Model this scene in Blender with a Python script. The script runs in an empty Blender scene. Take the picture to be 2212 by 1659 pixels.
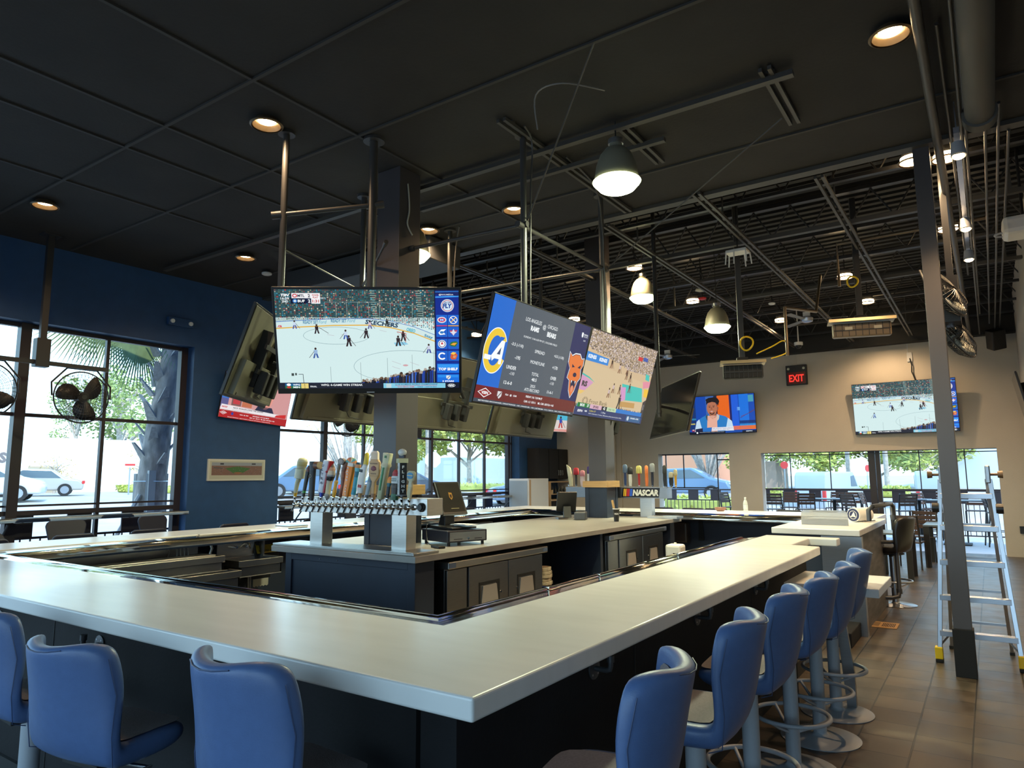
import bpy, math, random
from mathutils import Vector, Matrix
random.seed(7)
S = bpy.context.scene
COL = S.collection
PI = math.pi
R = math.radians

# ---------------------------------------------------------------- camera
cam_d = bpy.data.cameras.new('camera'); cam = bpy.data.objects.new('camera', cam_d); COL.objects.link(cam)
cam_d.sensor_width = 36.0; cam_d.lens = 1497.7 / 2212 * 36; cam_d.clip_end = 400; cam_d.clip_start = .05
_y, _p, _r = R(-34.344), R(7.505), R(-.378)
_f = Vector((math.sin(_y)*math.cos(_p), math.cos(_y)*math.cos(_p), math.sin(_p)))
_rt = Vector((math.cos(_y), -math.sin(_y), 0)); _up = _rt.cross(_f)
_rt2 = _rt*math.cos(_r) + _up*math.sin(_r); _up2 = -_rt*math.sin(_r) + _up*math.cos(_r)
_m = Matrix((_rt2, _up2, -_f)).transposed().to_4x4(); _m.translation = (0, 0, 1.66)
cam.matrix_world = _m
S.camera = cam
# ---------------------------------------------------------------- view, world, sun
S.view_settings.view_transform = 'Standard'; S.view_settings.look = 'None'
S.view_settings.gamma = 1.0; S.view_settings.use_curve_mapping = False
S.view_settings.exposure = 1.3
try:
    S.cycles.use_denoising = True; S.cycles.max_bounces = 8; S.cycles.diffuse_bounces = 4
    S.cycles.glossy_bounces = 4; S.cycles.transparent_max_bounces = 12; S.cycles.sample_clamp_indirect = 6
    S.cycles.caustics_reflective = False; S.cycles.caustics_refractive = False
except Exception: pass
W = bpy.data.worlds.new('world'); S.world = W; W.use_nodes = True
nt = W.node_tree; bg = nt.nodes['Background']
tc = nt.nodes.new('ShaderNodeTexCoord'); sp = nt.nodes.new('ShaderNodeSeparateXYZ'); cr = nt.nodes.new('ShaderNodeValToRGB')
nt.links.new(tc.outputs['Generated'], sp.inputs[0]); nt.links.new(sp.outputs['Z'], cr.inputs[0]); nt.links.new(cr.outputs[0], bg.inputs[0])
cr.color_ramp.elements[0].position = 0.0; cr.color_ramp.elements[0].color = (.58, .83, 1, 1)
cr.color_ramp.elements[1].position = .8; cr.color_ramp.elements[1].color = (.22, .45, .85, 1)
e_ = cr.color_ramp.elements.new(.28); e_.color = (.45, .76, 1, 1)
bg.inputs[1].default_value = 1.6
def lamp(name, kind, loc, energy, color=(1, 1, 1), size=.1, rot=None, parent=None, size_y=None, spot=None):
    d = bpy.data.lights.new(name, kind); d.energy = energy; d.color = color
    if kind == 'SUN': d.angle = R(.6)
    elif kind == 'AREA':
        d.size = size
        if size_y: d.shape = 'RECTANGLE'; d.size_y = size_y
    else: d.shadow_soft_size = size
    if spot: d.spot_size = R(spot); d.spot_blend = .6
    o = bpy.data.objects.new(name, d); COL.objects.link(o); o.location = loc
    if rot: o.rotation_euler = rot
    if parent: o.parent = parent
    return o
sun_dir = Vector((-.80, .42, -.80))
sun = lamp('sun', 'SUN', (20, -10, 20), 1.5, (1, .95, .86)); sun.rotation_euler = sun_dir.to_track_quat('-Z', 'Y').to_euler()
# daylight portals in the window openings
def portal(loc, rot, sx, sy):
    o = lamp('window_portal', 'AREA', loc, 1, size=sx, size_y=sy, rot=rot)
    try: o.data.cycles.is_portal = True
    except Exception: pass
portal((-9.98, .6, 2.3), (0, R(-90), 0), 2.5, 10.2)
portal((-9.98, 10.9, 2.3), (0, R(-90), 0), 2.5, 7.1)
portal((-2.2, 17.45, 1.1), (R(-90), 0, 0), 4.7, 2.1)
portal((-6.2, 17.45, 1.2), (R(-90), 0, 0), 1.8, 2.0)
portal((-3.0, -4.1, 2.3), (R(90), 0, 0), 12.4, 2.6)

# ---------------------------------------------------------------- materials
MATS = {}
def mat(name, col, rough=.5, metal=0, noise=0, nscale=6, bump=0, bscale=40, emit=None, es=1, spec=.5, alpha=None, coat=0, stretch=None, aniso=0):
    if name in MATS: return MATS[name]
    m = bpy.data.materials.new(name); m.use_nodes = True; n = m.node_tree; b = n.nodes['Principled BSDF']
    c = (*col, 1)
    b.inputs['Base Color'].default_value = c; b.inputs['Roughness'].default_value = rough; b.inputs['Metallic'].default_value = metal
    b.inputs['Specular IOR Level'].default_value = spec
    if coat: b.inputs['Coat Weight'].default_value = coat; b.inputs['Coat Roughness'].default_value = .08
    m.diffuse_color = c
    if noise or bump:
        t = n.nodes.new('ShaderNodeTexCoord'); mp = n.nodes.new('ShaderNodeMapping'); n.links.new(t.outputs['Object'], mp.inputs[0])
        if stretch: mp.inputs['Scale'].default_value = stretch
        nz = n.nodes.new('ShaderNodeTexNoise'); nz.inputs['Scale'].default_value = nscale; nz.inputs['Detail'].default_value = 6
        n.links.new(mp.outputs[0], nz.inputs['Vector'])
        if noise:
            mx = n.nodes.new('ShaderNodeMix'); mx.data_type = 'RGBA'
            mx.inputs[6].default_value = (*[max(0, v*(1-noise)) for v in col], 1); mx.inputs[7].default_value = (*[min(1, v*(1+noise)) for v in col], 1)
            rp = n.nodes.new('ShaderNodeValToRGB'); rp.color_ramp.elements[0].position = .3; rp.color_ramp.elements[1].position = .7
            n.links.new(nz.outputs[0], rp.inputs[0]); n.links.new(rp.outputs[0], mx.inputs[0]); n.links.new(mx.outputs[2], b.inputs['Base Color'])
        if bump:
            n2 = n.nodes.new('ShaderNodeTexNoise'); n2.inputs['Scale'].default_value = bscale; n2.inputs['Detail'].default_value = 4
            n.links.new(mp.outputs[0], n2.inputs['Vector'])
            bp = n.nodes.new('ShaderNodeBump'); bp.inputs['Strength'].default_value = bump; bp.inputs['Distance'].default_value = .01
            n.links.new(n2.outputs[0], bp.inputs['Height']); n.links.new(bp.outputs[0], b.inputs['Normal'])
    if emit: b.inputs['Emission Color'].default_value = (*emit, 1); b.inputs['Emission Strength'].default_value = es
    if alpha is not None: b.inputs['Alpha'].default_value = alpha
    MATS[name] = m
    return m
def attr_mat(name, emission=0, rough=.45, base_emit=False):
    m = bpy.data.materials.new(name); m.use_nodes = True; n = m.node_tree; b = n.nodes['Principled BSDF']
    a = n.nodes.new('ShaderNodeAttribute'); a.attribute_name = 'Col'
    if emission:
        b.inputs['Base Color'].default_value = (.01, .01, .01, 1); b.inputs['Roughness'].default_value = .25
        n.links.new(a.outputs['Color'], b.inputs['Emission Color']); b.inputs['Emission Strength'].default_value = emission
    else:
        n.links.new(a.outputs['Color'], b.inputs['Base Color']); b.inputs['Roughness'].default_value = rough
    return m
M_SCREEN = attr_mat('screen_picture', emission=.42)
M_PAINT = attr_mat('painted_print')
def glass_mat():
    m = bpy.data.materials.new('window_glass'); m.use_nodes = True; n = m.node_tree
    n.nodes.remove(n.nodes['Principled BSDF']); out = n.nodes['Material Output']
    tr = n.nodes.new('ShaderNodeBsdfTransparent'); tr.inputs[0].default_value = (.95, .98, .98, 1)
    gl = n.nodes.new('ShaderNodeBsdfGlossy'); gl.inputs['Roughness'].default_value = .03
    fr = n.nodes.new('ShaderNodeFresnel'); fr.inputs[0].default_value = 1.2
    mx = n.nodes.new('ShaderNodeMixShader'); n.links.new(fr.outputs[0], mx.inputs[0]); n.links.new(tr.outputs[0], mx.inputs[1]); n.links.new(gl.outputs[0], mx.inputs[2])
    n.links.new(mx.outputs[0], out.inputs[0]); return m
M_GLASS = glass_mat()
m_blue = mat('navy_wall_paint', (.020, .070, .185), .5, noise=.08, bump=.15, bscale=120)
m_blueseg = m_blue
m_tan = mat('warm_beige_wall_paint', (.58, .525, .445), .7, noise=.03, nscale=2, bump=.2, bscale=90)
m_ceil = mat('black_painted_ceiling', (.020, .0185, .0175), .8, noise=.25, nscale=1.5, bump=.2, bscale=30)
m_deck = mat('black_roof_deck', (.016, .016, .016), .75)
m_steel_blk = mat('black_painted_steel', (.028, .027, .028), .45)
m_strut = mat('dark_strut_paint', (.060, .056, .050), .5)
m_pipe = mat('painted_dark_pipe', (.055, .052, .050), .4)
m_col = mat('charcoal_column_paint', (.075, .068, .072), .38, noise=.06, nscale=2)
m_colblue = mat('dark_navy_column_paint', (.022, .030, .050), .45, noise=.1)
m_slab = mat('white_quartz_slab', (.76, .765, .755), .24, noise=.035, nscale=2.2, stretch=(1, 5, 1), spec=.5)
m_slabgrey = mat('grey_solid_surface', (.36, .34, .315), .3, noise=.08, nscale=2.5, stretch=(1, 3, 1))
m_rail = mat('brass_toned_polished_rail', (.60, .56, .48), .06, metal=1)
m_ss = mat('brushed_stainless', (.60, .585, .56), .3, metal=1, noise=.06, nscale=8, stretch=(1, 1, 30))
m_ssd = mat('darker_stainless', (.36, .36, .37), .32, metal=1, noise=.06, nscale=8, stretch=(1, 1, 30))
m_chrome = mat('chrome', (.75, .75, .76), .08, metal=1)
m_alu = mat('aluminium', (.48, .50, .55), .32, metal=1)
m_die = mat('charcoal_bar_panel', (.011, .011, .013), .7, spec=.25, noise=.2, nscale=3, bump=.1, bscale=60)
m_dieblue = mat('dark_slate_cabinet', (.024, .034, .060), .5, noise=.12, nscale=3)
m_vinyl = mat('blue_grey_vinyl', (.085, .150, .33), .38, noise=.05, nscale=30, bump=.08, bscale=250)
m_vinylseat = mat('grey_fabric_seat', (.20, .178, .19), .7, noise=.12, nscale=120, bump=.25, bscale=300)
m_piping = mat('navy_piping', (.045, .075, .17), .5)
m_greymetal = mat('grey_powder_coat', (.36, .385, .43), .4)
m_blkplastic = mat('black_plastic', (.012, .012, .013), .35)
m_blkmatte = mat('black_matte', (.010, .010, .011), .7)
m_tvback = mat('olive_black_tv_back', (.115, .108, .075), .42)
m_wood = mat('honey_wood', (.52, .31, .12), .45, noise=.15, nscale=4, stretch=(1, 1, 12))
m_brownseat = mat('brown_slat', (.060, .030, .020), .45, noise=.2, nscale=8)
m_darkmetal = mat('dark_bronze_metal', (.018, .015, .015), .45)
m_white = mat('white_plastic', (.75, .75, .74), .4)
m_yellow = mat('yellow_plastic', (.85, .58, .01), .45)
m_red = mat('red_plastic', (.55, .03, .03), .35)
m_mullion = mat('dark_bronze_mullion', (.030, .022, .026), .4)
m_handleblk = mat('satin_black_iron', (.075, .08, .09), .35, metal=.4)
m_copper = mat('tan_panel', (.55, .38, .22), .5)

# ---------------------------------------------------------------- mesh builder
class MB:
    def __init__(s): s.v = []; s.f = []; s.c = []; s.col = None
    def _add(s, vs, fs, M=None):
        o = len(s.v)
        if M is not None: vs = [tuple(M @ Vector(v)) for v in vs]
        s.v += [tuple(v) for v in vs]; s.f += [tuple(i+o for i in f) for f in fs]; s.c += [s.col]*len(fs)
        return s
    def color(s, c): s.col = c; return s
    def box(s, x0, x1, y0, y1, z0, z1, M=None):
        v = [(x, y, z) for z in (z0, z1) for y in (y0, y1) for x in (x0, x1)]
        return s._add(v, [(0, 2, 3, 1), (4, 5, 7, 6), (0, 1, 5, 4), (2, 6, 7, 3), (0, 4, 6, 2), (1, 3, 7, 5)], M)
    def prism(s, poly, z0, z1, M=None):
        n = len(poly); v = [(x, y, z0) for x, y in poly] + [(x, y, z1) for x, y in poly]
        a = sum(poly[i][0]*poly[(i+1) % n][1]-poly[(i+1) % n][0]*poly[i][1] for i in range(n))
        f = [tuple(range(n-1, -1, -1)), tuple(range(n, 2*n))] + [(i, (i+1) % n, n+(i+1) % n, n+i) for i in range(n)]
        if a < 0: f = [tuple(reversed(q)) for q in f]
        return s._add(v, f, M)
    def poly(s, pts, M=None): return s._add(pts, [tuple(range(len(pts)))], M)
    def cyl(s, p, q, r1, r2=None, n=12, caps=True):
        r2 = r1 if r2 is None else r2; p, q = Vector(p), Vector(q); d = (q-p).normalized()
        a = d.orthogonal().normalized(); b = d.cross(a); v = []
        for c, r in ((p, r1), (q, r2)):
            for i in range(n): t = 2*PI*i/n; v.append(c+a*math.cos(t)*r+b*math.sin(t)*r)
        f = [(i, (i+1) % n, n+(i+1) % n, n+i) for i in range(n)]
        if caps: f += [tuple(range(n-1, -1, -1)), tuple(range(n, 2*n))]
        return s._add(v, f)
    def tube(s, pts, r, n=8, closed=False):
        pts = [Vector(p) for p in pts]; m = len(pts); v = []; prev = None
        for i, p in enumerate(pts):
            if closed: d = (pts[(i+1) % m]-pts[i-1]).normalized()
            else: d = (pts[min(i+1, m-1)]-pts[max(i-1, 0)]).normalized()
            a = (prev - d*prev.dot(d)).normalized() if prev is not None and (prev - d*prev.dot(d)).length > 1e-4 else d.orthogonal().normalized()
            prev = a; b = d.cross(a); rr = r[i] if isinstance(r, (list, tuple)) else r
            v += [p+a*math.cos(2*PI*k/n)*rr+b*math.sin(2*PI*k/n)*rr for k in range(n)]
        f = []
        for i in range(m if closed else m-1):
            j = (i+1) % m
            f += [(i*n+k, i*n+(k+1) % n, j*n+(k+1) % n, j*n+k) for k in range(n)]
        if not closed: f += [tuple(range(n-1, -1, -1)), tuple((m-1)*n+k for k in range(n))]
        return s._add(v, f)
    def lathe(s, prof, c=(0, 0, 0), n=20, M=None, caps=True):
        v = []; f = []; m = len(prof)
        for r, z in prof: v += [(c[0]+r*math.cos(2*PI*k/n), c[1]+r*math.sin(2*PI*k/n), c[2]+z) for k in range(n)]
        for i in range(m-1): f += [(i*n+k, i*n+(k+1) % n, (i+1)*n+(k+1) % n, (i+1)*n+k) for k in range(n)]
        if caps: f += [tuple(range(n-1, -1, -1)), tuple((m-1)*n+k for k in range(n))]
        return s._add(v, f, M)
    def torus(s, c, R_, r, n=28, k=8, M=None):
        pts = [(c[0]+R_*math.cos(2*PI*i/n), c[1]+R_*math.sin(2*PI*i/n), c[2]) for i in range(n)]
        if M is not None: pts = [M @ Vector(p) for p in pts]
        return s.tube(pts, r, k, closed=True)
    def ball(s, c, r, n=12, sz=1, M=None):
        m = n//2; return s.lathe([(max(r*math.sin(PI*i/m), 1e-4), -r*sz*math.cos(PI*i/m)) for i in range(m+1)], c, n, M, caps=False)
    def loft(s, secs, n=16, e=1.0, cap=True):
        # secs: (cx,cy,z,hw,hd,color[,rot]) superellipse sections
        v = []; base = len(s.v)
        for q in secs:
            cx, cy, z, hw, hd, c = q[:6]; rt = q[6] if len(q) > 6 else 0
            for k in range(n):
                t = 2*PI*(k+.5)/n; x = math.copysign(abs(math.cos(t))**e, math.cos(t))*hw; y = math.copysign(abs(math.sin(t))**e, math.sin(t))*hd
                v.append((cx+x*math.cos(rt)-y*math.sin(rt), cy+x*math.sin(rt)+y*math.cos(rt), z))
        s.v += v
        for i in range(len(secs)-1):
            for k in range(n): s.f.append((base+i*n+k, base+i*n+(k+1) % n, base+(i+1)*n+(k+1) % n, base+(i+1)*n+k)); s.c.append(secs[i][5])
        if cap:
            s.f.append(tuple(base+k for k in range(n-1, -1, -1))); s.c.append(secs[0][5])
            s.f.append(tuple(base+(len(secs)-1)*n+k for k in range(n))); s.c.append(secs[-1][5])
        return s
    def build(s, name, m, parent=None, smooth=0, bevel=0, seg=2, loc=None, M=None, subsurf=0):
        me = bpy.data.meshes.new(name); me.from_pydata(s.v, [], s.f)
        if any(c is not None for c in s.c):
            a = me.color_attributes.new('Col', 'FLOAT_COLOR', 'CORNER'); buf = []
            for p, c in zip(s.f, s.c): buf += list((*(c or (.5, .5, .5)), 1))*len(p)
            a.data.foreach_set('color', buf)
        me.materials.append(m)
        if smooth:
            for p in me.polygons: p.use_smooth = True
            me.set_sharp_from_angle(angle=R(smooth))
        if M is not None: me.transform(M)
        me.update()
        o = bpy.data.objects.new(name, me); COL.objects.link(o)
        if bevel:
            b = o.modifiers.new('bevel', 'BEVEL'); b.width = bevel; b.segments = seg; b.limit_method = 'ANGLE'
        if subsurf:
            b = o.modifiers.new('sub', 'SUBSURF'); b.levels = subsurf; b.render_levels = subsurf
        if parent: o.parent = parent
        if loc: o.location = loc
        return o
def thing(name, label, cat, loc=(0, 0, 0), rz=0, group=None):
    o = bpy.data.objects.new(name, None); COL.objects.link(o); o.location = loc; o.rotation_euler = (0, 0, rz); o.empty_display_size = .1
    o['label'] = label; o['category'] = cat
    if group: o['group'] = group
    return o
def tag(o, label, cat, group=None, kind=None):
    o['label'] = label; o['category'] = cat
    if group: o['group'] = group
    if kind: o['kind'] = kind
    return o
def struct(o, label=None):
    o['kind'] = 'structure'
    if label: o['label'] = label
    return o
def clone(root, loc=None, rz=None, label=None, group=None, eul=None):
    r = root.copy(); COL.objects.link(r)
    if loc is not None: r.location = loc
    if rz is not None: r.rotation_euler = (0, 0, rz)
    if eul is not None: r.rotation_euler = eul
    if label: r['label'] = label
    if group: r['group'] = group
    for ch in list(root.children):
        c = ch.copy(); COL.objects.link(c); c.parent = r
        for g in list(ch.children):
            d = g.copy(); COL.objects.link(d); d.parent = c
    return r
# flat text as polygons
_tc = {}
def text_geo(s, bold=0, shear=0):
    k = (s, bold, shear)
    if k in _tc: return _tc[k]
    cu = bpy.data.curves.new('t', 'FONT'); cu.body = s; cu.size = 1; cu.offset = bold; cu.shear = shear; cu.resolution_u = 2
    ob = bpy.data.objects.new('t', cu); COL.objects.link(ob)
    dg = bpy.context.evaluated_depsgraph_get(); me = ob.evaluated_get(dg).to_mesh()
    vs = [(v.co.x, v.co.y) for v in me.vertices]; fs = [tuple(p.vertices) for p in me.polygons]
    ob.evaluated_get(dg).to_mesh_clear(); bpy.data.objects.remove(ob); bpy.data.curves.remove(cu)
    if vs:
        x0 = min(v[0] for v in vs); x1 = max(v[0] for v in vs); y0 = min(v[1] for v in vs); y1 = max(v[1] for v in vs)
    else: x0 = x1 = y0 = y1 = 0
    _tc[k] = (vs, fs, x0, x1, y0, y1); return _tc[k]
class Pic:
    """flat picture: coloured polygons in 1600x900 units on a WxH rectangle"""
    def __init__(s, w, h, U=1600, V=900): s.mb = MB(); s.w = w; s.h = h; s.U = U; s.V = V; s.z = 0
    def P(s, x, y): return ((x/s.U-.5)*s.w, (.5-y/s.V)*s.h, s.z)
    def layer(s): s.z += .0004; return s
    def poly(s, pts, c): s.mb.color(c).poly([s.P(x, y) for x, y in reversed(pts)]); return s
    def rect(s, x0, y0, x1, y1, c): return s.poly([(x0, y0), (x1, y0), (x1, y1), (x0, y1)], c)
    def ell(s, cx, cy, rx, ry, c, n=20, a0=0, a1=360):
        pts = [(cx+rx*math.cos(R(a0+(a1-a0)*i/n)), cy+ry*math.sin(R(a0+(a1-a0)*i/n))) for i in range(n if a1-a0 == 360 else n+1)]
        return s.poly(pts, c)
    def ring(s, cx, cy, rx, ry, t, c, n=32, a0=0, a1=360):
        for i in range(n):
            a, b = R(a0+(a1-a0)*i/n), R(a0+(a1-a0)*(i+1)/n)
            s.poly([(cx+rx*math.cos(a), cy+ry*math.sin(a)), (cx+rx*math.cos(b), cy+ry*math.sin(b)), (cx+(rx-t)*math.cos(b), cy+(ry-t)*math.sin(b)), (cx+(rx-t)*math.cos(a), cy+(ry-t)*math.sin(a))], c)
        return s
    def line(s, x0, y0, x1, y1, t, c):
        d = math.hypot(x1-x0, y1-y0) or 1; nx, ny = -(y1-y0)/d*t/2, (x1-x0)/d*t/2
        return s.poly([(x0+nx, y0+ny), (x1+nx, y1+ny), (x1-nx, y1-ny), (x0-nx, y0-ny)], c)
    def text(s, t, cx, cy, h, c, w=None, bold=0, shear=0, rot=0, align='c'):
        vs, fs, x0, x1, y0, y1 = text_geo(t, bold, shear); k = h/(y1-y0 or 1); kx = k if w is None else w/(x1-x0 or 1)
        cr_, sr = math.cos(R(rot)), math.sin(R(rot)); ox = (x0+x1)/2 if align == 'c' else x0
        pts = []
        for x, y in vs:
            X, Y = (x-ox)*kx, -(y-(y0+y1)/2)*k
            pts.append(s.P(cx+X*cr_-Y*sr, cy+X*sr+Y*cr_))
        s.mb.color(c)._add(pts, fs); return s
    def build(s, name, parent, M=None, m=None): return s.mb.build(name, m or M_SCREEN, parent, M=M)
def C_(r, g, b): # sRGB 0-255 -> linear
    f = lambda v: ((v/255+.055)/1.055)**2.4 if v/255 > .04045 else v/255/12.92
    return (f(r), f(g), f(b))
# ================================================================ SETTING
YW = 17.15
def floor_material():
    m = bpy.data.materials.new('slate_floor_tile'); m.use_nodes = True; n = m.node_tree; b = n.nodes['Principled BSDF']
    t = n.nodes.new('ShaderNodeTexCoord'); mp = n.nodes.new('ShaderNodeMapping'); mp.inputs['Rotation'].default_value = (0, 0, R(90)); mp.inputs['Location'].default_value = (.14, .22, 0)
    n.links.new(t.outputs['Object'], mp.inputs[0])
    br = n.nodes.new('ShaderNodeTexBrick'); n.links.new(mp.outputs[0], br.inputs['Vector'])
    br.inputs['Scale'].default_value = 1; br.inputs['Brick Width'].default_value = .305; br.inputs['Row Height'].default_value = .305
    br.inputs['Mortar Size'].default_value = .006; br.inputs['Mortar Smooth'].default_value = .3; br.offset = .5; br.inputs['Bias'].default_value = 0
    br.inputs['Color1'].default_value = (.088, .066, .047, 1); br.inputs['Color2'].default_value = (.058, .045, .034, 1); br.inputs['Mortar'].default_value = (.010, .008, .006, 1)
    nz = n.nodes.new('ShaderNodeTexNoise'); nz.inputs['Scale'].default_value = 5; nz.inputs['Detail'].default_value = 8; n.links.new(t.outputs['Object'], nz.inputs['Vector'])
    mx = n.nodes.new('ShaderNodeMix'); mx.data_type = 'RGBA'; mx.blend_type = 'OVERLAY'; mx.inputs[0].default_value = .55
    n.links.new(br.outputs[0], mx.inputs[6]); n.links.new(nz.outputs[0], mx.inputs[7]); n.links.new(mx.outputs[2], b.inputs['Base Color'])
    rp = n.nodes.new('ShaderNodeMapRange'); rp.inputs['To Min'].default_value = .28; rp.inputs['To Max'].default_value = .5; n.links.new(nz.outputs[0], rp.inputs[0]); n.links.new(rp.outputs[0], b.inputs['Roughness'])
    bp = n.nodes.new('ShaderNodeBump'); bp.inputs['Strength'].default_value = .35; bp.inputs['Distance'].default_value = .006; ad = n.nodes.new('ShaderNodeMath'); ad.operation = 'SUBTRACT'
    n.links.new(nz.outputs[0], ad.inputs[0]); n.links.new(br.outputs['Fac'], ad.inputs[1]); n.links.new(ad.outputs[0], bp.inputs['Height']); n.links.new(bp.outputs[0], b.inputs['Normal'])
    return m
struct(MB().box(-10.0, 5.3, -4.4, YW+.3, -.12, 0).build('floor', floor_material()))
struct(MB().box(-10.0, 5.3, -4.4, 6.9, 4.6, 5.5).build('ceiling', m_ceil))
b = MB().box(-10.0, 5.3, 6.9, YW+.3, 5.3, 5.5)
for i in range(52): b.box(-9.7, 5.0, 7.0+i*.195, 7.09+i*.195, 5.26, 5.3)
struct(b.build('ceiling', m_deck))
# blue window wall (left)
b = MB()
b.box(-10.0, -9.7, -4.4, -4.2, 0, 5.4).box(-10.0, -9.7, 5.77, 7.35, 0, 5.4).box(-10.0, -9.7, 14.5, YW+.3, 0, 5.4).box(-10.0, -9.7, -4.2, 5.77, 3.6, 5.4).box(-10.0, -9.7, 7.35, 14.5, 3.6, 5.4)
struct(b.build('wall_left', m_blue))
# far beige wall with openings
b = MB(); y0, y1 = YW, YW+.3
b.box(-9.7, -7.12, y0, y1, 0, 4.45).box(-7.12, -5.27, y0, y1, 2.18, 4.45).box(-5.27, -4.51, y0, y1, 0, 4.45).box(-4.51, .14, y0, y1, 2.15, 4.45).box(.14, 5.3, y0, y1, 0, 4.45)
b.box(-9.7, -8.55, 16.35, y0, 0, 4.45)
struct(b.build('wall_back', m_tan))
struct(MB().box(-9.7, 5.3, YW-.25, YW+.3, 4.45, 5.3).build('trim_1', m_deck))
struct(MB().box(.64, .9, 10.2, YW, 0, 5.3).box(.9, 5.3, 10.2, 10.4, 0, 5.3).build('wall_right', m_tan))
struct(MB().box(5.0, 5.3, -4.4, 10.3, 0, 5.4).build('wall_right', m_tan))
b = MB(); b.box(-9.7, 5.0, -4.4, -4.2, 0, .35).box(-9.7, 5.0, -4.4, -4.2, 3.6, 4.7)
for x0, x1 in ((-9.7, -9.3), (-5.2, -4.8), (-.8, -.4), (3.4, 5.0)): b.box(x0, x1, -4.4, -4.2, .35, 3.6)
struct(b.build('wall_front', m_blue))
# plumbing chase trims on the far wall
b = MB()
for x in (-8.5, -8.36, -8.2): b.box(x, x+.05, YW-.06, YW, 0, 4.45)
struct(b.build('trim_2', m_tan))
# window frames, left wall
def window(name, ys, y0, y1, thick, z0=1.27):
    f = MB()
    for y in ys: t = thick.get(y, .045); f.box(-9.97, -9.97+max(t, .06), y-t/2, y+t/2, 0, 3.6)
    f.box(-9.97, -9.92, y0, y1, 2.43, 2.475).box(-9.97, -9.90, y0, y1, 3.55, 3.6).box(-9.96, -9.93, y0, y1, 1.31, 1.335).box(-9.97, -9.88, y0, y1, 1.21, 1.265)
    o = struct(f.build(name, m_mullion))
    for a, c in zip(ys[:-1], ys[1:]):
        struct(MB().box(-9.952, -9.948, a, c, 1.335, 3.55).build('glass', M_GLASS, o))
    return o
ys1 = [-4.2, -3.6, -2.57, -1.54, -.5, .52, 1.55, 2.58, 3.62, 4.64, 5.72]
window('window_1', ys1, -4.2, 5.77, {3.62: .12, -.5: .12, 5.72: .1})
ys2 = [7.38, 8.47, 9.45, 10.43, 11.42, 12.38, 13.35, 14.30, 14.46]
window('window_2', ys2, 7.35, 14.5, {8.47: .09, 14.30: .1, 11.42: .07})
# frames in the far openings
f = MB(); yg = YW+.27
for x in (-7.02, -6.54, -5.66): f.box(x-.012, x+.012, yg, yg+.03, 0 if x > -6 else 1.3, 2.18)
f.box(-7.12, -5.27, yg, yg+.03, 2.15, 2.18).box(-5.66, -5.27, yg, yg+.03, 2.0, 2.03).box(-7.1, -5.66, yg, yg+.03, 1.3, 1.33)
o = struct(f.build('window_3', m_mullion)); struct(MB().box(-7.1, -5.67, yg+.01, yg+.014, 1.33, 2.15).build('glass', M_GLASS, o))
f = MB()
for x in (-3.91, -3.04, -1.25, -.42): f.box(x-.01, x+.01, yg, yg+.03, 1.3, 2.15)
f.box(-4.51, .14, yg, yg+.03, 2.08, 2.10).box(-4.51, .14, yg, yg+.03, 1.29, 1.31).box(-4.51, .14, yg, yg+.03, 2.14, 2.15)
f.box(-2.23, -2.10, yg-.1, yg+.03, 0, 2.15).box(-2.09, -2.0, yg-.06, yg+.03, 0, 2.15)
o = struct(f.build('window_4', m_mullion))
for a, c in ((-4.51, -2.23), (-2.0, .14)): struct(MB().box(a, c, yg+.01, yg+.014, 1.31, 2.08).build('glass', M_GLASS, o))
# window shelves on the blue wall
for nm, y0, y1, lb in (('window_counter', -4.2, 5.74, 'dark metal-edged drink counter along the large left window, under the round fans'), ('window_counter', 7.4, 14.45, 'dark metal-edged drink counter along the farther window, behind the tap tower')):
    t = thing(nm, lb, 'counter', (-9.6, (y0+y1)/2, 1.17)); L = (y1-y0)/2
    MB().box(-.26, .0, -L, L, -.02, .012).build('top', mat('dark_bronze_top', (.12, .11, .09), .3), t, bevel=.003)
    MB().box(0, .025, -L, L, -.035, .016).build('metal_edge', m_rail, t, bevel=.006)
    n = 5 if y0 > 0 else 6
    for i in range(n): y = -L+.4+i*(2*L-.8)/(n-1); MB().tube([(-.27, y, -.3), (-.02, y, -.05)], .012, 6).build('bracket', m_steel_blk, t)
# ceiling-level steel beam at the edge of the flat ceiling
struct(MB().box(-9.7, 5.0, 6.9, 7.02, 4.56, 5.3).build('trim_3', m_strut))
# open-web joists over the far half
def joist(y, z0=4.78, z1=5.2):
    t = thing('roof_joist', 'long black open-web steel roof joist under the dark metal deck', 'joist', (0, y, z0), 0, 'open-web roof joists')
    MB().box(-9.7, 4.9, -.03, .03, 0, .04).build('bottom_chord', m_steel_blk, t)
    MB().box(-9.7, 4.9, -.04, .04, z1-z0, z1-z0+.05).build('top_chord', m_steel_blk, t)
    w = MB(); n = 30
    for i in range(n):
        xa = -9.6+i*14.4/n; xb = xa+14.4/n; xm = (xa+xb)/2
        w.cyl((xa, 0, z1-z0), (xm, 0, .02), .011, n=5, caps=False).cyl((xm, 0, .02), (xb, 0, z1-z0), .011, n=5, caps=False)
    w.build('web', m_steel_blk, t); return t
j0 = joist(7.9)
for y in (9.4, 10.9, 12.4, 13.9, 15.4, 16.6): clone(j0, (0, y, 4.78))
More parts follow.
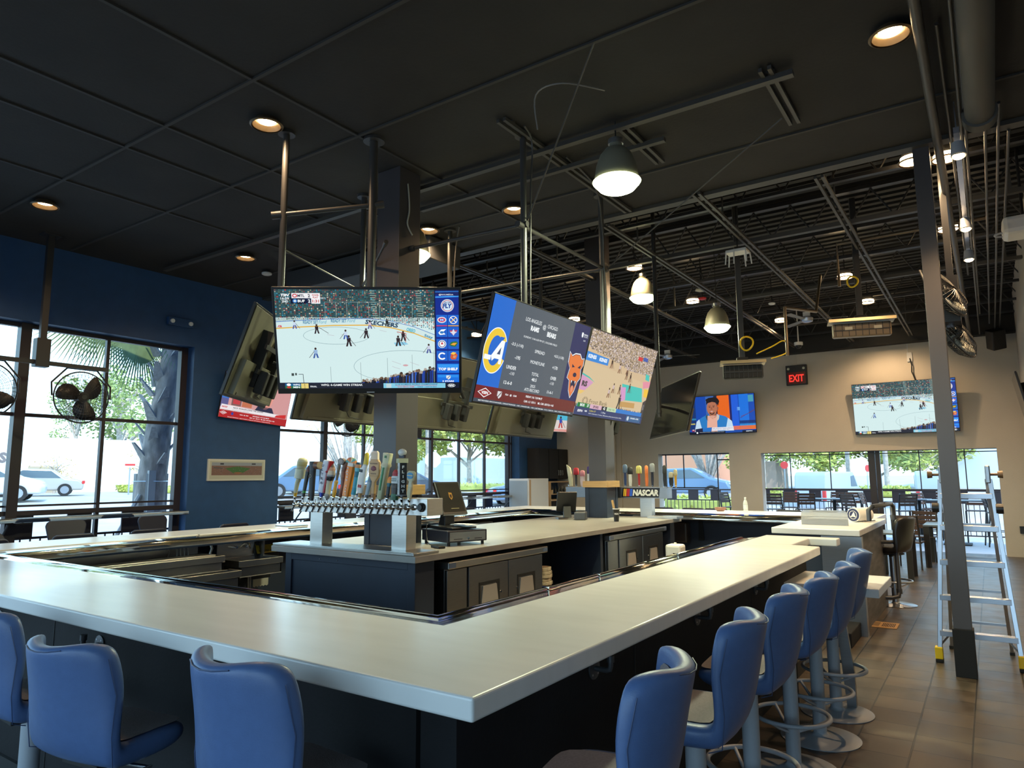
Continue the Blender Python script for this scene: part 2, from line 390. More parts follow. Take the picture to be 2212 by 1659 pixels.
# paired strut channels running lengthwise
def strut(x, y0, y1, z, first=None):
    L = y1-y0
    t = thing('strut_channel', 'twin dark strut channel running lengthwise under the ceiling', 'strut', (x, y0, z), 0, 'twin strut channels')
    b = MB()
    for dx in (-.045, .02): b.box(dx, dx+.028, 0, L, 0, .03)
    for i in range(int(L/1.2)+1): b.box(-.05, .05, i*1.15+.1, i*1.15+.14, .03, .05)
    b.build('channel', m_strut, t)
    if y0 > 6.5:
        for i in (0, 1): MB().box(-.008, .008, .9+i*(L-1.8)-.008, .9+i*(L-1.8)+.008, .05, .74).build('hanger_rod', m_strut, t)
    return t
for x, y0, y1 in ((-1.17, 7.1, 16.8), (-2.31, 6.8, 16.8), (-3.5, 7.1, 16.8), (-4.7, 7.1, 16.8), (-5.9, 7.1, 16.8), (-7.2, 7.1, 16.8), (-8.4, 7.1, 16.8), (-1.12, 4.9, 5.85), (-2.33, 5.1, 5.9), (-3.1, 4.4, 6.85)): strut(x, y0, y1, 4.55)
# thin furring lines on the flat ceiling
b = MB()
for x in (-7.35, -6.15, -5.5, -4.3): b.box(x-.014, x+.014, -1, 6.9, 4.585, 4.6)
for y in (2.9, 3.95, 6.1): b.box(-9.6, 3, y-.014, y+.014, 4.583, 4.6)
struct(b.build('trim_4', mat('ceiling_furring', (.040, .038, .036), .7)))
struct(MB().box(-9.3, -.95, 5.0, 5.06, 4.52, 4.56).box(-4.9, -2.1, 5.42, 5.47, 4.52, 4.56).build('trim_5', m_strut))
# flat duct boxed against the ceiling
tag(MB().box(-8.1, -5.4, 6.15, 6.75, 4.28, 4.57).build('duct', mat('dark_duct', (.05, .052, .056), .6), bevel=.01), 'flat dark rectangular duct under the ceiling behind the pipe frame', 'duct')

# columns
def column(x0, x1, y0, y1, z0, z1, m, label, base=None):
    t = thing('column', label, 'column', ((x0+x1)/2, (y0+y1)/2, z0)); cx, cy = t.location.x, t.location.y
    MB().box(x0-cx, x1-cx, y0-cy, y1-cy, 0, z1-z0).build('shaft', m, t, bevel=.004)
    if base:
        a0, a1, b0, b1, zb, zc = base
        MB().box(a0-cx, a1-cx, b0-cy, b1-cy, zb-z0, zc-z0).build('base_box', m_colblue, t, bevel=.004)
        q = MB()
        for X in (a0, a1-.05):
            for Y in (b0, b1-.05): q.box(X-.006-cx, X+.056-cx, Y-.006-cy, Y+.056-cy, zb-z0, zc-z0)
        q.build('corner_trim', m_colblue, t)
        MB().box(a0-.03-cx, a1+.03-cx, b0-.03-cy, b1+.03-cy, zc-z0, zc+.09-z0).build('wood_cap', m_wood, t, bevel=.003)
    return t
column(-4.71, -4.42, 4.6, 4.89, 0, 4.6, m_col, 'large charcoal column rising behind the long tap tower', (-4.74, -4.40, 4.55, 4.92, 1.05, 1.49))
column(-4.84, -4.56, 9.06, 9.34, 0, 5.3, m_col, 'charcoal column with honey wood collar beside the racing sign tap tower', (-4.88, -4.54, 9.02, 9.36, 1.05, 1.48))
t = thing('column', 'slim dark steel column standing in the aisle before the stepladder', 'column', (-.29, 7.03, 0))
MB().box(-.065, .065, -.065, .065, .38, 5.3).build('shaft', m_col, t, bevel=.003)
MB().box(-.075, .075, -.075, .075, 0, .38).build('base_sleeve', m_blkmatte, t, bevel=.003)

# ================================================================ BAR
T = 1.07
XA, YA = -1.19, 1.545          # outer corner
# slab is one continuous U with a far arm
slabU = [(-7.55, YA), (XA, YA), (XA, 6.16), (-1.425, 6.2), (-1.425, 6.9), (-1.19, 6.9), (-1.19, 7.07), (-1.85, 7.07), (-1.85, 2.21), (-6.88, 2.21), (-6.88, 10.55), (-1.3, 10.55), (-1.3, 11.5), (-7.55, 11.5)]
# metal service rail with rolled lip along the inside
def rail_seg(p, q, inward, name='service_rail', ends=(0, 0)):
    p, q = Vector((*p, 0)), Vector((*q, 0)); d = (q-p).normalized(); L = (q-p).length; n_ = Vector((*inward, 0))
    M = Matrix((d, n_, Vector((0, 0, 1)))).transposed().to_4x4(); M.translation = p
    return M, L, d
rt_ = thing('bar_counter', 'long white quartz bar top with polished inner metal rail wrapping around the island', 'bar counter', (-4, 2.3, 1.0))
inv = Matrix.Translation((4, -2.3, -1.0))
MB().prism(slabU, 1.004, T).build('slab', m_slab, rt_, bevel=.009, seg=3, M=inv)
prof = [(.001, 1.066), (.05, 1.058), (.15, 1.045), (.168, 1.046), (.178, 1.055), (.192, 1.058), (.206, 1.052), (.212, 1.04), (.212, .965), (.19, .965), (.19, 1.0), (.001, 1.006)]
loop = [((-6.88, 10.55), (1, -1)), ((-6.88, 2.21), (1, 1)), ((-1.85, 2.21), (-1, 1)), ((-1.85, 6.9), (-1, 0))]
def sweep(path, prof):
    m_ = MB(); k = len(prof)
    for (x, y), (ix, iy) in path: m_.v += [(x+ix*u, y+iy*u, z) for u, z in prof]
    for i in range(len(path)-1):
        for j in range(k): m_.f.append((i*k+j, (i+1)*k+j, (i+1)*k+(j+1) % k, i*k+(j+1) % k)); m_.c.append(None)
    m_.f.append(tuple(range(k))); m_.c.append(None); m_.f.append(tuple(reversed(range((len(path)-1)*k, len(path)*k)))); m_.c.append(None)
    return m_
o = sweep(loop, prof).build('service_rail', m_rail, rt_, M=inv, smooth=40)
o = sweep([((-6.88, 10.55), (1, -1)), ((-1.35, 10.55), (0, -1))], prof).build('service_rail', m_rail, rt_, M=inv, smooth=40)
for y in (3.3, 3.9, 5.2): MB().box(-2.064, -2.02, y-.004, y+.004, .984, 1.0595).build('joint_cover', m_rail, rt_, M=inv, bevel=.002)
# die walls (bar front) : panels with seams
def die(name, x0, x1, y0, y1, label, nx=None, ny=None, m=m_die, z1=1.004):
    t = thing(name, label, 'bar front', ((x0+x1)/2, (y0+y1)/2, 0)); cx, cy = t.location.x, t.location.y
    MB().box(x0-cx, x1-cx, y0-cy, y1-cy, 0, z1).build('core', m, t)
    for X in nx or (): MB().box(X-cx-.004, X-cx+.004, y0-cy-.003, y0-cy, .1, z1).build('panel_seam', m_blkmatte, t)
    for Y in ny or (): MB().box(x1-cx, x1-cx+.003, Y-cy-.004, Y-cy+.004, .1, z1).build('panel_seam', m_blkmatte, t)
    if nx: MB().box(x0-cx-.02, x1-cx+.02, y0-cy-.02, y0-cy, 0, .12).build('kick_plate', m_blkmatte, t)
    if ny: MB().box(x1-cx, x1-cx+.02, y0-cy-.02, y1-cy, 0, .12).build('kick_plate', m_blkmatte, t)
    return t
die('bar_partition', -7.3, -1.62, 1.80, 1.95, 'charcoal panelled bar front facing the camera under the white top', nx=(-6.2, -4.22, -2.25))
die('bar_partition', -1.6, -1.45, 1.80, 6.85, 'charcoal panelled bar front along the aisle side stools', ny=(3.13, 5.08))
die('bar_partition', -7.3, -7.17, 1.97, 11.1, 'dark bar front on the window side below the left bar top', m=m_dieblue)
die('bar_partition', -7.15, -1.45, 10.95, 11.1, 'dark bar front of the far bar run behind the island', m=m_dieblue)
# island
t = thing('island_counter', 'grey solid-surface worktop of the centre island under the tap towers', 'counter', (-4.52, 6.8, 1.0))
t2 = MB().box(-.865, .865, -2.77, 2.77, 0, .05).build('worktop', m_slabgrey, t, bevel=.004)
t = thing('island_cabinet', 'dark slate island cabinet with recessed panel under the grey worktop', 'cabinet', (-4.52, 6.8, 0))
MB().box(-.78, -.1, -2.66, 2.7, 0, 1.0).box(-.1, .78, -2.66, -2.45, 0, 1.0).box(-.1, .1, -2.45, 2.7, 0, 1.0).box(-.1, .78, .44, .50, 0, 1.0).box(-.1, .78, 2.55, 2.7, 0, 1.0).build('carcass', m_dieblue, t)
b = MB()
for x0, x1, z0, z1 in ((-.78, -.70, 0, 1.0), (.70, .78, 0, 1.0), (-.7, .7, .93, 1.0), (-.7, .7, 0, .1)): b.box(x0, x1, -2.675, -2.655, z0, z1)
b.build('face_frame', m_dieblue, t, bevel=.003)
b = MB()
for x0, x1, z0, z1 in ((-.38, -.35, .2, .62), (.37, .40, .2, .62), (-.38, .40, .59, .63), (-.38, .40, .2, .23)): b.box(x0, x1, -2.672, -2.655, z0, z1)
b.box(-.32, .34, -2.668, -2.66, .56, .568); b.build('access_panel', m_dieblue, t, bevel=.003)
b = MB()
for x in (-.32, -.1): MB().ball((x, -2.678, .955), .006, 8).build('screw', m_alu, t)
# ================================================================ TELEVISIONS
def tv_matrix(yaw, pitch, roll=0):
    y, p, r = R(yaw), R(pitch), R(roll)
    f = Vector((math.sin(y)*math.cos(p), math.cos(y)*math.cos(p), math.sin(p))); rt = Vector((math.cos(y), -math.sin(y), 0)); up = rt.cross(f)
    u = rt*math.cos(r)+up*math.sin(r); v = -rt*math.sin(r)+up*math.cos(r)
    return Matrix((u, v, -f)).transposed().to_4x4()       # local x right, y up, z towards viewer
def tv(label, loc, yaw, pitch, w, h, pic=None, roll=0, group=None, mount=None, logo=False, bez=.012, chin=.02, depth=.05, arms=False, pole=None):
    t = thing('television', label, 'television', loc, 0, group)
    M = tv_matrix(yaw, pitch, roll); t.rotation_euler = M.to_euler()
    MB().box(-w/2, w/2, -h/2, h/2, -.028, 0).build('cabinet', m_blkplastic, t, bevel=.004)
    b = MB(); b.box(-w/2+.012, w/2-.012, -h/2+.02, h/2-.02, -.034, -.028)
    k = .42*h
    b.prism([(-w*.44, -h/2+.03), (w*.44, -h/2+.03), (w*.42, -h/2+k), (-w*.42, -h/2+k)], -depth-.034, -.034)
    b.box(-w*.40, w*.40, -h/2+.035, -h/2+.06, -depth-.042, -depth-.034)
    b.build('back_cover', m_tvback, t, bevel=.008)
    MB().box(-w/2+bez, w/2-bez, -h/2+bez+chin, h/2-bez, 0, .0015).build('screen', mat('dark_screen', (.006, .006, .007), .12), t)
    if pic:
        P_ = Pic(w-2*bez, h-2*bez-chin); pic(P_); P_.build('screen_picture', t, M=Matrix.Translation((0, chin/2, .002)))
    b = MB()
    for x in (-.2, .2): b.box(x-.02, x+.02, -.26, .24, -depth-.075, -.034)
    for y in (-.12, .1): b.box(-.3, .3, y-.02, y+.02, -depth-.09, -depth-.07)
    b.build('mount_rails', m_blkmatte, t)
    if arms:
        for x in (-.13, .04, .2): MB().box(x-.035, x+.035, -.3, -.1, -depth-.16, -depth-.08).build('mount_arm', m_blkmatte, t, bevel=.012)
        MB().tube([(.1, -.1, -depth-.1), (.16, -.3, -depth-.12), (.05, -h*.4, -depth-.06), (-.1, -h*.42, -depth-.05)], .005, 5).build('cable', m_blkmatte, t)
    if pole:
        q = M.inverted() @ (Vector(pole)-Vector(loc)); MB().tube([(0, 0, -depth-.09), (0, 0, -depth-.15), q], .022, 8).build('mount_boom', m_blkmatte, t)
    if logo: MB().box(-.03, .03, -h/2+.008, -h/2+.014, 0, .001).build('badge', m_white, t)
    return t
WHT = C_(245, 250, 252)
def player(P, x, y, s, top, leg, flip=1):
    P.ell(x, y-2.4*s, .55*s, .6*s, C_(60, 40, 35), 8)
    P.poly([(x-.9*s, y-1.8*s), (x+.9*s, y-1.8*s), (x+.8*s, y), (x-.7*s, y)], top)
    P.poly([(x-.7*s, y), (x, y), (x-.5*s, y+2.2*s), (x-1.3*s, y+2.2*s)], leg); P.poly([(x, y), (x+.8*s, y), (x+1.4*s, y+2.1*s), (x+.6*s, y+2.1*s)], leg)
    P.line(x+flip*.6*s, y-1.2*s, x+flip*3*s, y+2*s, .22*s, C_(70, 60, 60))
def pic_hockey(P):
    rnd = random.Random(3)
    ice = C_(208, 232, 232); P.rect(0, 0, 1600, 900, C_(16, 22, 60)); P.layer(); P.rect(0, 250, 1385, 850, ice); P.rect(0, 0, 1385, 290, C_(45, 75, 80))
    P.layer()
    cols = [C_(60, 60, 55), C_(120, 60, 55), C_(50, 120, 140), C_(40, 90, 105), C_(150, 140, 110), C_(35, 40, 42), C_(80, 110, 90), C_(200, 190, 170), C_(170, 60, 60), C_(50, 140, 165), C_(40, 55, 50)]
    for i in range(77):
        for j in range(18+max(0, (i-50)//4)):
            x = i*18; y = j*15
            if rnd.random() < .93: P.rect(x+rnd.uniform(0, 6), y+rnd.uniform(0, 4), x+rnd.uniform(10, 17), y+rnd.uniform(8, 14), rnd.choice(cols))
    P.layer()
    for x in (820, 1220):  # stairs
        for j in range(12): P.rect(x+j*2, 8+j*20, x+44+j*2, 15+j*20, C_(140, 160, 150))
    for x in range(430, 1380, 95): P.line(x, 110+max(0, x-900)*.06, x, 255+max(0, x-800)*.18, 3, C_(150, 175, 175))
    P.line(430, 112, 900, 112, 3, C_(140, 160, 160)); P.line(900, 112, 1385, 160, 3, C_(140, 160, 160))
    up = [(0, 292), (200, 280), (500, 265), (800, 262), (1000, 285), (1200, 335), (1385, 410)]
    def dy(o): return [(x, y+o) for x, y in up]
    P.poly(up+dy(52)[::-1], C_(205, 228, 228)); P.poly(dy(52)+dy(62)[::-1], C_(225, 175, 60)); P.poly(dy(-5)+up[::-1], C_(60, 110, 190))
    P.layer()
    P.text('READY SET', 300, 293, 30, C_(30, 120, 160), w=130, bold=.02); P.text('Ford', 405, 290, 30, C_(70, 160, 190), w=70, shear=.3)
    P.text('READY SET', 545, 280, 30, C_(30, 120, 160), w=135, bold=.02); P.text('Ford', 655, 278, 30, C_(70, 160, 190), w=70, shear=.3)
    P.text('SKECHERS', 920, 305, 42, C_(30, 60, 90), w=290, bold=.04, rot=7, shear=.1); P.text('OREO', 1175, 365, 34, C_(90, 180, 200), w=80, bold=.05, rot=14); P.text('Stay', 1330, 425, 30, C_(30, 130, 170), w=80, bold=.03, rot=18)
    P.text('.ca', 30, 330, 20, C_(210, 70, 80), w=40, bold=.04)
    P.ring(520, 415, 290, 80, 3, C_(110, 140, 150), 48); P.ring(1120, 700, 460, 150, 3, C_(110, 140, 150), 60)
    P.ring(1120, 690, 24, 9, 9, C_(205, 160, 165), 12)
    for x0, y0, x1, y1 in ((1000, 650, 1080, 680), (1160, 660, 1240, 690), (1000, 700, 1070, 725), (900, 365, 960, 378), (440, 405, 500, 415), (560, 405, 620, 415)): P.line(x0, y0, x1, y1, 4, C_(190, 190, 195))
    P.poly([(1020, 480), (1120, 470), (1150, 495), (1040, 510)], C_(140, 200, 225))
    P.line(1050, 380, 1130, 395, 6, C_(190, 80, 70)); P.line(1130, 395, 1125, 480, 6, C_(190, 80, 70)); P.line(1050, 380, 1090, 430, 3, C_(180, 180, 180))
    P.layer()
    dk, wt = C_(45, 30, 35), C_(200, 215, 235)
    player(P, 350, 360, 17, dk, dk, 2); player(P, 160, 320, 15, wt, C_(80, 90, 160)); player(P, 600, 410, 17, wt, C_(60, 90, 170), -1); player(P, 625, 470, 20, dk, dk); player(P, 780, 400, 18, dk, dk, -1)
    player(P, 815, 320, 15, C_(210, 190, 200), C_(90, 90, 150)); player(P, 965, 300, 13, C_(30, 30, 30), C_(30, 30, 30)); player(P, 1060, 470, 19, dk, dk); player(P, 1105, 425, 18, dk, dk); player(P, 330, 580, 19, C_(150, 180, 215), C_(60, 90, 160), -1); player(P, 1330, 540, 17, C_(200, 205, 225), C_(70, 80, 150), -1)
    P.layer()
    for i in range(78):
        x = 740+i*8.3; y = 850-max(0, (x-760))*.20-rnd.uniform(-14, 22); s = rnd.uniform(16, 30)
        P.poly([(x-s*.8, 855), (x-s*.7, y+s*.5), (x+s*.7, y+s*.5), (x+s*.8, 855)], rnd.choice([C_(20, 25, 50), C_(25, 30, 40), C_(40, 90, 190), C_(15, 15, 22), C_(30, 60, 150), C_(60, 50, 60)])); P.z += .00002
        P.ell(x, y, s*.5, s*.55, rnd.choice([C_(120, 95, 75), C_(60, 40, 32), C_(170, 160, 150), C_(40, 30, 30)]), 7); P.z += .00002
    for x, y in ((455, 700), (722, 660), (960, 620), (1180, 590), (1375, 550)): P.line(x, y, x, 850, 4, C_(150, 170, 172))
    P.line(170, 770, 210, 770, 5, C_(60, 70, 80)); P.line(210, 770, 212, 850, 5, C_(60, 70, 80)); P.rect(108, 760, 130, 785, C_(60, 70, 70)); P.rect(140, 758, 155, 780, C_(60, 70, 70))
    P.layer()
    # scoreboard
    P.rect(140, 30, 270, 125, C_(10, 16, 40)); P.rect(140, 78, 320, 125, C_(12, 20, 55)); P.layer(); P.rect(150, 32, 318, 78, C_(235, 235, 238)); P.rect(318, 32, 395, 125, C_(240, 240, 242))
    P.layer(); P.ell(178, 55, 22, 17, C_(200, 60, 75)); P.ell(178, 102, 20, 18, C_(60, 130, 200)); P.layer(); P.ell(178, 55, 13, 9, C_(240, 235, 235)); P.ell(178, 102, 11, 9, C_(220, 230, 240))
    P.text('MTL', 232, 55, 24, C_(40, 40, 60), w=60, bold=.03); P.text('2', 300, 55, 30, C_(30, 30, 50), bold=.03); P.text('BUF', 232, 102, 24, WHT, w=60, bold=.03); P.text('2', 300, 102, 30, WHT, bold=.03)
    P.text('POWER', 356, 50, 16, C_(190, 60, 60), w=58, bold=.03); P.text('PLAY', 356, 70, 16, C_(190, 60, 60), w=46, bold=.03); P.text('1:31', 356, 103, 26, C_(190, 50, 60), w=56, bold=.03)
    P.text('TSN', 94, 50, 24, WHT, w=72, bold=.05, shear=.2); P.text('16:59', 92, 80, 22, WHT, w=72, bold=.02); P.text('2ND', 92, 106, 20, WHT, w=54, bold=.02)
    P.text('S SOG 12', 418, 76, 16, WHT, w=44)
    # side column
    P.rect(1385, 0, 1395, 850, C_(10, 20, 60)); P.rect(1395, 0, 1600, 850, C_(12, 40, 140)); P.layer()
    P.poly([(1395, 0), (1600, 0), (1600, 55), (1395, 40)], C_(20, 30, 95)); P.poly([(1395, 58), (1600, 48), (1600, 62), (1395, 70)], C_(60, 150, 235)); P.poly([(1395, 12), (1600, 8), (1600, 16), (1395, 22)], C_(50, 130, 220))
    P.text('@NHLMEDIA', 1490, 42, 17, WHT, w=130, bold=.02)
    P.ell(1500, 140, 58, 58, C_(205, 225, 240), 24); P.layer(); P.ring(1500, 140, 50, 50, 5, C_(200, 60, 70), 24); P.text('ON THE', 1500, 112, 15, C_(30, 60, 130), w=60, bold=.03); P.text('FLY', 1500, 142, 42, C_(30, 70, 150), w=82, bold=.05, shear=.1)
    rowc = [((225, 60, 80), (70, 110, 190)), ((50, 120, 190), (190, 70, 90)), ((230, 235, 240), (190, 100, 50)), ((235, 240, 245), (205, 90, 50))]
    for i, (ca, cb) in enumerate(rowc):
        y = 225+i*110
        for x, c in ((1403, ca), (1505, cb)):
            P.rect(x, y, x+94, y+88, C_(30, 120, 225)); P.layer(); P.rect(x+4, y+4, x+90, y+84, C_(24, 92, 200)); P.layer()
            if i == 0 and x < 1500: P.ring(x+47, y+44, 40, 28, 9, C_(220, 235, 245), 20); P.ring(x+47, y+44, 32, 21, 9, C_(*c), 20); P.text('H', x+47, y+44, 16, WHT, w=26, bold=.05)
            elif i == 0: P.ring(x+47, y+44, 36, 36, 6, WHT, 20); P.line(x+22, y+20, x+72, y+68, 7, WHT); P.line(x+72, y+20, x+22, y+68, 7, C_(250, 190, 50))
            elif i == 1 and x < 1500: P.poly([(x+14, y+52), (x+40, y+22), (x+84, y+18), (x+58, y+44), (x+78, y+66), (x+30, y+72)], WHT); P.layer(); P.ell(x+46, y+48, 18, 12, C_(*c))
            elif i == 1: P.poly([(x+10, y+30), (x+84, y+26), (x+60, y+62), (x+34, y+66)], C_(*c)); P.layer(); P.poly([(x+47, y+14), (x+58, y+40), (x+80, y+44), (x+60, y+56), (x+47, y+78), (x+34, y+56), (x+14, y+44), (x+36, y+40)], C_(215, 220, 235))
            elif i == 2 and x < 1500: P.ell(x+47, y+44, 36, 36, WHT); P.layer(); P.ring(x+47, y+44, 30, 30, 6, C_(30, 50, 110), 20); P.poly([(x+47, y+22), (x+60, y+48), (x+34, y+48)], C_(190, 40, 60))
            elif i == 2: P.poly([(x+8, y+52), (x+26, y+26), (x+70, y+18), (x+88, y+34), (x+64, y+70), (x+28, y+66)], C_(40, 110, 60)); P.layer(); P.poly([(x+20, y+50), (x+44, y+34), (x+78, y+34), (x+56, y+58)], C_(230, 160, 60))
            elif x < 1500: P.ring(x+47, y+46, 36, 34, 13, WHT, 20, 40, 320)
            else: P.poly([(x+16, y+60), (x+26, y+22), (x+60, y+12), (x+82, y+36), (x+66, y+76), (x+30, y+78)], C_(*c)); P.layer(); P.poly([(x+18, y+24), (x+40, y+8), (x+70, y+14), (x+50, y+34)], C_(240, 200, 80)); P.poly([(x+44, y+40), (x+70, y+42), (x+60, y+66), (x+40, y+62)], C_(215, 150, 110))
    P.rect(1403, 318, 1497, 325, C_(235, 80, 130)); P.rect(1505, 318, 1599, 325, C_(245, 190, 90))
    P.rect(1403, 672, 1599, 758, C_(24, 110, 220)); P.rect(1403, 772, 1599, 845, C_(24, 110, 220)); P.layer(); P.rect(1409, 678, 1593, 710, C_(50, 150, 240)); P.rect(1409, 777, 1593, 800, C_(40, 140, 235))
    P.layer(); P.text('TOP SHELF', 1501, 722, 26, WHT, w=172, bold=.05); P.text('3 STARS', 1501, 836, 15, WHT, w=104, bold=.04); P.poly([(1484, 782), (1522, 782), (1522, 806), (1503, 822), (1484, 806)], C_(225, 230, 235)); P.layer(); P.line(1488, 816, 1519, 784, 5, C_(20, 40, 90))
    # ticker
    P.rect(0, 850, 1600, 900, C_(18, 24, 44)); P.layer()
    P.rect(50, 853, 190, 899, C_(30, 110, 70)); P.rect(50, 853, 190, 876, C_(30, 90, 170)); P.rect(190, 853, 255, 899, C_(225, 205, 120)); P.layer(); P.ell(82, 864, 19, 12, WHT); P.ell(82, 888, 19, 10, C_(200, 60, 50))
    P.text('WPG', 150, 865, 17, WHT, w=62, bold=.03); P.text('MIN', 150, 888, 17, WHT, w=58, bold=.03); P.text('6', 222, 865, 18, C_(30, 30, 50)); P.text('2', 222, 888, 18, C_(30, 30, 50))
    P.text('FINAL', 300, 882, 14, WHT, w=58, bold=.02); P.text('WPG: 4-GAME WIN STREAK', 550, 868, 20, WHT, w=370, bold=.02)
    P.rect(920, 853, 1475, 899, C_(130, 200, 225)); P.layer(); P.rect(945, 858, 990, 896, C_(190, 210, 215)); P.text('U-18 WOMEN\'S WORLD CHAMPIONSHIP', 1215, 864, 16, C_(40, 120, 160), w=380, bold=.02); P.rect(1025, 873, 1400, 876, C_(200, 80, 90)); P.text('GOLD MEDAL GAME', 1120, 888, 11, C_(205, 50, 70), w=150, bold=.02); P.text('SUNDAY   11:30 ET ON NHLN', 1310, 888, 11, C_(30, 70, 130), w=170, bold=.02)
    P.text('NHL', 1530, 876, 18, WHT, w=50, bold=.05, shear=.2); P.ring(1530, 876, 34, 16, 3, WHT, 20)
GREY = C_(82, 92, 104)
def pic_odds(P):
    P.rect(0, 0, 1600, 900, GREY); P.layer(); P.rect(0, 0, 300, 760, C_(30, 105, 205)); P.rect(1300, 0, 1600, 760, C_(28, 38, 92))
    P.rect(0, 760, 1600, 870, C_(105, 38, 42)); P.rect(0, 870, 1600, 900, C_(60, 70, 84)); P.rect(0, 760, 250, 870, C_(135, 40, 44)); P.layer()
    yl = C_(235, 200, 60)
    P.ring(150, 455, 150, 190, 62, yl, 40, 20, 330); P.layer(); P.ring(150, 455, 156, 196, 8, WHT, 40, 20, 330); P.poly([(70, 500), (190, 330), (250, 330), (130, 500)], C_(30, 105, 205)); P.layer()
    P.poly([(110, 500), (215, 360), (262, 360), (262, 560), (222, 560), (222, 520), (160, 520), (130, 545)], WHT); P.layer(); P.poly([(180, 480), (225, 415), (225, 480)], C_(60, 80, 120)); P.rect(20, 500, 110, 540, WHT)
    orr = C_(225, 120, 60)
    head = [(1320, 300), (1370, 330), (1420, 305), (1500, 300), (1545, 340), (1585, 330), (1590, 400), (1560, 440), (1585, 520), (1545, 560), (1520, 650), (1470, 720), (1420, 650), (1400, 560), (1355, 540), (1370, 450), (1325, 400)]
    P.poly([(1455+(x-1455)*1.12, 500+(y-500)*1.08) for x, y in head], WHT); P.layer(); P.poly([(1455+(x-1455)*1.05, 500+(y-500)*1.03) for x, y in head], C_(28, 38, 92)); P.layer(); P.poly(head, orr); P.layer()
    P.poly([(1390, 400), (1450, 425), (1400, 435)], C_(25, 30, 70)); P.poly([(1560, 390), (1500, 425), (1550, 430)], C_(25, 30, 70)); P.ell(1475, 500, 34, 22, C_(25, 30, 70)); P.poly([(1420, 560), (1530, 560), (1500, 660), (1450, 660)], C_(25, 30, 70)); P.layer(); P.ell(1475, 640, 26, 34, C_(225, 140, 110)); P.poly([(1430, 560), (1450, 560), (1440, 590)], WHT); P.poly([(1500, 560), (1520, 560), (1510, 590)], WHT)
    t = lambda s, x, y, h, w=None, b=0: P.text(s, x, y, h, WHT, w, b)
    t('LOS ANGELES', 610, 120, 34, 250); t('RAMS', 650, 185, 46, 130, .04); t('@', 790, 145, 50, 50); t('CHICAGO', 925, 125, 34, 170); t('BEARS', 930, 195, 46, 150, .04)
    t('SUNDAY 1/18 6:30 PM ET | SOLDIER FIELD', 780, 275, 22, 550); t('-3.5 (-110)', 440, 365, 34, 180, .01); t('SPREAD', 800, 375, 30, 160); t('+3.5 (-110)', 1130, 375, 34, 170, .01)
    t('-195', 480, 470, 32, 80, .01); t('MONEYLINE', 800, 475, 30, 230); t('+170', 1100, 480, 32, 90, .01); t('UNDER', 420, 565, 32, 145, .01); t('-110', 445, 615, 28, 70); t('TOTAL', 800, 580, 30, 115); t('48.5', 800, 630, 30, 80, .01); t('OVER', 1110, 580, 32, 100, .01); t('-110', 1100, 630, 28, 70)
    t('12-6-0', 415, 700, 30, 120, .01); t('2025', 800, 690, 26, 80); t('ATS RECORD', 800, 728, 28, 240); t('11-6-1', 1100, 715, 30, 95, .01)
    P.poly([(125, 775), (220, 815), (125, 858), (30, 815)], WHT); P.layer(); P.poly([(125, 782), (208, 815), (125, 850), (42, 815)], C_(150, 40, 44)); P.layer(); t('VSIN', 125, 816, 26, 90, .04)
    P.poly([(300, 785), (360, 785), (360, 825), (330, 850), (300, 825)], C_(215, 215, 218)); P.layer(); P.line(306, 840, 354, 790, 9, C_(80, 40, 45)); t('FLA   @   CAR', 500, 805, 20, 170, .03); t('FRIDAY 1/16  7:30 PM ET', 860, 790, 20, 270, .02); t('CAR -1.5  O/U 6     ML: CAR -205 FLA +165', 960, 835, 20, 500, .02)
    t('BETRIVERS EXCHANGE | DRAFTKINGS -105 | FANDUEL -105 | BETMGM -110 | CIRCA -108 | WESTGATE -110', 800, 886, 14, 1480, .01)
    P.poly([(1450, 75), (1480, 75), (1480, 110), (1465, 128), (1450, 110)], WHT); P.layer(); t('FANDUEL', 1530, 92, 16, 80, .02); t('SPORTSBOOK', 1530, 112, 12, 80); t('LIVE', 1520, 150, 14, 40)
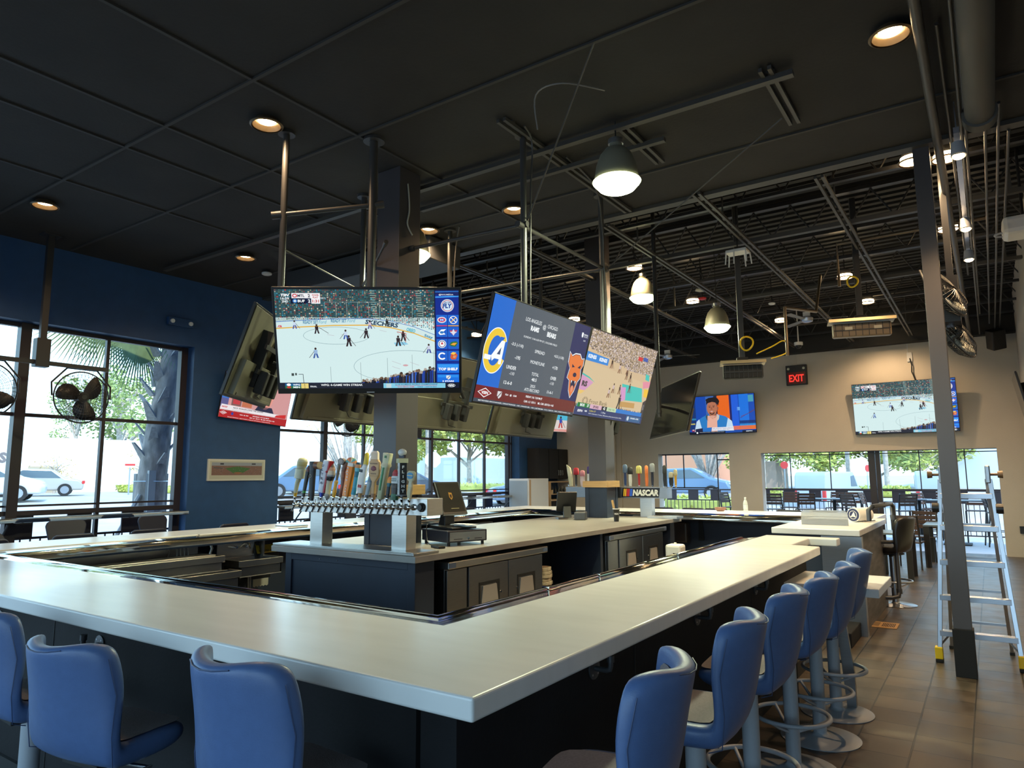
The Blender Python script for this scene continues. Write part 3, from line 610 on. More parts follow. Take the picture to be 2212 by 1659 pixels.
def pic_basket(P):
    rnd = random.Random(5); P.rect(0, 0, 1600, 900, C_(205, 180, 145)); P.layer()
    cols = [C_(40, 40, 60), C_(170, 165, 180), C_(210, 205, 215), C_(90, 85, 110), C_(60, 60, 75), C_(130, 120, 140), C_(30, 30, 40)]
    for i in range(80):
        for j in range(20):
            x, y = i*20, j*16
            if y < 185+x*.12: P.rect(x+rnd.uniform(0, 5), y, x+rnd.uniform(11, 19), y+rnd.uniform(9, 16), rnd.choice(cols))
    P.poly([(0, 235), (480, 255), (480, 330), (0, 330)], C_(40, 130, 210)); P.layer(); P.text('KENS5', 120, 280, 40, WHT, w=170, bold=.04); P.text('KENS5', 360, 285, 40, WHT, w=170, bold=.04)
    P.rect(1150, 130, 1260, 175, C_(200, 50, 60)); P.rect(1280, 120, 1400, 165, C_(60, 90, 170))
    P.poly([(0, 330), (1600, 420), (1600, 640), (1560, 800), (0, 790)], C_(208, 186, 150)); P.layer()
    P.poly([(0, 480), (260, 540), (120, 640), (0, 640)], C_(205, 150, 190)); P.layer(); P.poly([(0, 465), (150, 490), (300, 540), (150, 505), (0, 482)], C_(60, 180, 175)); P.poly([(0, 640), (130, 640), (60, 680), (0, 680)], C_(225, 190, 110)); P.text('RS', 90, 570, 60, C_(70, 60, 70), w=110, bold=.06)
    P.poly([(900, 480), (1420, 480), (1500, 640), (1000, 660)], C_(60, 190, 180)); P.layer(); P.poly([(880, 520), (1010, 510), (1060, 650), (960, 680)], C_(205, 150, 195)); P.poly([(1430, 300), (1530, 310), (1560, 380), (1450, 370)], C_(60, 190, 180)); P.poly([(1400, 400), (1600, 380), (1600, 450), (1440, 480)], C_(220, 140, 160)); P.poly([(1480, 480), (1600, 480), (1600, 580), (1500, 570)], C_(235, 190, 60))
    for x, y, c in ((560, 300, 60), (760, 330, 200), (960, 380, 60), (1060, 400, 60), (720, 560, 200), (870, 560, 80), (1100, 520, 70), (950, 320, 190), (640, 620, 200)): player(P, x, y, 22, C_(c, c-20, c-20), C_(120, 80, 60))
    P.text('Frost Bank', 470, 740, 46, C_(110, 95, 75), w=400); P.text('CENTER', 480, 790, 18, C_(110, 95, 75), w=220)
    for k in range(16): a = k*PI/8; P.line(180+30*math.cos(a), 745+24*math.sin(a), 180+62*math.cos(a), 745+46*math.sin(a), 6, C_(90, 75, 60))
    P.poly([(960, 680), (1320, 670), (1330, 730), (950, 740)], C_(190, 150, 90)); player(P, 930, 700, 34, C_(60, 50, 50), C_(40, 40, 45)); P.layer()
    for i in range(80):
        x = i*20; y = 792-(x > 900)*25; P.poly([(x-8, 820), (x-7, y), (x, y-14), (x+7, y), (x+9, 820)], rnd.choice([C_(30, 30, 60), C_(170, 80, 70), C_(200, 190, 190), C_(20, 20, 30), C_(60, 60, 90), C_(60, 160, 200)])); P.z += .00002
    P.layer(); P.poly([(1520, 640), (1600, 600), (1600, 830), (1530, 830)], C_(60, 55, 60)); P.text('Cort', 1560, 700, 34, WHT, w=60, rot=80)
    P.rect(0, 815, 1600, 900, C_(38, 55, 105)); P.layer(); P.rect(40, 770, 300, 815, C_(20, 120, 60)); P.rect(300, 770, 560, 815, C_(210, 170, 190)); P.rect(560, 770, 680, 815, C_(20, 30, 40)); P.rect(680, 770, 900, 815, C_(190, 215, 175)); P.rect(900, 770, 1560, 815, C_(40, 120, 200)); P.layer()
    P.text('BOS', 140, 792, 30, WHT, w=90, bold=.04); P.text('37', 260, 792, 32, WHT, bold=.03); P.text('SPURS', 430, 792, 26, C_(80, 40, 60), w=120, bold=.03); P.text('42', 620, 792, 32, WHT, bold=.03); P.text('2ND 7:02', 790, 792, 22, C_(30, 50, 40), w=150)
    P.text('ESPN', 120, 855, 26, C_(220, 220, 225), w=110, bold=.05, shear=.2); P.text('NBA', 240, 850, 18, WHT, w=50, bold=.02); P.text('Celtics 37', 380, 840, 18, C_(235, 220, 80), w=140); P.text('2  OTten', 620, 840, 18, WHT, w=100); P.text('NYY | Scherzer: 31 Saves, 500 points off the bench (2nd in NFL)', 690, 872, 16, WHT, w=760); P.rect(1180, 825, 1560, 892, C_(50, 95, 140)); P.layer(); P.text('CAVALIERS vs 76ERS', 1400, 850, 18, WHT, w=220, bold=.02); P.ell(1230, 858, 26, 26, C_(200, 210, 220))
def pic_man(P):
    P.rect(0, 0, 1600, 900, C_(20, 70, 170)); P.layer(); P.rect(0, 0, 180, 800, C_(20, 50, 110)); P.rect(440, 0, 640, 800, C_(60, 100, 170)); P.rect(640, 0, 720, 800, C_(25, 35, 60)); P.rect(720, 0, 1010, 820, C_(225, 100, 25)); P.rect(1010, 0, 1060, 820, C_(30, 30, 90)); P.rect(1060, 0, 1220, 820, C_(30, 90, 210)); P.rect(1240, 0, 1460, 820, C_(25, 110, 215)); P.rect(1460, 30, 1580, 190, C_(70, 150, 170)); P.rect(1230, 620, 1600, 760, C_(20, 45, 110))
    P.line(1250, 560, 1600, 380, 22, C_(80, 60, 110)); P.line(1270, 520, 1420, 470, 14, C_(90, 80, 140)); P.rect(1190, 300, 1260, 380, C_(110, 170, 230)); P.rect(1230, 690, 1600, 740, C_(60, 150, 220)); P.rect(40, 640, 150, 670, C_(230, 220, 80)); P.rect(30, 520, 180, 560, C_(50, 140, 180)); P.rect(1060, 740, 1600, 830, C_(225, 110, 40)); P.layer()
    P.poly([(120, 860), (190, 600), (330, 500), (470, 440), (700, 440), (900, 500), (1050, 620), (1090, 860)], C_(40, 120, 190)); P.layer()
    P.poly([(120, 860), (190, 600), (260, 545), (330, 860)], C_(190, 215, 235)); P.poly([(1090, 860), (1050, 620), (960, 540), (880, 860)], C_(190, 215, 235)); P.poly([(430, 860), (470, 470), (700, 470), (690, 860)], C_(225, 170, 150)); P.poly([(420, 480), (470, 430), (500, 620), (440, 560)], C_(60, 80, 90)); P.poly([(760, 480), (700, 430), (680, 620), (740, 560)], C_(200, 190, 180))
    sk = C_(175, 110, 82); P.poly([(510, 400), (690, 400), (690, 500), (600, 560), (520, 500)], C_(140, 84, 62)); P.layer()
    P.ell(590, 290, 128, 178, sk, 28); P.ell(730, 300, 20, 40, C_(150, 90, 66), 12); P.layer()
    P.poly([(450, 210), (460, 120), (440, 80), (520, 40), (640, 30), (740, 60), (780, 130), (740, 250), (715, 170), (600, 140), (490, 165)], C_(28, 20, 22)); P.ring(585, 385, 66, 62, 26, C_(60, 35, 30), 20, 10, 170); P.layer()
    P.ell(535, 262, 22, 9, C_(40, 25, 22), 12); P.ell(630, 262, 22, 9, C_(40, 25, 22), 12); P.line(505, 235, 560, 232, 8, C_(35, 22, 20)); P.line(605, 232, 665, 235, 8, C_(35, 22, 20)); P.poly([(570, 265), (592, 265), (604, 325), (556, 325)], C_(150, 90, 66)); P.ell(580, 372, 38, 13, C_(190, 110, 100), 14); P.layer(); P.rect(553, 366, 608, 373, WHT)
    P.poly([(150, 780), (330, 760), (330, 850), (150, 850)], C_(30, 30, 60)); P.poly([(330, 760), (560, 750), (540, 850), (330, 850)], C_(40, 110, 190)); P.rect(60, 790, 140, 840, C_(150, 40, 60)); P.layer(); P.text('NFL', 100, 800, 20, WHT, w=50, bold=.04); P.rect(560, 755, 1080, 835, C_(225, 225, 232)); P.layer(); P.text('NFC Divisional: Texans at Patriots', 820, 780, 22, C_(60, 60, 120), w=480); P.text('Sunday 3pm ET | ESPN, ABC', 780, 815, 20, C_(90, 90, 130), w=400)
    P.rect(0, 850, 1600, 900, C_(12, 16, 40)); P.rect(880, 845, 1280, 895, C_(40, 90, 190)); P.layer(); P.ell(190, 872, 22, 20, WHT); P.text('PENNSYLVANIA FOOTBALL | TIMELINE COVERAGE TONIGHT', 550, 866, 14, WHT, w=600); P.text('ESPN', 1440, 872, 18, WHT, w=140, bold=.04)
def pic_studio(P):
    P.rect(0, 0, 1600, 900, C_(205, 150, 150)); P.layer(); P.poly([(0, 0), (210, 20), (160, 520), (0, 520)], C_(60, 110, 190)); P.rect(300, 60, 650, 370, C_(140, 130, 135)); P.rect(700, 60, 900, 330, C_(60, 100, 90)); P.rect(230, 460, 450, 640, C_(120, 90, 90)); P.rect(470, 470, 700, 640, C_(190, 110, 80)); P.rect(0, 520, 160, 690, C_(90, 90, 140)); P.layer()
    P.rect(330, 95, 600, 330, C_(215, 200, 205)); P.rect(720, 90, 880, 300, C_(90, 140, 110)); P.poly([(40, 80), (170, 90), (140, 420), (30, 420)], C_(150, 80, 130)); P.rect(260, 490, 420, 610, C_(190, 60, 70)); P.layer(); P.text('32', 440, 230, 110, C_(60, 70, 130), w=150, bold=.05)
    P.ell(1010, 360, 170, 260, C_(225, 150, 135), 24); P.poly([(760, 700), (840, 570), (1180, 570), (1260, 700)], C_(35, 40, 70)); P.layer(); P.poly([(820, 200), (1010, 60), (1210, 180), (1190, 260), (1010, 170), (850, 260)], C_(110, 60, 50)); P.ell(950, 320, 18, 10, C_(60, 40, 40)); P.ell(1070, 320, 18, 10, C_(60, 40, 40)); P.ell(1010, 470, 46, 14, C_(170, 80, 80)); P.ell(940, 560, 70, 60, C_(40, 40, 45), 14)
    P.poly([(20, 640), (1500, 690), (1600, 760), (0, 760)], C_(230, 225, 228)); P.rect(0, 745, 1600, 900, C_(170, 25, 35)); P.layer(); P.text('NICK WHALEN JOINS THE SHOW!', 640, 690, 40, C_(60, 40, 60), w=700, bold=.02); P.text('FOLLOW NICK ON X @NWHALEN', 470, 728, 16, C_(60, 40, 60), w=380); P.poly([(1320, 700), (1560, 660), (1560, 745), (1280, 745)], C_(200, 40, 45)); P.text('FANTASY', 100, 690, 34, C_(200, 40, 60), w=130, bold=.05, shear=.2)
    P.poly([(90, 770), (170, 805), (90, 842), (10, 805)], WHT); P.layer(); P.poly([(90, 777), (158, 805), (90, 835), (22, 805)], C_(170, 25, 35)); P.layer(); P.text('VSIN', 90, 806, 22, WHT, w=80, bold=.04); P.text('HOU  @  BUF', 560, 806, 20, WHT, w=200, bold=.04); P.text('SATURDAY 1/17 4:30 PM ET', 960, 795, 20, WHT, w=400, bold=.02); P.text('BUF -1.5   O/U 41   ML: BUF -120 HOU +100', 1000, 835, 20, WHT, w=600, bold=.02); P.ell(290, 806, 26, 30, C_(40, 60, 150)); P.text('DRAFTKINGS | BETMGM | CIRCA SPORTS | WESTGATE', 700, 880, 18, WHT, w=1000)
def pic_beach(P):
    P.rect(0, 0, 1600, 900, C_(80, 180, 210)); P.layer(); P.rect(0, 0, 1600, 250, C_(150, 215, 230)); P.rect(0, 450, 1600, 900, C_(215, 205, 200)); P.rect(0, 800, 1600, 900, C_(215, 130, 120)); P.layer(); player(P, 900, 560, 90, C_(60, 80, 170), C_(180, 60, 60)); P.ell(400, 600, 60, 110, C_(60, 60, 90))
H16 = .575

tv('large television facing the camera showing an ice hockey game, hung at the front corner', (-3.94, 3.78, 2.71), -37.8, 20.8, 1.45, .845, pic_hockey, .3, logo=True, pole=(-4.24, 4.08, 2.84), bez=.02, chin=.028)
tv('television facing the aisle with a grey betting odds board, blue stripe at left', (-2.99, 4.75, 2.59), -88.6, 14.9, 1.45, .834, pic_odds, -.5, pole=(-3.12, 4.76, 2.80), bez=.01, chin=.004)
tv('television facing the aisle showing a basketball game, beside the odds board screen', (-3.01, 6.30, 2.60), -88.5, 16.6, 1.45, .834, pic_basket, -.6, pole=(-3.17, 6.32, 2.80), bez=.01, chin=.004)
tv('television seen from behind at the far right end of the hanging ring', (-3.53, 9.08, 2.57), 48.4, -16.4, 1.40, .80, None, 1.7, arms=True, pole=(-3.50, 8.52, 2.55))
tv('television seen edge-on at the left end of the hanging ring', (-5.28, 3.74, 2.70), 143-90+0, -18, 1.12, .80, None, arms=True, pole=(-4.76, 3.58, 2.85))
tv('television seen from behind, left of the large column and right below the hockey screen', (-5.47, 5.05, 2.66), 90, -18, 1.40, .92, None, arms=True, pole=(-5.22, 4.9, 2.95))
tv('television seen from behind, right of the large column below the pipes', (-5.45, 6.65, 2.67), 90, -18, 1.68, .95, None, arms=True, pole=(-5.13, 6.21, 3.0))
tv('television seen from behind, under the left edge of the odds board screen', (-5.45, 8.38, 2.67), 90, -18, 1.70, .95, None, arms=True, pole=(-5.22, 8.4, 3.0))
tv('television seen from behind, between the odds screen and the basketball screen bottoms', (-4.95, 9.95, 2.63), 148-90, -16, 1.62, .90, None, arms=True, pole=(-4.70, 9.34, 2.75))
# wall televisions
tv('wall television showing a smiling man in a blue varsity jacket, left of the exit sign', (-5.38, 17.02, 3.12), 0, 4, 1.66, .95, pic_man, 0, bez=.008, chin=.003, depth=.02)
tv('wall television showing the hockey game behind the slim steel column', (-1.43, 17.0, 3.06), 2, 6, 1.97, 1.12, pic_hockey, 0, bez=.008, chin=.003, depth=.02)
tv('wall television on the navy wall showing a studio host above a red ticker', (-9.58, 6.80, 2.88), -90, 8, 1.26, .72, pic_studio, -4, bez=.008, chin=.003, depth=.02)
tv('small television on the far navy wall showing a beach scene', (-9.45, 16.05, 3.12), -75, 6, 1.1, .64, pic_beach, 0, bez=.008, chin=.003, depth=.02)
tv('dark television edge on the beige right-hand wall', (.52, 14.6, 2.9), 90, 10, 1.4, .8, None, 0)

# hanging pipes for the ring of screens
def vpipe(x, y, z0, z1, label, r=.028, m=None):
    t = thing('hanging_pipe', label, 'pipe', (x, y, z0)); MB().cyl((0, 0, 0), (0, 0, z1-z0), r, n=14).build('pipe', m or m_pipe, t, smooth=60)
    MB().cyl((0, 0, z1-z0-.03), (0, 0, z1-z0), r*2.6, n=16).build('ceiling_flange', m or m_pipe, t, smooth=40)
    MB().cyl((0, 0, .05), (0, 0, .09), r*1.3, n=14).build('coupling', m or m_pipe, t, smooth=40); return t
vpipe(-4.76, 3.56, 2.75, 4.6, 'left vertical pipe dropping from ceiling to behind the hockey screen')
vpipe(-4.24, 4.08, 2.80, 4.6, 'thick vertical pipe just left of the large column above the hockey screen', .036)
vpipe(-5.22, 4.90, 2.80, 4.6, 'thin dark vertical pipe set behind the left of the large column')
vpipe(-5.13, 6.21, 2.80, 4.6, 'vertical pipe right of the large column with a cable bending into it')
vpipe(-3.12, 4.76, 2.75, 4.6, 'vertical pipe holding the odds board screen')
vpipe(-3.17, 6.32, 2.75, 4.6, 'vertical pipe with looping cables holding the basketball screen')
vpipe(-3.50, 8.52, 2.40, 5.26, 'dark vertical pipe behind the basketball screen at the far right end', .028, m_steel_blk)
vpipe(-5.22, 8.4, 2.8, 5.26, 'rearmost vertical pipe of the screen ring', .026)
def hpipe(p, q, label, r=.017, m=None):
    t = thing('brace_pipe', label, 'pipe', p); q = Vector(q)-Vector(p); MB().cyl((0, 0, 0), q, r, n=10).build('pipe', m or m_pipe, t, smooth=60)
    for e in (Vector((0, 0, 0)), q): d = q.normalized()*.04; MB().cyl(e-d, e+d, r*1.7, n=10).build('clamp', m or m_pipe, t, smooth=40)
    return t
hpipe((-4.80, 3.52, 3.85), (-4.20, 4.12, 4.0), 'horizontal pipe crossing the two front poles above the hockey screen', .02)
hpipe((-3.12, 4.70, 3.76), (-3.17, 6.38, 3.80), 'horizontal pipe running between the odds and basketball screen poles')
hpipe((-3.12, 4.76, 3.78), (-4.4, 4.76, 3.82), 'horizontal pipe from the odds screen pole towards the large column')
hpipe((-3.17, 6.32, 3.78), (-5.13, 6.21, 3.80), 'horizontal pipe from the basketball screen pole to the far-side pole')
hpipe((-4.76, 3.60, 3.55), (-5.22, 4.94, 3.55), 'thin horizontal pipe between the left pole and the pole behind it', .009)
hpipe((-5.22, 4.90, 3.6), (-4.3, 4.3, 3.72), 'short brace pipe left of the large column', .012)
# ================================================================ LIGHTS AND CEILING FITTINGS
m_bulb = mat('lit_lamp', (1, .9, .7), .5, emit=(1, .70, .36), es=14)
m_trim = mat('bronze_trim', (.18, .13, .08), .35, metal=.6)
m_dome = mat('dome_shade_paint', (.26, .25, .18), .45)
m_lens = mat('glowing_lens', (1, 1, .9), .4, emit=(.92, 1.0, .60), es=6)
def downlight(x, y, z, label, e=5, r=.12, tilt=0, rod=0):
    t = thing('downlight', label, 'ceiling light', (x, y, z), 0, 'round recessed ceiling lights')
    MB().lathe([(r, -.012), (r*1.12, -.004), (r*1.12, .0), (r*.95, .0), (r*.7, .05), (r*.66, .05), (r*.93, -.004)], n=28, caps=False).build('trim_ring', m_trim, t, smooth=50)
    MB().cyl((0, 0, .03 if not rod else .0), (0, 0, .045), r*(.6 if not rod else .9), n=20).build('lamp', m_bulb, t)
    if rod: MB().cyl((0, 0, .05), (0, 0, .12), r*.75, n=16).cyl((0, 0, .12), (0, 0, rod), .008, n=6).build('housing', m_blkmatte, t)
    lamp('lamp_light', 'SPOT', (0, 0, -.02), e*7, (1, .68, .38), .05, parent=t, spot=140)
    return t
m_ceilhole = None
for x, y, l in ((-4.72, 3.33, 'nearest glowing downlight above the left end of the hockey screen'), (-8.12, 3.05, 'glowing downlight at far left above the window fans'), (-7.96, 5.38, 'glowing downlight near the navy wall left of the pipes'),
                (-5.29, 6.0, 'glowing downlight just right of the large column'), (-4.1, 6.06, 'glowing downlight beside the odds screen pole'), (-.32, 4.97, 'brightest downlight at the top right above the aisle')):
    downlight(x, y, 4.55, l)
MB_ = None
for x, y, l in ((-4.2, 9.45, 'warm disc light above the pendant behind the basketball screen'), (-4.21, 11.99, 'warm disc light beside the red ceiling alarm'), (-9.2, 12.08, 'warm disc light low over the back corner between screens'), (-1.61, 13.9, 'warm disc light right of the farther heater post'),
                (-1.67, 11.88, 'warm disc light left of the nearer heater post'), (-.40, 7.73, 'warm light left of the slim column top'), (-.12, 7.85, 'warm light right of the slim column top'), (-.20, 10.25, 'warm disc light beside the slim column above the wire fans'),
                (-6.68, 12.02, 'warm disc light seen above the odds screen right corner'), (-1.68, 16.2, 'warm disc light nearest the far beige wall'), (-3.3, 14.6, 'warm disc light right of the farthest pendant')):
    downlight(x, y, 4.75, l, rod=.5, e=9)
def pendant(x, y, z, label, sc=1.0, top=4.6, e=110):
    t = thing('pendant_light', label, 'pendant light', (x, y, z), 0, 'dome pendant lights')
    k = .185*sc
    MB().lathe([(k*1.0, 0), (k*1.02, .015), (k*.98, .05), (k*.90, .14), (k*.72, .23), (k*.48, .285), (k*.30, .30), (k*.28, .33), (.001, .33)], n=32, caps=False).build('dome_shade', m_dome, t, smooth=50)
    MB().lathe([(k*1.0, .012), (k*1.08, .0), (k*1.04, -.012), (k*.80, -.062), (k*.62, -.078), (.001, -.085)], n=32, caps=False).build('glowing_lens', m_lens, t, smooth=50)
    MB().cyl((0, 0, .33), (0, 0, .37), k*.35, n=14).build('cap', m_alu, t, smooth=40)
    MB().cyl((0, 0, .37), (0, 0, top-z), .006, n=6).build('cord', m_blkmatte, t)
    lamp('lamp_light', 'SPOT', (0, 0, -.11), e*1.7, (.93, 1.0, .66), .12, parent=t, spot=172)
    return t
pendant(-2.37, 5.03, 4.07, 'largest glowing dome pendant in the middle of the ceiling')
pendant(-4.19, 9.70, 4.35, 'glowing dome pendant beside the dark pipe behind the basketball screen', top=5.26)
pendant(-3.29, 10.42, 3.90, 'glowing dome pendant farthest right, above the smiling man screen', top=5.26)
pendant(-4.95, 5.35, 4.02, 'glowing dome pendant mostly hidden behind the large column', e=90)
# stay cables from the screen ring
for p, q, l in (((-3.12, 4.80, 3.80), (-2.0, 3.95, 4.59), 'thin stay cable rising from the odds screen pole past the big pendant'), ((-3.17, 6.4, 3.8), (-1.18, 5.68, 4.55), 'thin stay cable rising right from the basketball screen pole')):
    tag(MB().cyl(p, q, .007, n=6).build('stay_cable', m_pipe), l, 'cable')
def cable(pts, r, m, label, cat='cable', n=6):
    P_ = [Vector(p) for p in pts]; out = []
    for i in range(len(P_)-1):
        a, b_, c, d = P_[max(i-1, 0)], P_[i], P_[i+1], P_[min(i+2, len(P_)-1)]
        for k in range(6):
            u = k/6; out.append(.5*((2*b_)+(c-a)*u+(2*a-5*b_+4*c-d)*u*u+(3*b_-a-3*c+d)*u**3))
    out.append(P_[-1]); return tag(MB().tube(out, r, n).build('cable', m, smooth=60), label, cat)
cable([(-3.0, 5.3, 4.57), (-3.02, 5.9, 4.5), (-3.1, 6.2, 4.2), (-3.13, 6.28, 3.85), (-3.12, 6.30, 3.4), (-3.13, 6.27, 2.95)], .009, m_pipe, 'pale cable curving down along the basketball screen pole')
cable([(-3.0, 4.6, 4.57), (-3.04, 4.78, 4.5), (-3.07, 4.8, 4.1), (-3.07, 4.78, 3.4), (-3.07, 4.77, 2.9)], .008, m_pipe, 'cable hooked over the top of the odds screen pole')
cable([(-4.9, 6.1, 4.55), (-5.02, 6.2, 4.4), (-5.07, 6.22, 4.0), (-5.07, 6.2, 3.2)], .009, m_pipe, 'cable bending onto the pole right of the large column')
cable([(-2.2, 4.5, 4.57), (-2.4, 4.2, 4.55), (-2.6, 4.15, 4.5), (-2.62, 4.2, 4.25)], .006, mat('grey_wire', (.25, .24, .23), .5), 'loose grey wire dangling from the flat ceiling')
cable([(-4.41, 4.70, 4.45), (-4.405, 4.72, 4.2), (-4.41, 4.70, 4.05), (-4.40, 4.76, 3.95)], .008, mat('peeling_white', (.6, .58, .5), .6), 'frayed pale wire hanging on the large column face')

# right hand services: pipe, duct, track lights, speaker pipe
tag(MB().cyl((-.16, 3.2, 4.5), (-.13, 17.0, 4.5), .035, n=14).build('ceiling_pipe', m_pipe, smooth=60), 'long straight grey pipe running away along the right ceiling', 'pipe')
tag(MB().cyl((.13, 2.0, 4.42), (.15, 6.2, 4.42), .10, n=20).cyl((.15, 6.2, 4.42), (.15, 6.32, 4.42), .12, n=20).build('round_duct', mat('duct_dusty', (.10, .095, .085), .6), smooth=50), 'round dusty duct at the top right ending above the aisle', 'duct')
for i, (x, y0, y1, z) in enumerate(((.02, 3.5, 16.8, 4.45), (.05, 4.0, 15.0, 4.52), (.19, 6.3, 16.0, 4.5), (.28, 6.3, 17.0, 4.5), (.36, 7, 17.0, 4.55), (-.06, 5.0, 12.0, 4.55))):
    tag(MB().cyl((x, y0, z), (x+.02, y1, z), .012, n=8).build('conduit', m_pipe, smooth=60), 'thin conduit in the bundle running along the right ceiling', 'conduit', 'thin conduits along the right ceiling')
for y, z in ((8.9, 4.62), (11.8, 4.62)): tag(MB().box(-4.6, .6, y-.03, y+.03, z, z+.05).box(-4.5, -4.47, y-.015, y+.015, z+.05, 5.26).box(.4, .43, y-.015, y+.015, z+.05, 5.26).build('cross_pipe', m_strut), 'dark bar crossing under the joists ' + ('above the heaters' if y < 10 else 'behind the heaters'), 'bar')
t = thing('light_track', 'ceiling track with bright spotlights beyond the round duct', 'track light', (-.01, 7.8, 4.25))
MB().box(-.02, .02, -1.7, 2.2, 0, .05).box(-.005, .005, -1.5, -1.49, .05, .35).box(-.005, .005, 2.0, 2.01, .05, 1.01).build('track', m_alu, t)
for y in (-1.54, .46, 1.71):
    h = MB().cyl((0, y, -.02), (0, y-.02, -.13), .045, .055, n=14).build('spot_head', m_greymetal, t, smooth=40)
    MB().cyl((0, y-.02, -.131), (0, y-.021, -.134), .042, n=14).build('bulb', m_bulb, h)
    lamp('lamp_light', 'SPOT', (0, y-.02, -.16), 60, (1, .66, .34), .04, parent=h, spot=120)
# wifi access point, alarm, detectors, camera
t = thing('wireless_router', 'white spider-like wireless access point with antennas under the joists', 'router', (-2.42, 8.62, 4.42))
MB().box(-.13, .13, -.09, .09, 0, .045).build('body', m_white, t, bevel=.012)
for x, y, a in ((-.12, -.08, .16), (.12, -.08, .16), (-.13, .08, .15), (.13, .08, .15), (-.02, -.09, .17), (.06, .09, .17)): MB().cyl((x, y, .02), (x*1.1, y*1.15, .02-a), .010, .008, n=8).build('antenna', m_white, t)
MB().cyl((0, 0, .045), (0, 0, .84), .008, n=6).build('drop_rod', m_blkmatte, t)
for nm, x, y, z, m_, r, l in (('ceiling_alarm', -3.9, 11.6, 4.7, m_red, .07, 'small red ceiling alarm beside the beige speaker'), ('ceiling_sensor', -3.75, 11.1, 4.72, mat('beige_plastic', (.42, .38, .3), .5), .10, 'hexagonal beige ceiling sensor beside the red alarm'),
                              ('smoke_detector', -3.05, 12.9, 4.75, m_white, .06, 'small white smoke detector right of the farthest pendant'), ('smoke_detector', -8.34, 5.99, 4.56, m_white, .07, 'round white smoke detector near the navy wall')):
    t = thing(nm, l, 'detector', (x, y, z)); MB().lathe([(r*.7, -.03), (r, -.02), (r, 0), (.001, .0)], n=6 if 'sensor' in nm else 18, caps=True).build('cover', m_, t, smooth=40)
    top = 5.26 if y > 6.9 else 4.6; MB().cyl((0, 0, 0), (0, 0, top-z), .01, n=6).build('stem', m_blkmatte, t)
t = thing('security_camera', 'white dome security camera on a wall arm left of the exit sign', 'camera', (-3.25, 15.9, 4.45))
MB().box(-.01, .01, -.01, .01, .06, .81).build('stem', m_white, t); MB().lathe([(.09, .06), (.09, 0), (.075, -.01)], n=18).build('cap', m_white, t, smooth=40); MB().ball((0, 0, -.01), .07, 14).build('dome', m_blkplastic, t, smooth=60)
# ceiling fans, seen small in the dark
def ceiling_fan(x, y, z, label, top=5.26):
    t = thing('ceiling_fan', label, 'fan', (x, y, z)); MB().cyl((0, 0, 0), (0, 0, top-z), .012, n=8).build('downrod', m_blkmatte, t)
    MB().lathe([(.05, -.06), (.10, -.04), (.11, .02), (.06, .06)], n=18).build('motor', m_alu, t, smooth=40); MB().box(-.06, .06, -.02, .02, .05, .14).build('junction_plate', m_white, t)
    for k in range(3):
        a = k*2.094+.25; M = Matrix.Rotation(a, 4, 'Z') @ Matrix.Rotation(R(12), 4, 'X'); MB().prism([(.1, -.035), (.65, -.055), (.68, 0), (.65, .05), (.1, .03)], -.004, .004, M).build('blade', mat('fan_blade', (.20, .20, .21), .4), t)
ceiling_fan(-2.55, 13.3, 4.45, 'dark three-bladed ceiling fan left of the farther heater')
ceiling_fan(-5.6, 14.2, 4.2, 'ceiling fan with blades peeking beside the edge-on screen')
# radiant heaters
def heater(loc, w, label, post, back=True):
    t = thing('radiant_heater', label, 'heater', loc)
    MB().box(-w*.44, w*.44, -.06, .06, -.18, .0).build('housing', m_blkmatte if not back else mat('heater_brown', (.20, .145, .09), .4), t, bevel=.02)
    M = Matrix.Rotation(R(-8), 4, 'X')
    MB().prism([(-w/2, -.13), (w/2, -.13), (w/2, .10), (-w/2, .10)], .02, .03, M).box(-w/2, w/2, -.14, -.13, -.01, .03, M).build('reflector', mat('heater_shield', (.62, .50, .30), .35, metal=.7), t)
    b = MB()
    for i in range(9): b.box(-w*.4+i*w*.1, -w*.4+i*w*.1+.008, -.066, -.060, -.17, -.01)
    b.box(-w*.42, w*.42, -.066, -.06, -.10, -.085); b.build('grille', m_steel_blk, t)
    MB().box(-.035, .035, -.02, .05, .03, post).build('post', m_steel_blk if back else m_pipe, t, bevel=.004); MB().box(-.07, .07, -.05, .08, .03, .10).build('bracket', m_blkmatte, t, bevel=.005)
    if back:
        for x in (-.2, .14): MB().box(x, x+.09, -.0665, -.062, -.09, -.05).build('label_plate', mat('cream_label', (.6, .55, .42), .6), t)
    return t
heater((-2.55, 9.05, 3.06), .56, 'radiant heater with tan reflector and black front, left of the exit sign', 2.2, False).rotation_euler = (0, 0, R(20))
heater((-1.23, 9.80, 3.58), .78, 'larger brown radiant heater on a thick black post above the hockey wall screen', 1.68, True).rotation_euler = (0, 0, R(16))
def coil(c, r, label):
    pts = [(c[0]+r*math.cos(a*.5)*.9, c[1]+.02*math.sin(a), c[2]+r*math.sin(a*.5)) for a in range(-4, 24)]
    return cable(pts, .011, m_yellow, label, 'hose', 8)
coil((-2.47, 9.0, 3.33), .09, 'yellow gas hose coiled above the left radiant heater'); coil((-1.28, 9.72, 4.12), .07, 'yellow gas hose looped on the thick heater post')
for nm, pts, l in (('gas_pipe', [(-2.02, 9.2, 3.15), (-2.02, 9.2, 3.78), (-1.9, 10.6, 3.98), (-1.88, 11.0, 4.62)], 'bent brown gas pipe right of the left heater'), ('gas_pipe', [(-1.42, 9.6, 4.05), (-1.42, 9.6, 4.62), (.2, 9.6, 4.62)], 'gas pipe dropping beside the thick heater post')):
    tag(MB().tube(pts, .02, 10).build(nm, m_trim, smooth=50), l, 'pipe')
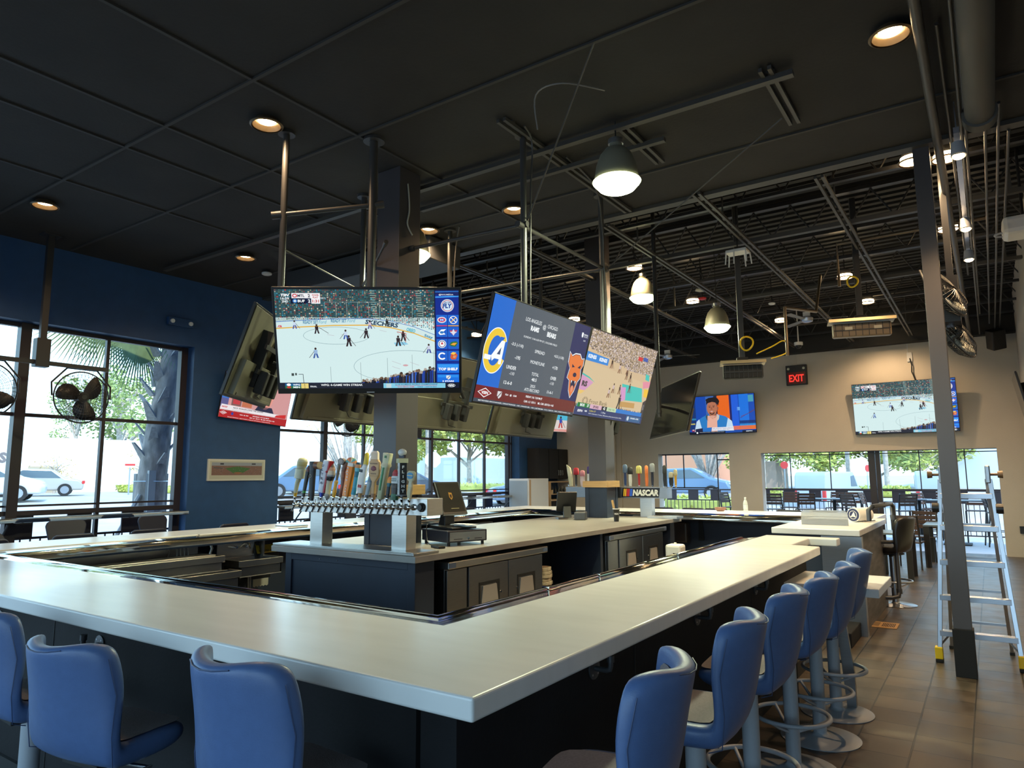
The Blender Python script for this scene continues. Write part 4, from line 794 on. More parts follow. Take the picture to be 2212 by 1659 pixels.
cable([(-2.38, 9.1, 3.2), (-2.2, 9.15, 3.28), (-2.05, 9.2, 3.35), (-2.02, 9.2, 3.2), (-2.2, 9.1, 3.12)], .008, m_yellow, 'thin yellow-green hose looping to the bent gas pipe')
# exit sign
t = thing('exit_sign', 'black emergency exit sign with lit red EXIT letters and two round lamps', 'sign', (-3.58, YW-.04, 3.95))
MB().box(-.235, .235, -.04, .04, -.235, .235).build('housing', m_blkplastic, t, bevel=.01)
P_ = Pic(.44, .44, 440, 440); P_.rect(20, 150, 420, 425, (.03, 0, 0)); P_.layer(); P_.text('EXIT', 220, 292, 170, C_(255, 60, 50), w=330, bold=.03); P_.build('exit_lettering', t, M=Matrix.Translation((0, -.0405, 0)) @ Matrix.Rotation(R(90), 4, 'X'))
for x in (-.17, .17): MB().cyl((x, -.04, .16), (x, -.06, .15), .028, n=16).build('round_lamp', mat('pale_lamp', (.7, .75, .6), .3), t, smooth=40)
MB().cyl((0, .03, .235), (0, .03, .50), .006, n=6).build('conduit', m_tan, t)
# emergency lamps unit on navy wall
t = thing('emergency_light', 'dark emergency light box with two small lamps high on the navy wall', 'emergency light', (-9.68, 5.5, 3.92))
MB().box(-.02, .05, -.19, .19, -.06, .06).build('housing', m_blue, t, bevel=.008)
for y in (-.14, .14): MB().cyl((.05, y, 0), (.075, y, -.005), .03, n=14).build('round_lamp', m_white, t, smooth=40)
# drums fans in wire cages
def wire_cage(r, d, nsp=40, rings=9, M=None):
    b = MB()
    for s_ in (-1, 1):
        for k in range(nsp):
            a = 2*PI*k/nsp; c_, q_ = math.cos(a), math.sin(a)
            b.tube([(c_*r*.12, q_*r*.12, s_*d*1.0), (c_*r*.7, q_*r*.7, s_*d*.85), (c_*r, q_*r, s_*d*.15)], .0022, 3)
        for j in range(rings): u = .15+.85*j/(rings-1); rr = r*u; z = s_*d*(1-.15*u/.7 if u < .7 else .85-.7*(u-.7)/.3); b.torus((0, 0, z), rr, .002, 32, 3)
    b.torus((0, 0, 0), r, .009, 40, 6)
    return b
def drum_fan(loc, r, label, face, ang=.3, cols=(m_darkmetal,), yoke=True, group=None, tilt=0):
    t = thing('cage_fan', label, 'fan', loc, 0, group)
    M = (Matrix.Rotation(face, 4, 'Z') @ Matrix.Rotation(R(90)+tilt, 4, 'X'))
    t.rotation_euler = M.to_euler()
    wire_cage(r, .09).build('cage', m_steel_blk, t)
    MB().cyl((0, 0, -.09), (0, 0, .05), r*.2, r*.2, n=18).cyl((0, 0, .05), (0, 0, .075), r*.11, n=14).build('motor', m_blkplastic, t, smooth=40, bevel=.004)
    for k in range(3):
        a = ang+k*2*PI/3; n_ = 8; b = MB()
        for i in range(n_+1):
            u = i/n_; rr = r*(.12+.78*u); hw = r*(.10+.26*math.sin(PI*min(1, u*.72+.06)))*(1 if u < .95 else .6); sh = .42*u*u*r
            for s_ in (-1, 1):
                x, y = rr, s_*hw+sh*.5; b.v.append((x*math.cos(a)-y*math.sin(a), x*math.sin(a)+y*math.cos(a), s_*hw*.28))
        for i in range(n_): b.f.append((2*i, 2*i+2, 2*i+3, 2*i+1)); b.c.append(None)
        o = b.build('blade', cols[0], t, smooth=80); md = o.modifiers.new('s', 'SOLIDIFY'); md.thickness = .003
    if yoke: MB().tube([(-r*1.06, 0, 0), (-r*1.08, r*.5, -.02), (-r*.55, r*1.12, -.03), (r*.55, r*1.12, -.03), (r*1.08, r*.5, -.02), (r*1.06, 0, 0)], .012, 6).build('yoke', m_steel_blk, t)
    return t
for (x, y), lb in (((-9.2, 4.03), 'round wire cage fan before the left window, right of the pole'), ((-9.2, 3.02), 'round wire cage fan cut off at the left picture edge')):
    drum_fan((x, y, 2.65), .315, lb, R(90+0), .6 if y > 3.5 else 1.3)
for y, lb in ((8.35, 'wire cage fan partly hidden under the hanging screens, left one over the second window'), (9.45, 'wire cage fan partly hidden behind the large column over the second window')):
    drum_fan((-9.2, y, 2.67), .315, lb, R(90), 1.1)
def fan_pole(y, ya, yb, lb, h=1.55):
    t = thing('fan_mount', lb, 'mount', (-9.2, y, 3.03)); MB().box(-.03, .03, -.035, .035, .1, h).build('pole', m_blue if 0 else m_steel_blk, t)
    MB().box(-.06, .06, -.075, .075, -.06, .28).build('junction_box', m_steel_blk, t, bevel=.006); MB().box(-.02, .02, ya-y, yb-y, -.03, .02).build('crossbar', m_steel_blk, t); MB().box(-.08, .08, -.1, .1, h, h+.02).build('ceiling_plate', m_steel_blk, t)
fan_pole(3.55, 2.6, 4.32, 'black pole with junction box and crossbar holding the two left window fans'); fan_pole(8.9, 8.0, 9.8, 'black pole holding the two fans over the second window', 2.23)
for dy, z, k, l in ((0, 3.42, 0, 'upper chrome and wire fan tilted sideways beside the slim column'), (.35, 3.05, 1, 'lower wire fan hanging behind the tilted fan near the slim column')):
    t = drum_fan((-.22+.04*k, 8.0+dy, z), .27, l, R(72), .4, (mat('pale_blade', (.45, .47, .45), .3),), tilt=R(-28)); 
MB_t = thing('fan_hanger', 'black bracket arm hanging the tilted wire fans from the ceiling', 'mount', (-.18, 8.1, 3.5)); MB().box(-.03, .03, -.03, .03, .1, 1.76).build('arm', m_steel_blk, MB_t); MB().box(-.08, .06, -.04, .3, -.35, .12).build('bracket', m_steel_blk, MB_t)
# loudspeakers
t = thing('loudspeaker', 'dark loudspeaker tilted on the far wall near the right corner', 'speaker', (.30, YW-.42, 4.30)); MB().box(-.13, .13, -.12, .12, -.2, .2, Matrix.Rotation(R(25), 4, 'X') @ Matrix.Rotation(R(30), 4, 'Z')).build('cabinet', m_blkplastic, t, bevel=.02); MB().cyl((0, 0, .1), (0, .1, .5), .02, n=8).build('bracket', m_blkmatte, t)
t = thing('loudspeaker', 'small grey speaker bracket on the far beige wall above the hockey screen', 'speaker', (-.32, YW-.06, 4.22)); MB().box(-.05, .05, -.05, .05, -.12, .1).build('cabinet', m_tan, t, bevel=.01)
t = thing('loudspeaker', 'pale rounded ceiling speaker cut off at the right picture edge', 'speaker', (.52, 9.3, 4.35)); MB().box(-.2, .2, -.2, .2, -.1, .1).build('housing', m_white, t, bevel=.05); MB().cyl((0, 0, .1), (0, 0, .92), .015, n=8).build('stem', m_blkmatte, t); MB().torus((-.2, 0, -.05), .07, .012, 18, 6).build('ring', m_greymetal, t)
t = thing('tv_outlet', 'wall outlet with black power cord dangling to the hockey wall screen', 'outlet', (-1.25, YW-.01, 4.17)); MB().box(-.05, .05, -.02, .01, -.12, .08).build('plate', m_white, t, bevel=.004); MB().tube([(0, -.03, -.05), (.03, -.05, -.2), (.02, -.05, -.35), (.08, -.04, -.55)], .012, 6).build('cord', m_blkmatte, t); MB().cyl((-.03, 0, .08), (-.03, 0, .27), .008, n=6).build('conduit', m_white, t)
t = thing('wall_outlet', 'small black outlet low on the far beige wall at right', 'outlet', (.44, YW-.01, .53)); MB().box(-.05, .05, -.03, .01, -.07, .07).build('cover', m_blkplastic, t, bevel=.004)
# framed panorama
t = thing('framed_picture', 'white framed wide baseball stadium photograph on the navy wall', 'picture', (-9.68, 6.56, 1.77)); L2 = .50
MB().box(-.02, .012, -L2, L2, -.165, .165).build('frame', mat('silver_frame', (.62, .60, .52), .4), t, bevel=.004)
P_ = Pic(.94, .27, 940, 270); rnd = random.Random(9); P_.rect(0, 0, 940, 270, C_(190, 185, 165)); P_.layer(); P_.rect(30, 20, 910, 215, C_(130, 95, 85)); P_.layer(); P_.rect(30, 20, 910, 70, C_(150, 155, 165)); P_.poly([(250, 110), (470, 80), (700, 110), (560, 180), (400, 185)], C_(70, 110, 60))
P_.poly([(60, 90), (250, 100), (200, 120), (60, 110)], C_(100, 90, 90)); P_.layer(); P_.poly([(400, 175), (480, 165), (560, 175), (480, 205)], C_(150, 100, 70))
for i in range(200): x = rnd.uniform(35, 895); y = rnd.uniform(75, 205); P_.rect(x, y, x+7, y+4, C_(*[rnd.randint(60, 170)]*3))
P_.rect(170, 30, 230, 55, C_(60, 60, 70)); P_.rect(720, 30, 790, 52, C_(60, 60, 70)); P_.build('print', t, M=Matrix.Translation((.013, 0, .0)) @ Matrix.Rotation(R(90), 4, 'Z') @ Matrix.Rotation(R(90), 4, 'X'), m=M_PAINT)
# ================================================================ ISLAND EQUIPMENT
ZI = 1.05
m_pull = mat('satin_pull_plate', (.34, .30, .28), .4)
def fridge(y0, y1, label):
    t = thing('undercounter_refrigerator', label, 'refrigerator', (-3.72, (y0+y1)/2, 0)); L = (y1-y0)/2
    MB().box(-.62, -.03, -L+.04, L-.04, .06, .90).build('body', m_ssd, t, bevel=.004)
    MB().box(-.66, .05, -L, L, .905, .965).build('top', m_ss, t, bevel=.008)
    MB().box(.045, .052, -L+.005, -L+.09, .915, .955).box(.045, .052, L-.09, L-.01, .92, .95).build('badge', mat('blue_badge', (.12, .16, .25), .3), t)
    MB().box(-.03, .0, -L+.04, -L+.30, .08, .89).build('compressor_panel', m_ssd, t, bevel=.003)
    a = -L+.31; w = (L-.04-a)/2
    for k in (0, 1):
        ya = a+k*w; d = MB().box(-.03, .012, ya+.006, ya+w-.006, .08, .89).build('door', m_ssd, t, bevel=.004)
        m = ya+w/2; b = MB(); z0, z1 = .50, .72
        b.box(.012, .016, m-.15, m+.15, z1, z1+.025).box(.012, .016, m-.15, m-.135, z0, z1).box(.012, .016, m+.135, m+.15, z0, z1); b.build('recess_frame', m_blkmatte, d)
        MB().prism([(m-.135, z0), (m+.135, z0), (m+.10, z1-.01), (m-.10, z1-.01)], .0125, .020, Matrix(((0, 0, 1, 0), (1, 0, 0, 0), (0, 1, 0, 0), (0, 0, 0, 1)))).build('pull_plate', m_pull, d)
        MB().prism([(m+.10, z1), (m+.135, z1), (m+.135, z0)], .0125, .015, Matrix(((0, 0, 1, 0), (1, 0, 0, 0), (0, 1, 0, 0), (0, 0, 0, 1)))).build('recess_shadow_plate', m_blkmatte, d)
        yk = m+(.165 if k == 0 else -.165); MB().cyl((.012, yk, .63), (.022, yk, .63), .010, n=12).build('lock', m_chrome, d)
    return t
fridge(4.45, 5.98, 'stainless two-door under-counter refrigerator nearest the camera in the island')
fridge(7.35, 9.05, 'stainless two-door under-counter refrigerator farther along the island')
# stack of coasters / matchwood beside the fridge
for k in range(7):
    o = MB().prism([(.09*math.cos(a*PI/5+k), .09*math.sin(a*PI/5+k)*1.3) for a in range(10)], 0, .032).build('cardboard_stack', mat('torn_cardboard', (.36, .29, .20), .8, noise=.4, nscale=20), bevel=.004, loc=(-3.82+random.uniform(-.01, .01), 6.12, .5+k*.034))
    tag(o, 'crumpled brown bundle in the stack beside the nearer refrigerator, %s' % ('topmost of the stack' if k == 6 else 'lower in the stack'), 'bundle', 'crumpled brown bundles stacked beside the refrigerator')
tag(MB().box(-.1, .1, -.14, .14, 0, .5).build('steel_shelf', m_ssd, loc=(-3.82, 6.12, 0)), 'low steel shelf under the crumpled brown bundles', 'shelf')

def tower(loc, L, label, legs, h0=.30, h1=.43, D=.19, ry=0):
    t = thing('tap_tower', label, 'tap tower', loc)
    MB().box(-L/2, L/2, -D/2, D/2, h0, h1).build('tap_box', m_ss, t, bevel=.003)
    for x in legs: MB().box(x-.08, x+.08, -.06, .06, .01, h0).build('leg', m_ss, t, bevel=.003)
    return t
tw = tower((-4.40, 4.25, ZI), 1.50, 'long stainless tap tower on two square legs carrying many tap handles', (-.58, .42), h0=.30, h1=.432)
def faucet(parent, x, y, z, s=-1):
    b = MB(); b.lathe([(.026, 0), (.026, .008), (.016, .012), (.013, .045)], (0, 0, 0), 14, Matrix.Translation((x, y, z)) @ Matrix.Rotation(R(90 if s < 0 else -90), 4, 'X'))
    b.ball((x, y+s*.055, z), .019, 12).cyl((x, y+s*.055, z), (x, y+s*.055, z+.05), .008, .011, 10).cyl((x, y+s*.05, z-.005), (x, y+s*.085, z-.06), .012, .008, 10)
    return b.build('faucet', m_chrome, parent, smooth=50)
tw_in = Vector((-4.40, 4.25, ZI)); fx = [-5.19+.02]+[-5.06+.0795*i for i in range(17)]
for i, x in enumerate(fx): faucet(tw, x+4.40, -.095, .365)
k = MB(); k.torus((0, 0, 0), .028, .008, 18, 6, Matrix.Translation((.695, -.105, .365)) @ Matrix.Rotation(R(90), 4, 'X')).cyl((.695, -.095, .365), (.695, -.125, .365), .024, n=16); k.build('end_cap', m_blkplastic, tw, smooth=40)
# drip tray
t = thing('drip_tray', 'perforated stainless drip tray under the long tap tower', 'tray', (-4.53, 4.17, ZI))
MB().box(-.85, .85, -.13, .17, 0, .022).build('pan', m_ss, t, bevel=.004)
def perf():
    m = mat('perforated_steel', (.42, .42, .41), .3, metal=1); n = m.node_tree; b = n.nodes['Principled BSDF']; tcn = n.nodes.new('ShaderNodeTexCoord'); v = n.nodes.new('ShaderNodeTexVoronoi'); v.inputs['Scale'].default_value = 75; v.inputs['Randomness'].default_value = 0
    n.links.new(tcn.outputs['Object'], v.inputs['Vector']); r_ = n.nodes.new('ShaderNodeValToRGB'); r_.color_ramp.elements[0].position = .3; r_.color_ramp.elements[0].color = (.02, .02, .02, 1); r_.color_ramp.elements[1].position = .42; r_.color_ramp.elements[1].color = (.5, .5, .49, 1)
    n.links.new(v.outputs['Distance'], r_.inputs[0]); n.links.new(r_.outputs[0], b.inputs['Base Color']); return m
MB().box(-.83, .83, -.11, .15, .022, .024).build('perforated_grid', perf(), t)

# ---- tap handles
def handle(x, y, z, label, secs, e=1.0, n=16, text=None, lean=0, extra=None, scale=1.0, tilt=4):
    t = thing('beer_tap', label, 'tap handle', (x, y, z), 0, None)
    t.rotation_euler = (R(tilt), R(lean), 0); t.scale = (scale*1.28, scale*1.15, scale)
    MB().loft([(q[0], q[1], q[2], q[3], q[4], q[5]) + tuple(q[6:]) for q in secs], n, e).build('grip', M_PAINT, t, smooth=50)
    MB().lathe([(.009, -.02), (.011, .005), (.013, .012), (.009, .02)], n=10).build('ferrule', m_chrome, t, smooth=50)
    if extra:
        b = MB(); extra(b); b.build('ornament', M_PAINT, t, smooth=50)
    if text:
        for (s_, tx, ty, tz, w, h, rz, c, vert) in text:
            P_ = Pic(w, h, 100*w/h if w > h else 100, 100 if w > h else 100*h/w)
            U, V = P_.U, P_.V
            if vert:
                k = len(s_)
                for i, ch in enumerate(s_): P_.text(ch, U/2, V*(i+.5)/k, V/k*.62, c, bold=.04)
            else:
                rows = s_.split('|')
                for i, rw in enumerate(rows): P_.text(rw, U/2, V*(i+.5)/len(rows), V/len(rows)*.6, c, w=U*.86, bold=.03)
            P_.build('lettering', t, M=Matrix.Translation((tx, ty, tz)) @ Matrix.Rotation(R(rz), 4, 'Z') @ Matrix.Rotation(R(90), 4, 'X'), m=M_PAINT)
    return t
cream, tan_, blk, wht, brn, org, teal, grn, red, gold = C_(205, 195, 160), C_(190, 150, 100), C_(28, 28, 32), C_(225, 225, 222), C_(120, 75, 55), C_(235, 140, 40), C_(60, 150, 175), C_(60, 120, 70), C_(180, 40, 50), C_(225, 170, 50)
ZT = ZI+.365+.055; YT = 4.25-.15
H = []
H.append((0, 'cream baseball-shaped handle, leftmost on the tower end', [(0, 0, 0, .010, .010, gold), (0, 0, .05, .014, .014, cream), (.008, 0, .14, .018, .018, cream), (.02, 0, .18, .020, .02, C_(120, 130, 120)), (.022, 0, .185, .040, .036, C_(215, 212, 185)), (.03, 0, .27, .042, .038, C_(140, 155, 145)), (.03, 0, .275, .030, .03, cream), (.035, 0, .30, .040, .036, C_(190, 175, 120)), (.04, 0, .34, .042, .038, cream), (.04, 0, .365, .034, .03, cream), (.04, 0, .375, .015, .012, cream)], 1, {}))
H.append((1, 'slim black handle with brown top and small green mark', [(0, 0, 0, .009, .009, blk), (.004, 0, .05, .013, .010, C_(60, 140, 60)), (.006, 0, .07, .013, .010, blk), (.018, 0, .20, .016, .012, blk), (.022, 0, .245, .018, .013, C_(110, 50, 45)), (.025, 0, .28, .012, .01, brn), (.026, 0, .30, .004, .004, brn)], .6, {}))
H.append((2, 'thin reddish brown handle half hidden behind the black one', [(0, 0, 0, .008, .008, brn), (.002, 0, .1, .011, .01, C_(150, 95, 75)), (.01, 0, .22, .012, .01, brn), (.012, 0, .27, .006, .006, brn)], 1, {}))
H.append((2.6, 'tall black stout tap handle with a brown barrel at the top', [(0, 0, -.02, .012, .012, blk), (0, 0, .03, .017, .016, blk), (-.004, 0, .10, .022, .018, blk), (-.004, 0, .25, .026, .02, C_(45, 45, 55)), (-.004, 0, .30, .027, .022, blk), (-.004, 0, .33, .026, .022, C_(50, 45, 42))], .75, dict(extra=lambda b: b.color(brn).cyl((.03, 0, .295), (.07, .0, .295), .034, .036, 16).color(C_(170, 150, 120)).cyl((.07, 0, .295), (.073, 0, .295), .034, .034, 16).color(C_(200, 195, 180)).torus((0, 0, 0), .012, .002, 12, 5, Matrix.Translation((-.006, -.021, .20)) @ Matrix.Rotation(R(90), 4, 'X')))))
H.append((4, 'slanted silver, white and red prism handle on a blue stem', [(0, 0, 0, .008, .008, C_(40, 70, 190)), (0, 0, .055, .012, .012, C_(40, 70, 190)), (.003, 0, .056, .024, .022, C_(215, 215, 225)), (.03, 0, .33, .028, .024, C_(235, 235, 238)), (.031, 0, .345, .026, .022, wht)], .18, dict(n=8, text=[('ULTRA', .014, -.0295, .22, .030, .19, 0, C_(60, 60, 90), True)], extra=lambda b: b.color(red).prism([(-.006, -.022), (.006, -.022), (.006, .022), (-.006, .022)], .06, .34, Matrix.Translation((.034, 0, 0)) @ Matrix.Shear('XY', 4, (.09, 0))))))
H.append((5, 'cream tapered handle with black emblem and pointed swirl top', [(0, 0, 0, .012, .012, C_(150, 145, 140)), (0, 0, .03, .024, .022, C_(160, 155, 150)), (0, 0, .045, .020, .018, cream), (.004, 0, .14, .022, .02, C_(205, 190, 170)), (.006, 0, .16, .026, .022, blk), (.012, 0, .20, .034, .026, C_(150, 150, 150)), (.014, 0, .215, .034, .026, C_(215, 195, 170)), (.016, 0, .25, .030, .022, C_(200, 150, 120)), (.02, 0, .28, .018, .016, C_(120, 95, 80)), (.022, 0, .31, .003, .003, brn)], .9, dict(extra=lambda b: b.color(red).ball((-.012, -.02, .235), .011, 8).color(blk).ball((.004, -.017, .18), .016, 10))))
H.append((6, 'yellow handle with a grey-brown stick top', [(0, 0, 0, .009, .009, gold), (.002, 0, .06, .016, .014, C_(235, 170, 60)), (.006, 0, .11, .012, .01, gold), (.010, 0, .15, .016, .014, C_(225, 170, 80)), (.012, 0, .165, .009, .009, C_(110, 95, 80)), (.018, 0, .25, .012, .010, C_(120, 110, 90)), (.022, 0, .30, .014, .010, C_(80, 90, 70)), (.022, 0, .335, .006, .005, C_(70, 70, 60))], 1, {}))
H.append((7, 'wavy brown bat handle with a round grey disc top', [(0, 0, 0, .010, .010, brn), (.004, 0, .05, .015, .014, C_(135, 85, 65)), (.016, 0, .12, .015, .014, brn), (.010, 0, .19, .017, .015, C_(140, 90, 65)), (.008, 0, .24, .018, .015, brn), (.018, 0, .30, .020, .016, C_(130, 90, 70)), (.022, 0, .335, .016, .012, brn)], 1, dict(extra=lambda b: b.color(C_(110, 100, 95)).cyl((.0, -.005, .325), (.0, -.03, .325), .030, .030, 18).color(C_(150, 140, 135)).cyl((.0, -.03, .325), (.0, -.032, .325), .020, .020, 16))))
H.append((8, 'orange prism handle reading MANGO CART with an umbrella top', [(0, 0, 0, .008, .008, wht), (0, 0, .025, .010, .010, wht), (0, 0, .026, .026, .022, org), (.022, 0, .28, .028, .024, C_(240, 150, 60)), (.022, 0, .285, .027, .022, wht), (.022, 0, .315, .026, .02, wht)], .15, dict(n=8, text=[('MANGO CART', .011, -.0285, .155, .024, .25, 0, wht, True)], extra=lambda b: [b.color([C_(235, 140, 60), C_(90, 170, 170), C_(230, 215, 150), C_(200, 90, 50)][i % 4]).prism([(0, 0), (.048*math.cos(R(a)), .048*math.sin(R(a))), (.048*math.cos(R(a+30)), .048*math.sin(R(a+30)))], -.008, .008, Matrix.Translation((.022, -.01, .315)) @ Matrix.Rotation(R(90), 4, 'X')) for i, a in enumerate(range(0, 180, 30))])))
H.append((9, 'teal blue bottle-shaped handle with a dark wave top', [(0, 0, 0, .008, .008, wht), (0, 0, .04, .018, .014, teal), (.004, 0, .10, .016, .012, C_(70, 165, 190)), (.008, 0, .19, .015, .012, C_(50, 120, 145)), (.012, 0, .24, .018, .013, C_(110, 190, 205)), (.014, 0, .27, .024, .015, C_(205, 140, 90)), (.016, 0, .30, .024, .014, C_(35, 80, 100)), (.016, 0, .318, .012, .008, teal)], .8, {}))
H.append((10, 'white oval handle with red script and a yellow tip', [(0, 0, 0, .010, .010, tan_), (0, 0, .05, .014, .012, C_(170, 130, 80)), (0, 0, .055, .022, .012, wht), (.002, 0, .15, .030, .014, C_(225, 222, 215)), (.010, 0, .25, .026, .013, wht), (.02, 0, .29, .020, .012, C_(200, 195, 180)), (.024, 0, .30, .020, .012, C_(215, 190, 60)), (.026, 0, .39, .016, .012, C_(225, 195, 50)), (.028, 0, .40, .006, .006, gold)], .8, dict(extra=lambda b: b.color(blk).box(-.018, .014, -.0155, -.013, .23, .255).color(C_(170, 50, 50)).box(-.016, .016, -.0165, -.014, .10, .125))))
H.append((11, 'slim marbled blue-grey leaning handle', [(0, 0, 0, .009, .009, C_(90, 90, 90)), (.004, 0, .04, .016, .012, C_(150, 165, 175)), (.016, 0, .15, .018, .013, C_(110, 130, 145)), (.024, 0, .24, .014, .01, C_(165, 175, 180)), (.026, 0, .26, .006, .006, C_(120, 120, 120))], .8, {}))
H.append((12, 'pale wooden paddle handle reading ALLAGASH WHITE with a pig emblem', [(0, 0, 0, .013, .011, C_(135, 95, 60)), (0, 0, .05, .014, .012, tan_), (0, 0, .15, .014, .012, C_(200, 160, 110)), (0, 0, .19, .042, .012, tan_), (0, 0, .205, .047, .013, C_(200, 160, 112)), (0, 0, .31, .047, .013, C_(200, 160, 112)), (0, 0, .33, .034, .013, tan_), (-.004, 0, .335, .034, .012, C_(215, 195, 170)), (-.004, 0, .39, .032, .011, C_(225, 205, 185)), (0, 0, .405, .016, .008, tan_)], .35, dict(text=[('ALLAGASH', 0, -.0140, .30, .082, .018, 0, C_(80, 50, 35), False), ('WHITE', 0, -.0140, .215, .06, .016, 0, C_(60, 35, 25), False)], extra=lambda b: b.color(C_(110, 40, 50)).loft([(0, -.014, .238, .008, .003, C_(110, 40, 50)), (0, -.014, .25, .026, .004, C_(120, 45, 55)), (0, -.014, .27, .022, .003, C_(110, 40, 50)), (0, -.014, .28, .006, .002, C_(110, 40, 50))], 12))))
H.append((13, 'tall square cream handle with green stripe reading sideways', [(0, 0, 0, .008, .008, cream), (0, 0, .012, .020, .018, C_(200, 200, 165)), (.020, 0, .27, .024, .02, C_(205, 205, 170)), (.022, 0, .285, .032, .024, cream), (.026, 0, .31, .026, .02, C_(200, 200, 165)), (.028, 0, .385, .030, .022, C_(215, 212, 185)), (.028, 0, .39, .028, .02, cream)], .2, dict(n=8, extra=lambda b: b.color(C_(40, 130, 80)).prism([(-.007, -.025), (.005, -.025), (.005, -.0195), (-.007, -.0195)], .08, .27, Matrix.Shear('XY', 4, (.075, 0))).color(grn).box(.02, .036, -.0245, -.022, .35, .37))))
H.append((14, 'short handle with orange flower head and dark blue stem', [(0, 0, 0, .009, .009, blk), (0, 0, .05, .014, .01, C_(40, 50, 60)), (.002, 0, .11, .013, .010, C_(50, 110, 125)), (.004, 0, .14, .017, .012, C_(225, 150, 60)), (.006, 0, .17, .020, .012, C_(235, 130, 50)), (.008, 0, .19, .010, .008, org)], .9, {}))
H.append((15, 'chunky dark carved handle with white label and red lobster-like top', [(0, 0, 0, .026, .020, C_(40, 90, 60)), (0, 0, .03, .026, .02, C_(50, 110, 75)), (0, 0, .05, .022, .018, C_(60, 55, 50)), (.002, 0, .10, .026, .02, C_(85, 75, 65)), (.002, 0, .13, .024, .02, C_(50, 45, 42)), (.002, 0, .135, .030, .016, wht), (.002, 0, .19, .030, .016, wht), (.002, 0, .195, .022, .014, red), (.004, 0, .22, .024, .016, C_(190, 55, 50)), (.004, 0, .245, .010, .008, red)], .7, dict(text=[('LONDON|SMOKEHOUSE', .002, -.0170, .165, .05, .03, 0, C_(70, 110, 110), False)])))
H.append((16, 'white and black square handle reading FLIGHT with a ball on top', [(0, 0, -.005, .006, .006, C_(120, 120, 120)), (0, 0, .035, .010, .010, C_(130, 130, 130)), (0, 0, .036, .040, .036, C_(120, 120, 125)), (0, 0, .045, .040, .036, C_(100, 100, 105))], .9, dict(text=[('FLIGHT', -.0140, -.0265, .17, .024, .22, -35, C_(110, 120, 125), True), ('FLIGHT', .0265, -.0205, .17, .026, .23, 50, wht, True)],
          extra=lambda b: b.color(wht).box(-.028, .028, -.0235, .0235, .045, .32, Matrix.Rotation(R(-35), 4, 'Z')).color(blk).box(.0285, .031, -.0235, .0235, .045, .32, Matrix.Rotation(R(-35), 4, 'Z')).color(C_(205, 200, 160)).box(-.035, .035, -.032, .032, .30, .335, Matrix.Rotation(R(-35), 4, 'Z')).color(C_(40, 40, 60)).box(-.022, .022, -.01, .01, .34, .365).color(wht).ball((0, 0, .385), .030, 14))))
H.append((17, 'cream handle with a shield head and blue round emblem, rightmost', [(0, 0, 0, .010, .010, cream), (0, 0, .06, .017, .014, cream), (.004, 0, .11, .016, .013, C_(215, 205, 175)), (.006, 0, .15, .013, .011, cream), (.006, 0, .165, .032, .013, cream), (.006, 0, .22, .033, .013, cream), (.006, 0, .235, .022, .010, cream)], .5, dict(extra=lambda b: b.color(C_(80, 150, 195)).cyl((.006, -.013, .197), (.006, -.017, .197), .026, .026, 18).color(C_(225, 200, 140)).box(-.016, .03, -.018, -.0165, .195, .202))))
for i, l, secs, e, kw in H:
    x = fx[0] if i == 0 else -5.06+.0795*(i-1)
    ln = {2.6: 1, 16: 0, 12: 3, 15: 2, 17: 4}.get(i, 7)
    if i == 2.6: x = -4.94
    kw = dict(kw); handle(x, YT, ZT, l, secs, e, lean=ln, tilt=0, scale=.98, **kw)
# ---- second tower with racing sign
tw2 = thing('tap_tower', 'farther stainless tap tower carrying the NASCAR sign, passing behind a column', 'tap tower', (-4.60, 9.52, ZI))
MB().box(-.84, .80, -.10, .10, .27, .43).build('tap_box', m_ssd, tw2, bevel=.003)
for x in (-.42, .46): MB().box(x-.09, x+.09, -.06, .06, .0, .27).build('leg', m_ss, tw2, bevel=.003)
P_ = Pic(.60, .135, 600, 135); P_.poly([(20, 0), (600, 0), (580, 135), (0, 135)], C_(18, 20, 28)); P_.layer()
for i, (c, w) in enumerate(((C_(225, 175, 40), 18), (C_(225, 175, 40), 18), (C_(200, 40, 55), 18), (C_(200, 40, 55), 18), (C_(45, 90, 200), 40))): x = 30+i*25; P_.poly([(x+12, 14), (x+12+w, 14), (x+w, 120), (x, 120)], c)
P_.layer(); P_.text('NASCAR', 378, 68, 92, wht, w=400, bold=.055, shear=.18)
P_.build('racing_sign', tw2, M=Matrix.Translation((.40, -.104, .35)) @ Matrix.Rotation(R(90), 4, 'X'), m=M_PAINT)
def h2(x, z, label, secs, e=.8, **kw): handle(x, 9.52, ZI+.43+.01, label, secs, e, tilt=0, **kw)
S2 = lambda c, hh, w=.018, d=.012, top=None, tw=None: [(0, 0, 0, w*.7, d, c), (0, 0, hh*.3, w, d, c), (0, 0, hh*.6, w*.9, d, c), (0, 0, hh*.62, tw or w*1.3, d*1.2, top or c), (0, 0, hh*.95, (tw or w*1.3)*.9, d*1.2, top or c), (0, 0, hh, (tw or w)*.4, d*.5, top or c)]
h2(-5.44, 0, 'pale wedge-shaped handle, leftmost on the farther tower', [(.03, 0, 0, .018, .014, cream), (.02, 0, .15, .030, .014, C_(215, 205, 175)), (.0, 0, .28, .026, .01, cream), (-.03, 0, .33, .004, .004, cream)], .4)
h2(-5.31, 0, 'handle with red and yellow shield top on a dark twisted stem', S2(C_(50, 45, 40), .28, .016, .012, red, .040))
h2(-5.20, 0, 'white and red block handle on the farther tower', S2(C_(215, 190, 190), .24, .028, .014, C_(190, 120, 130), .030), .3)
h2(-5.09, 0, 'white handle with purple tip just left of the far column', S2(wht, .30, .018, .012, C_(70, 50, 110), .020), .4)
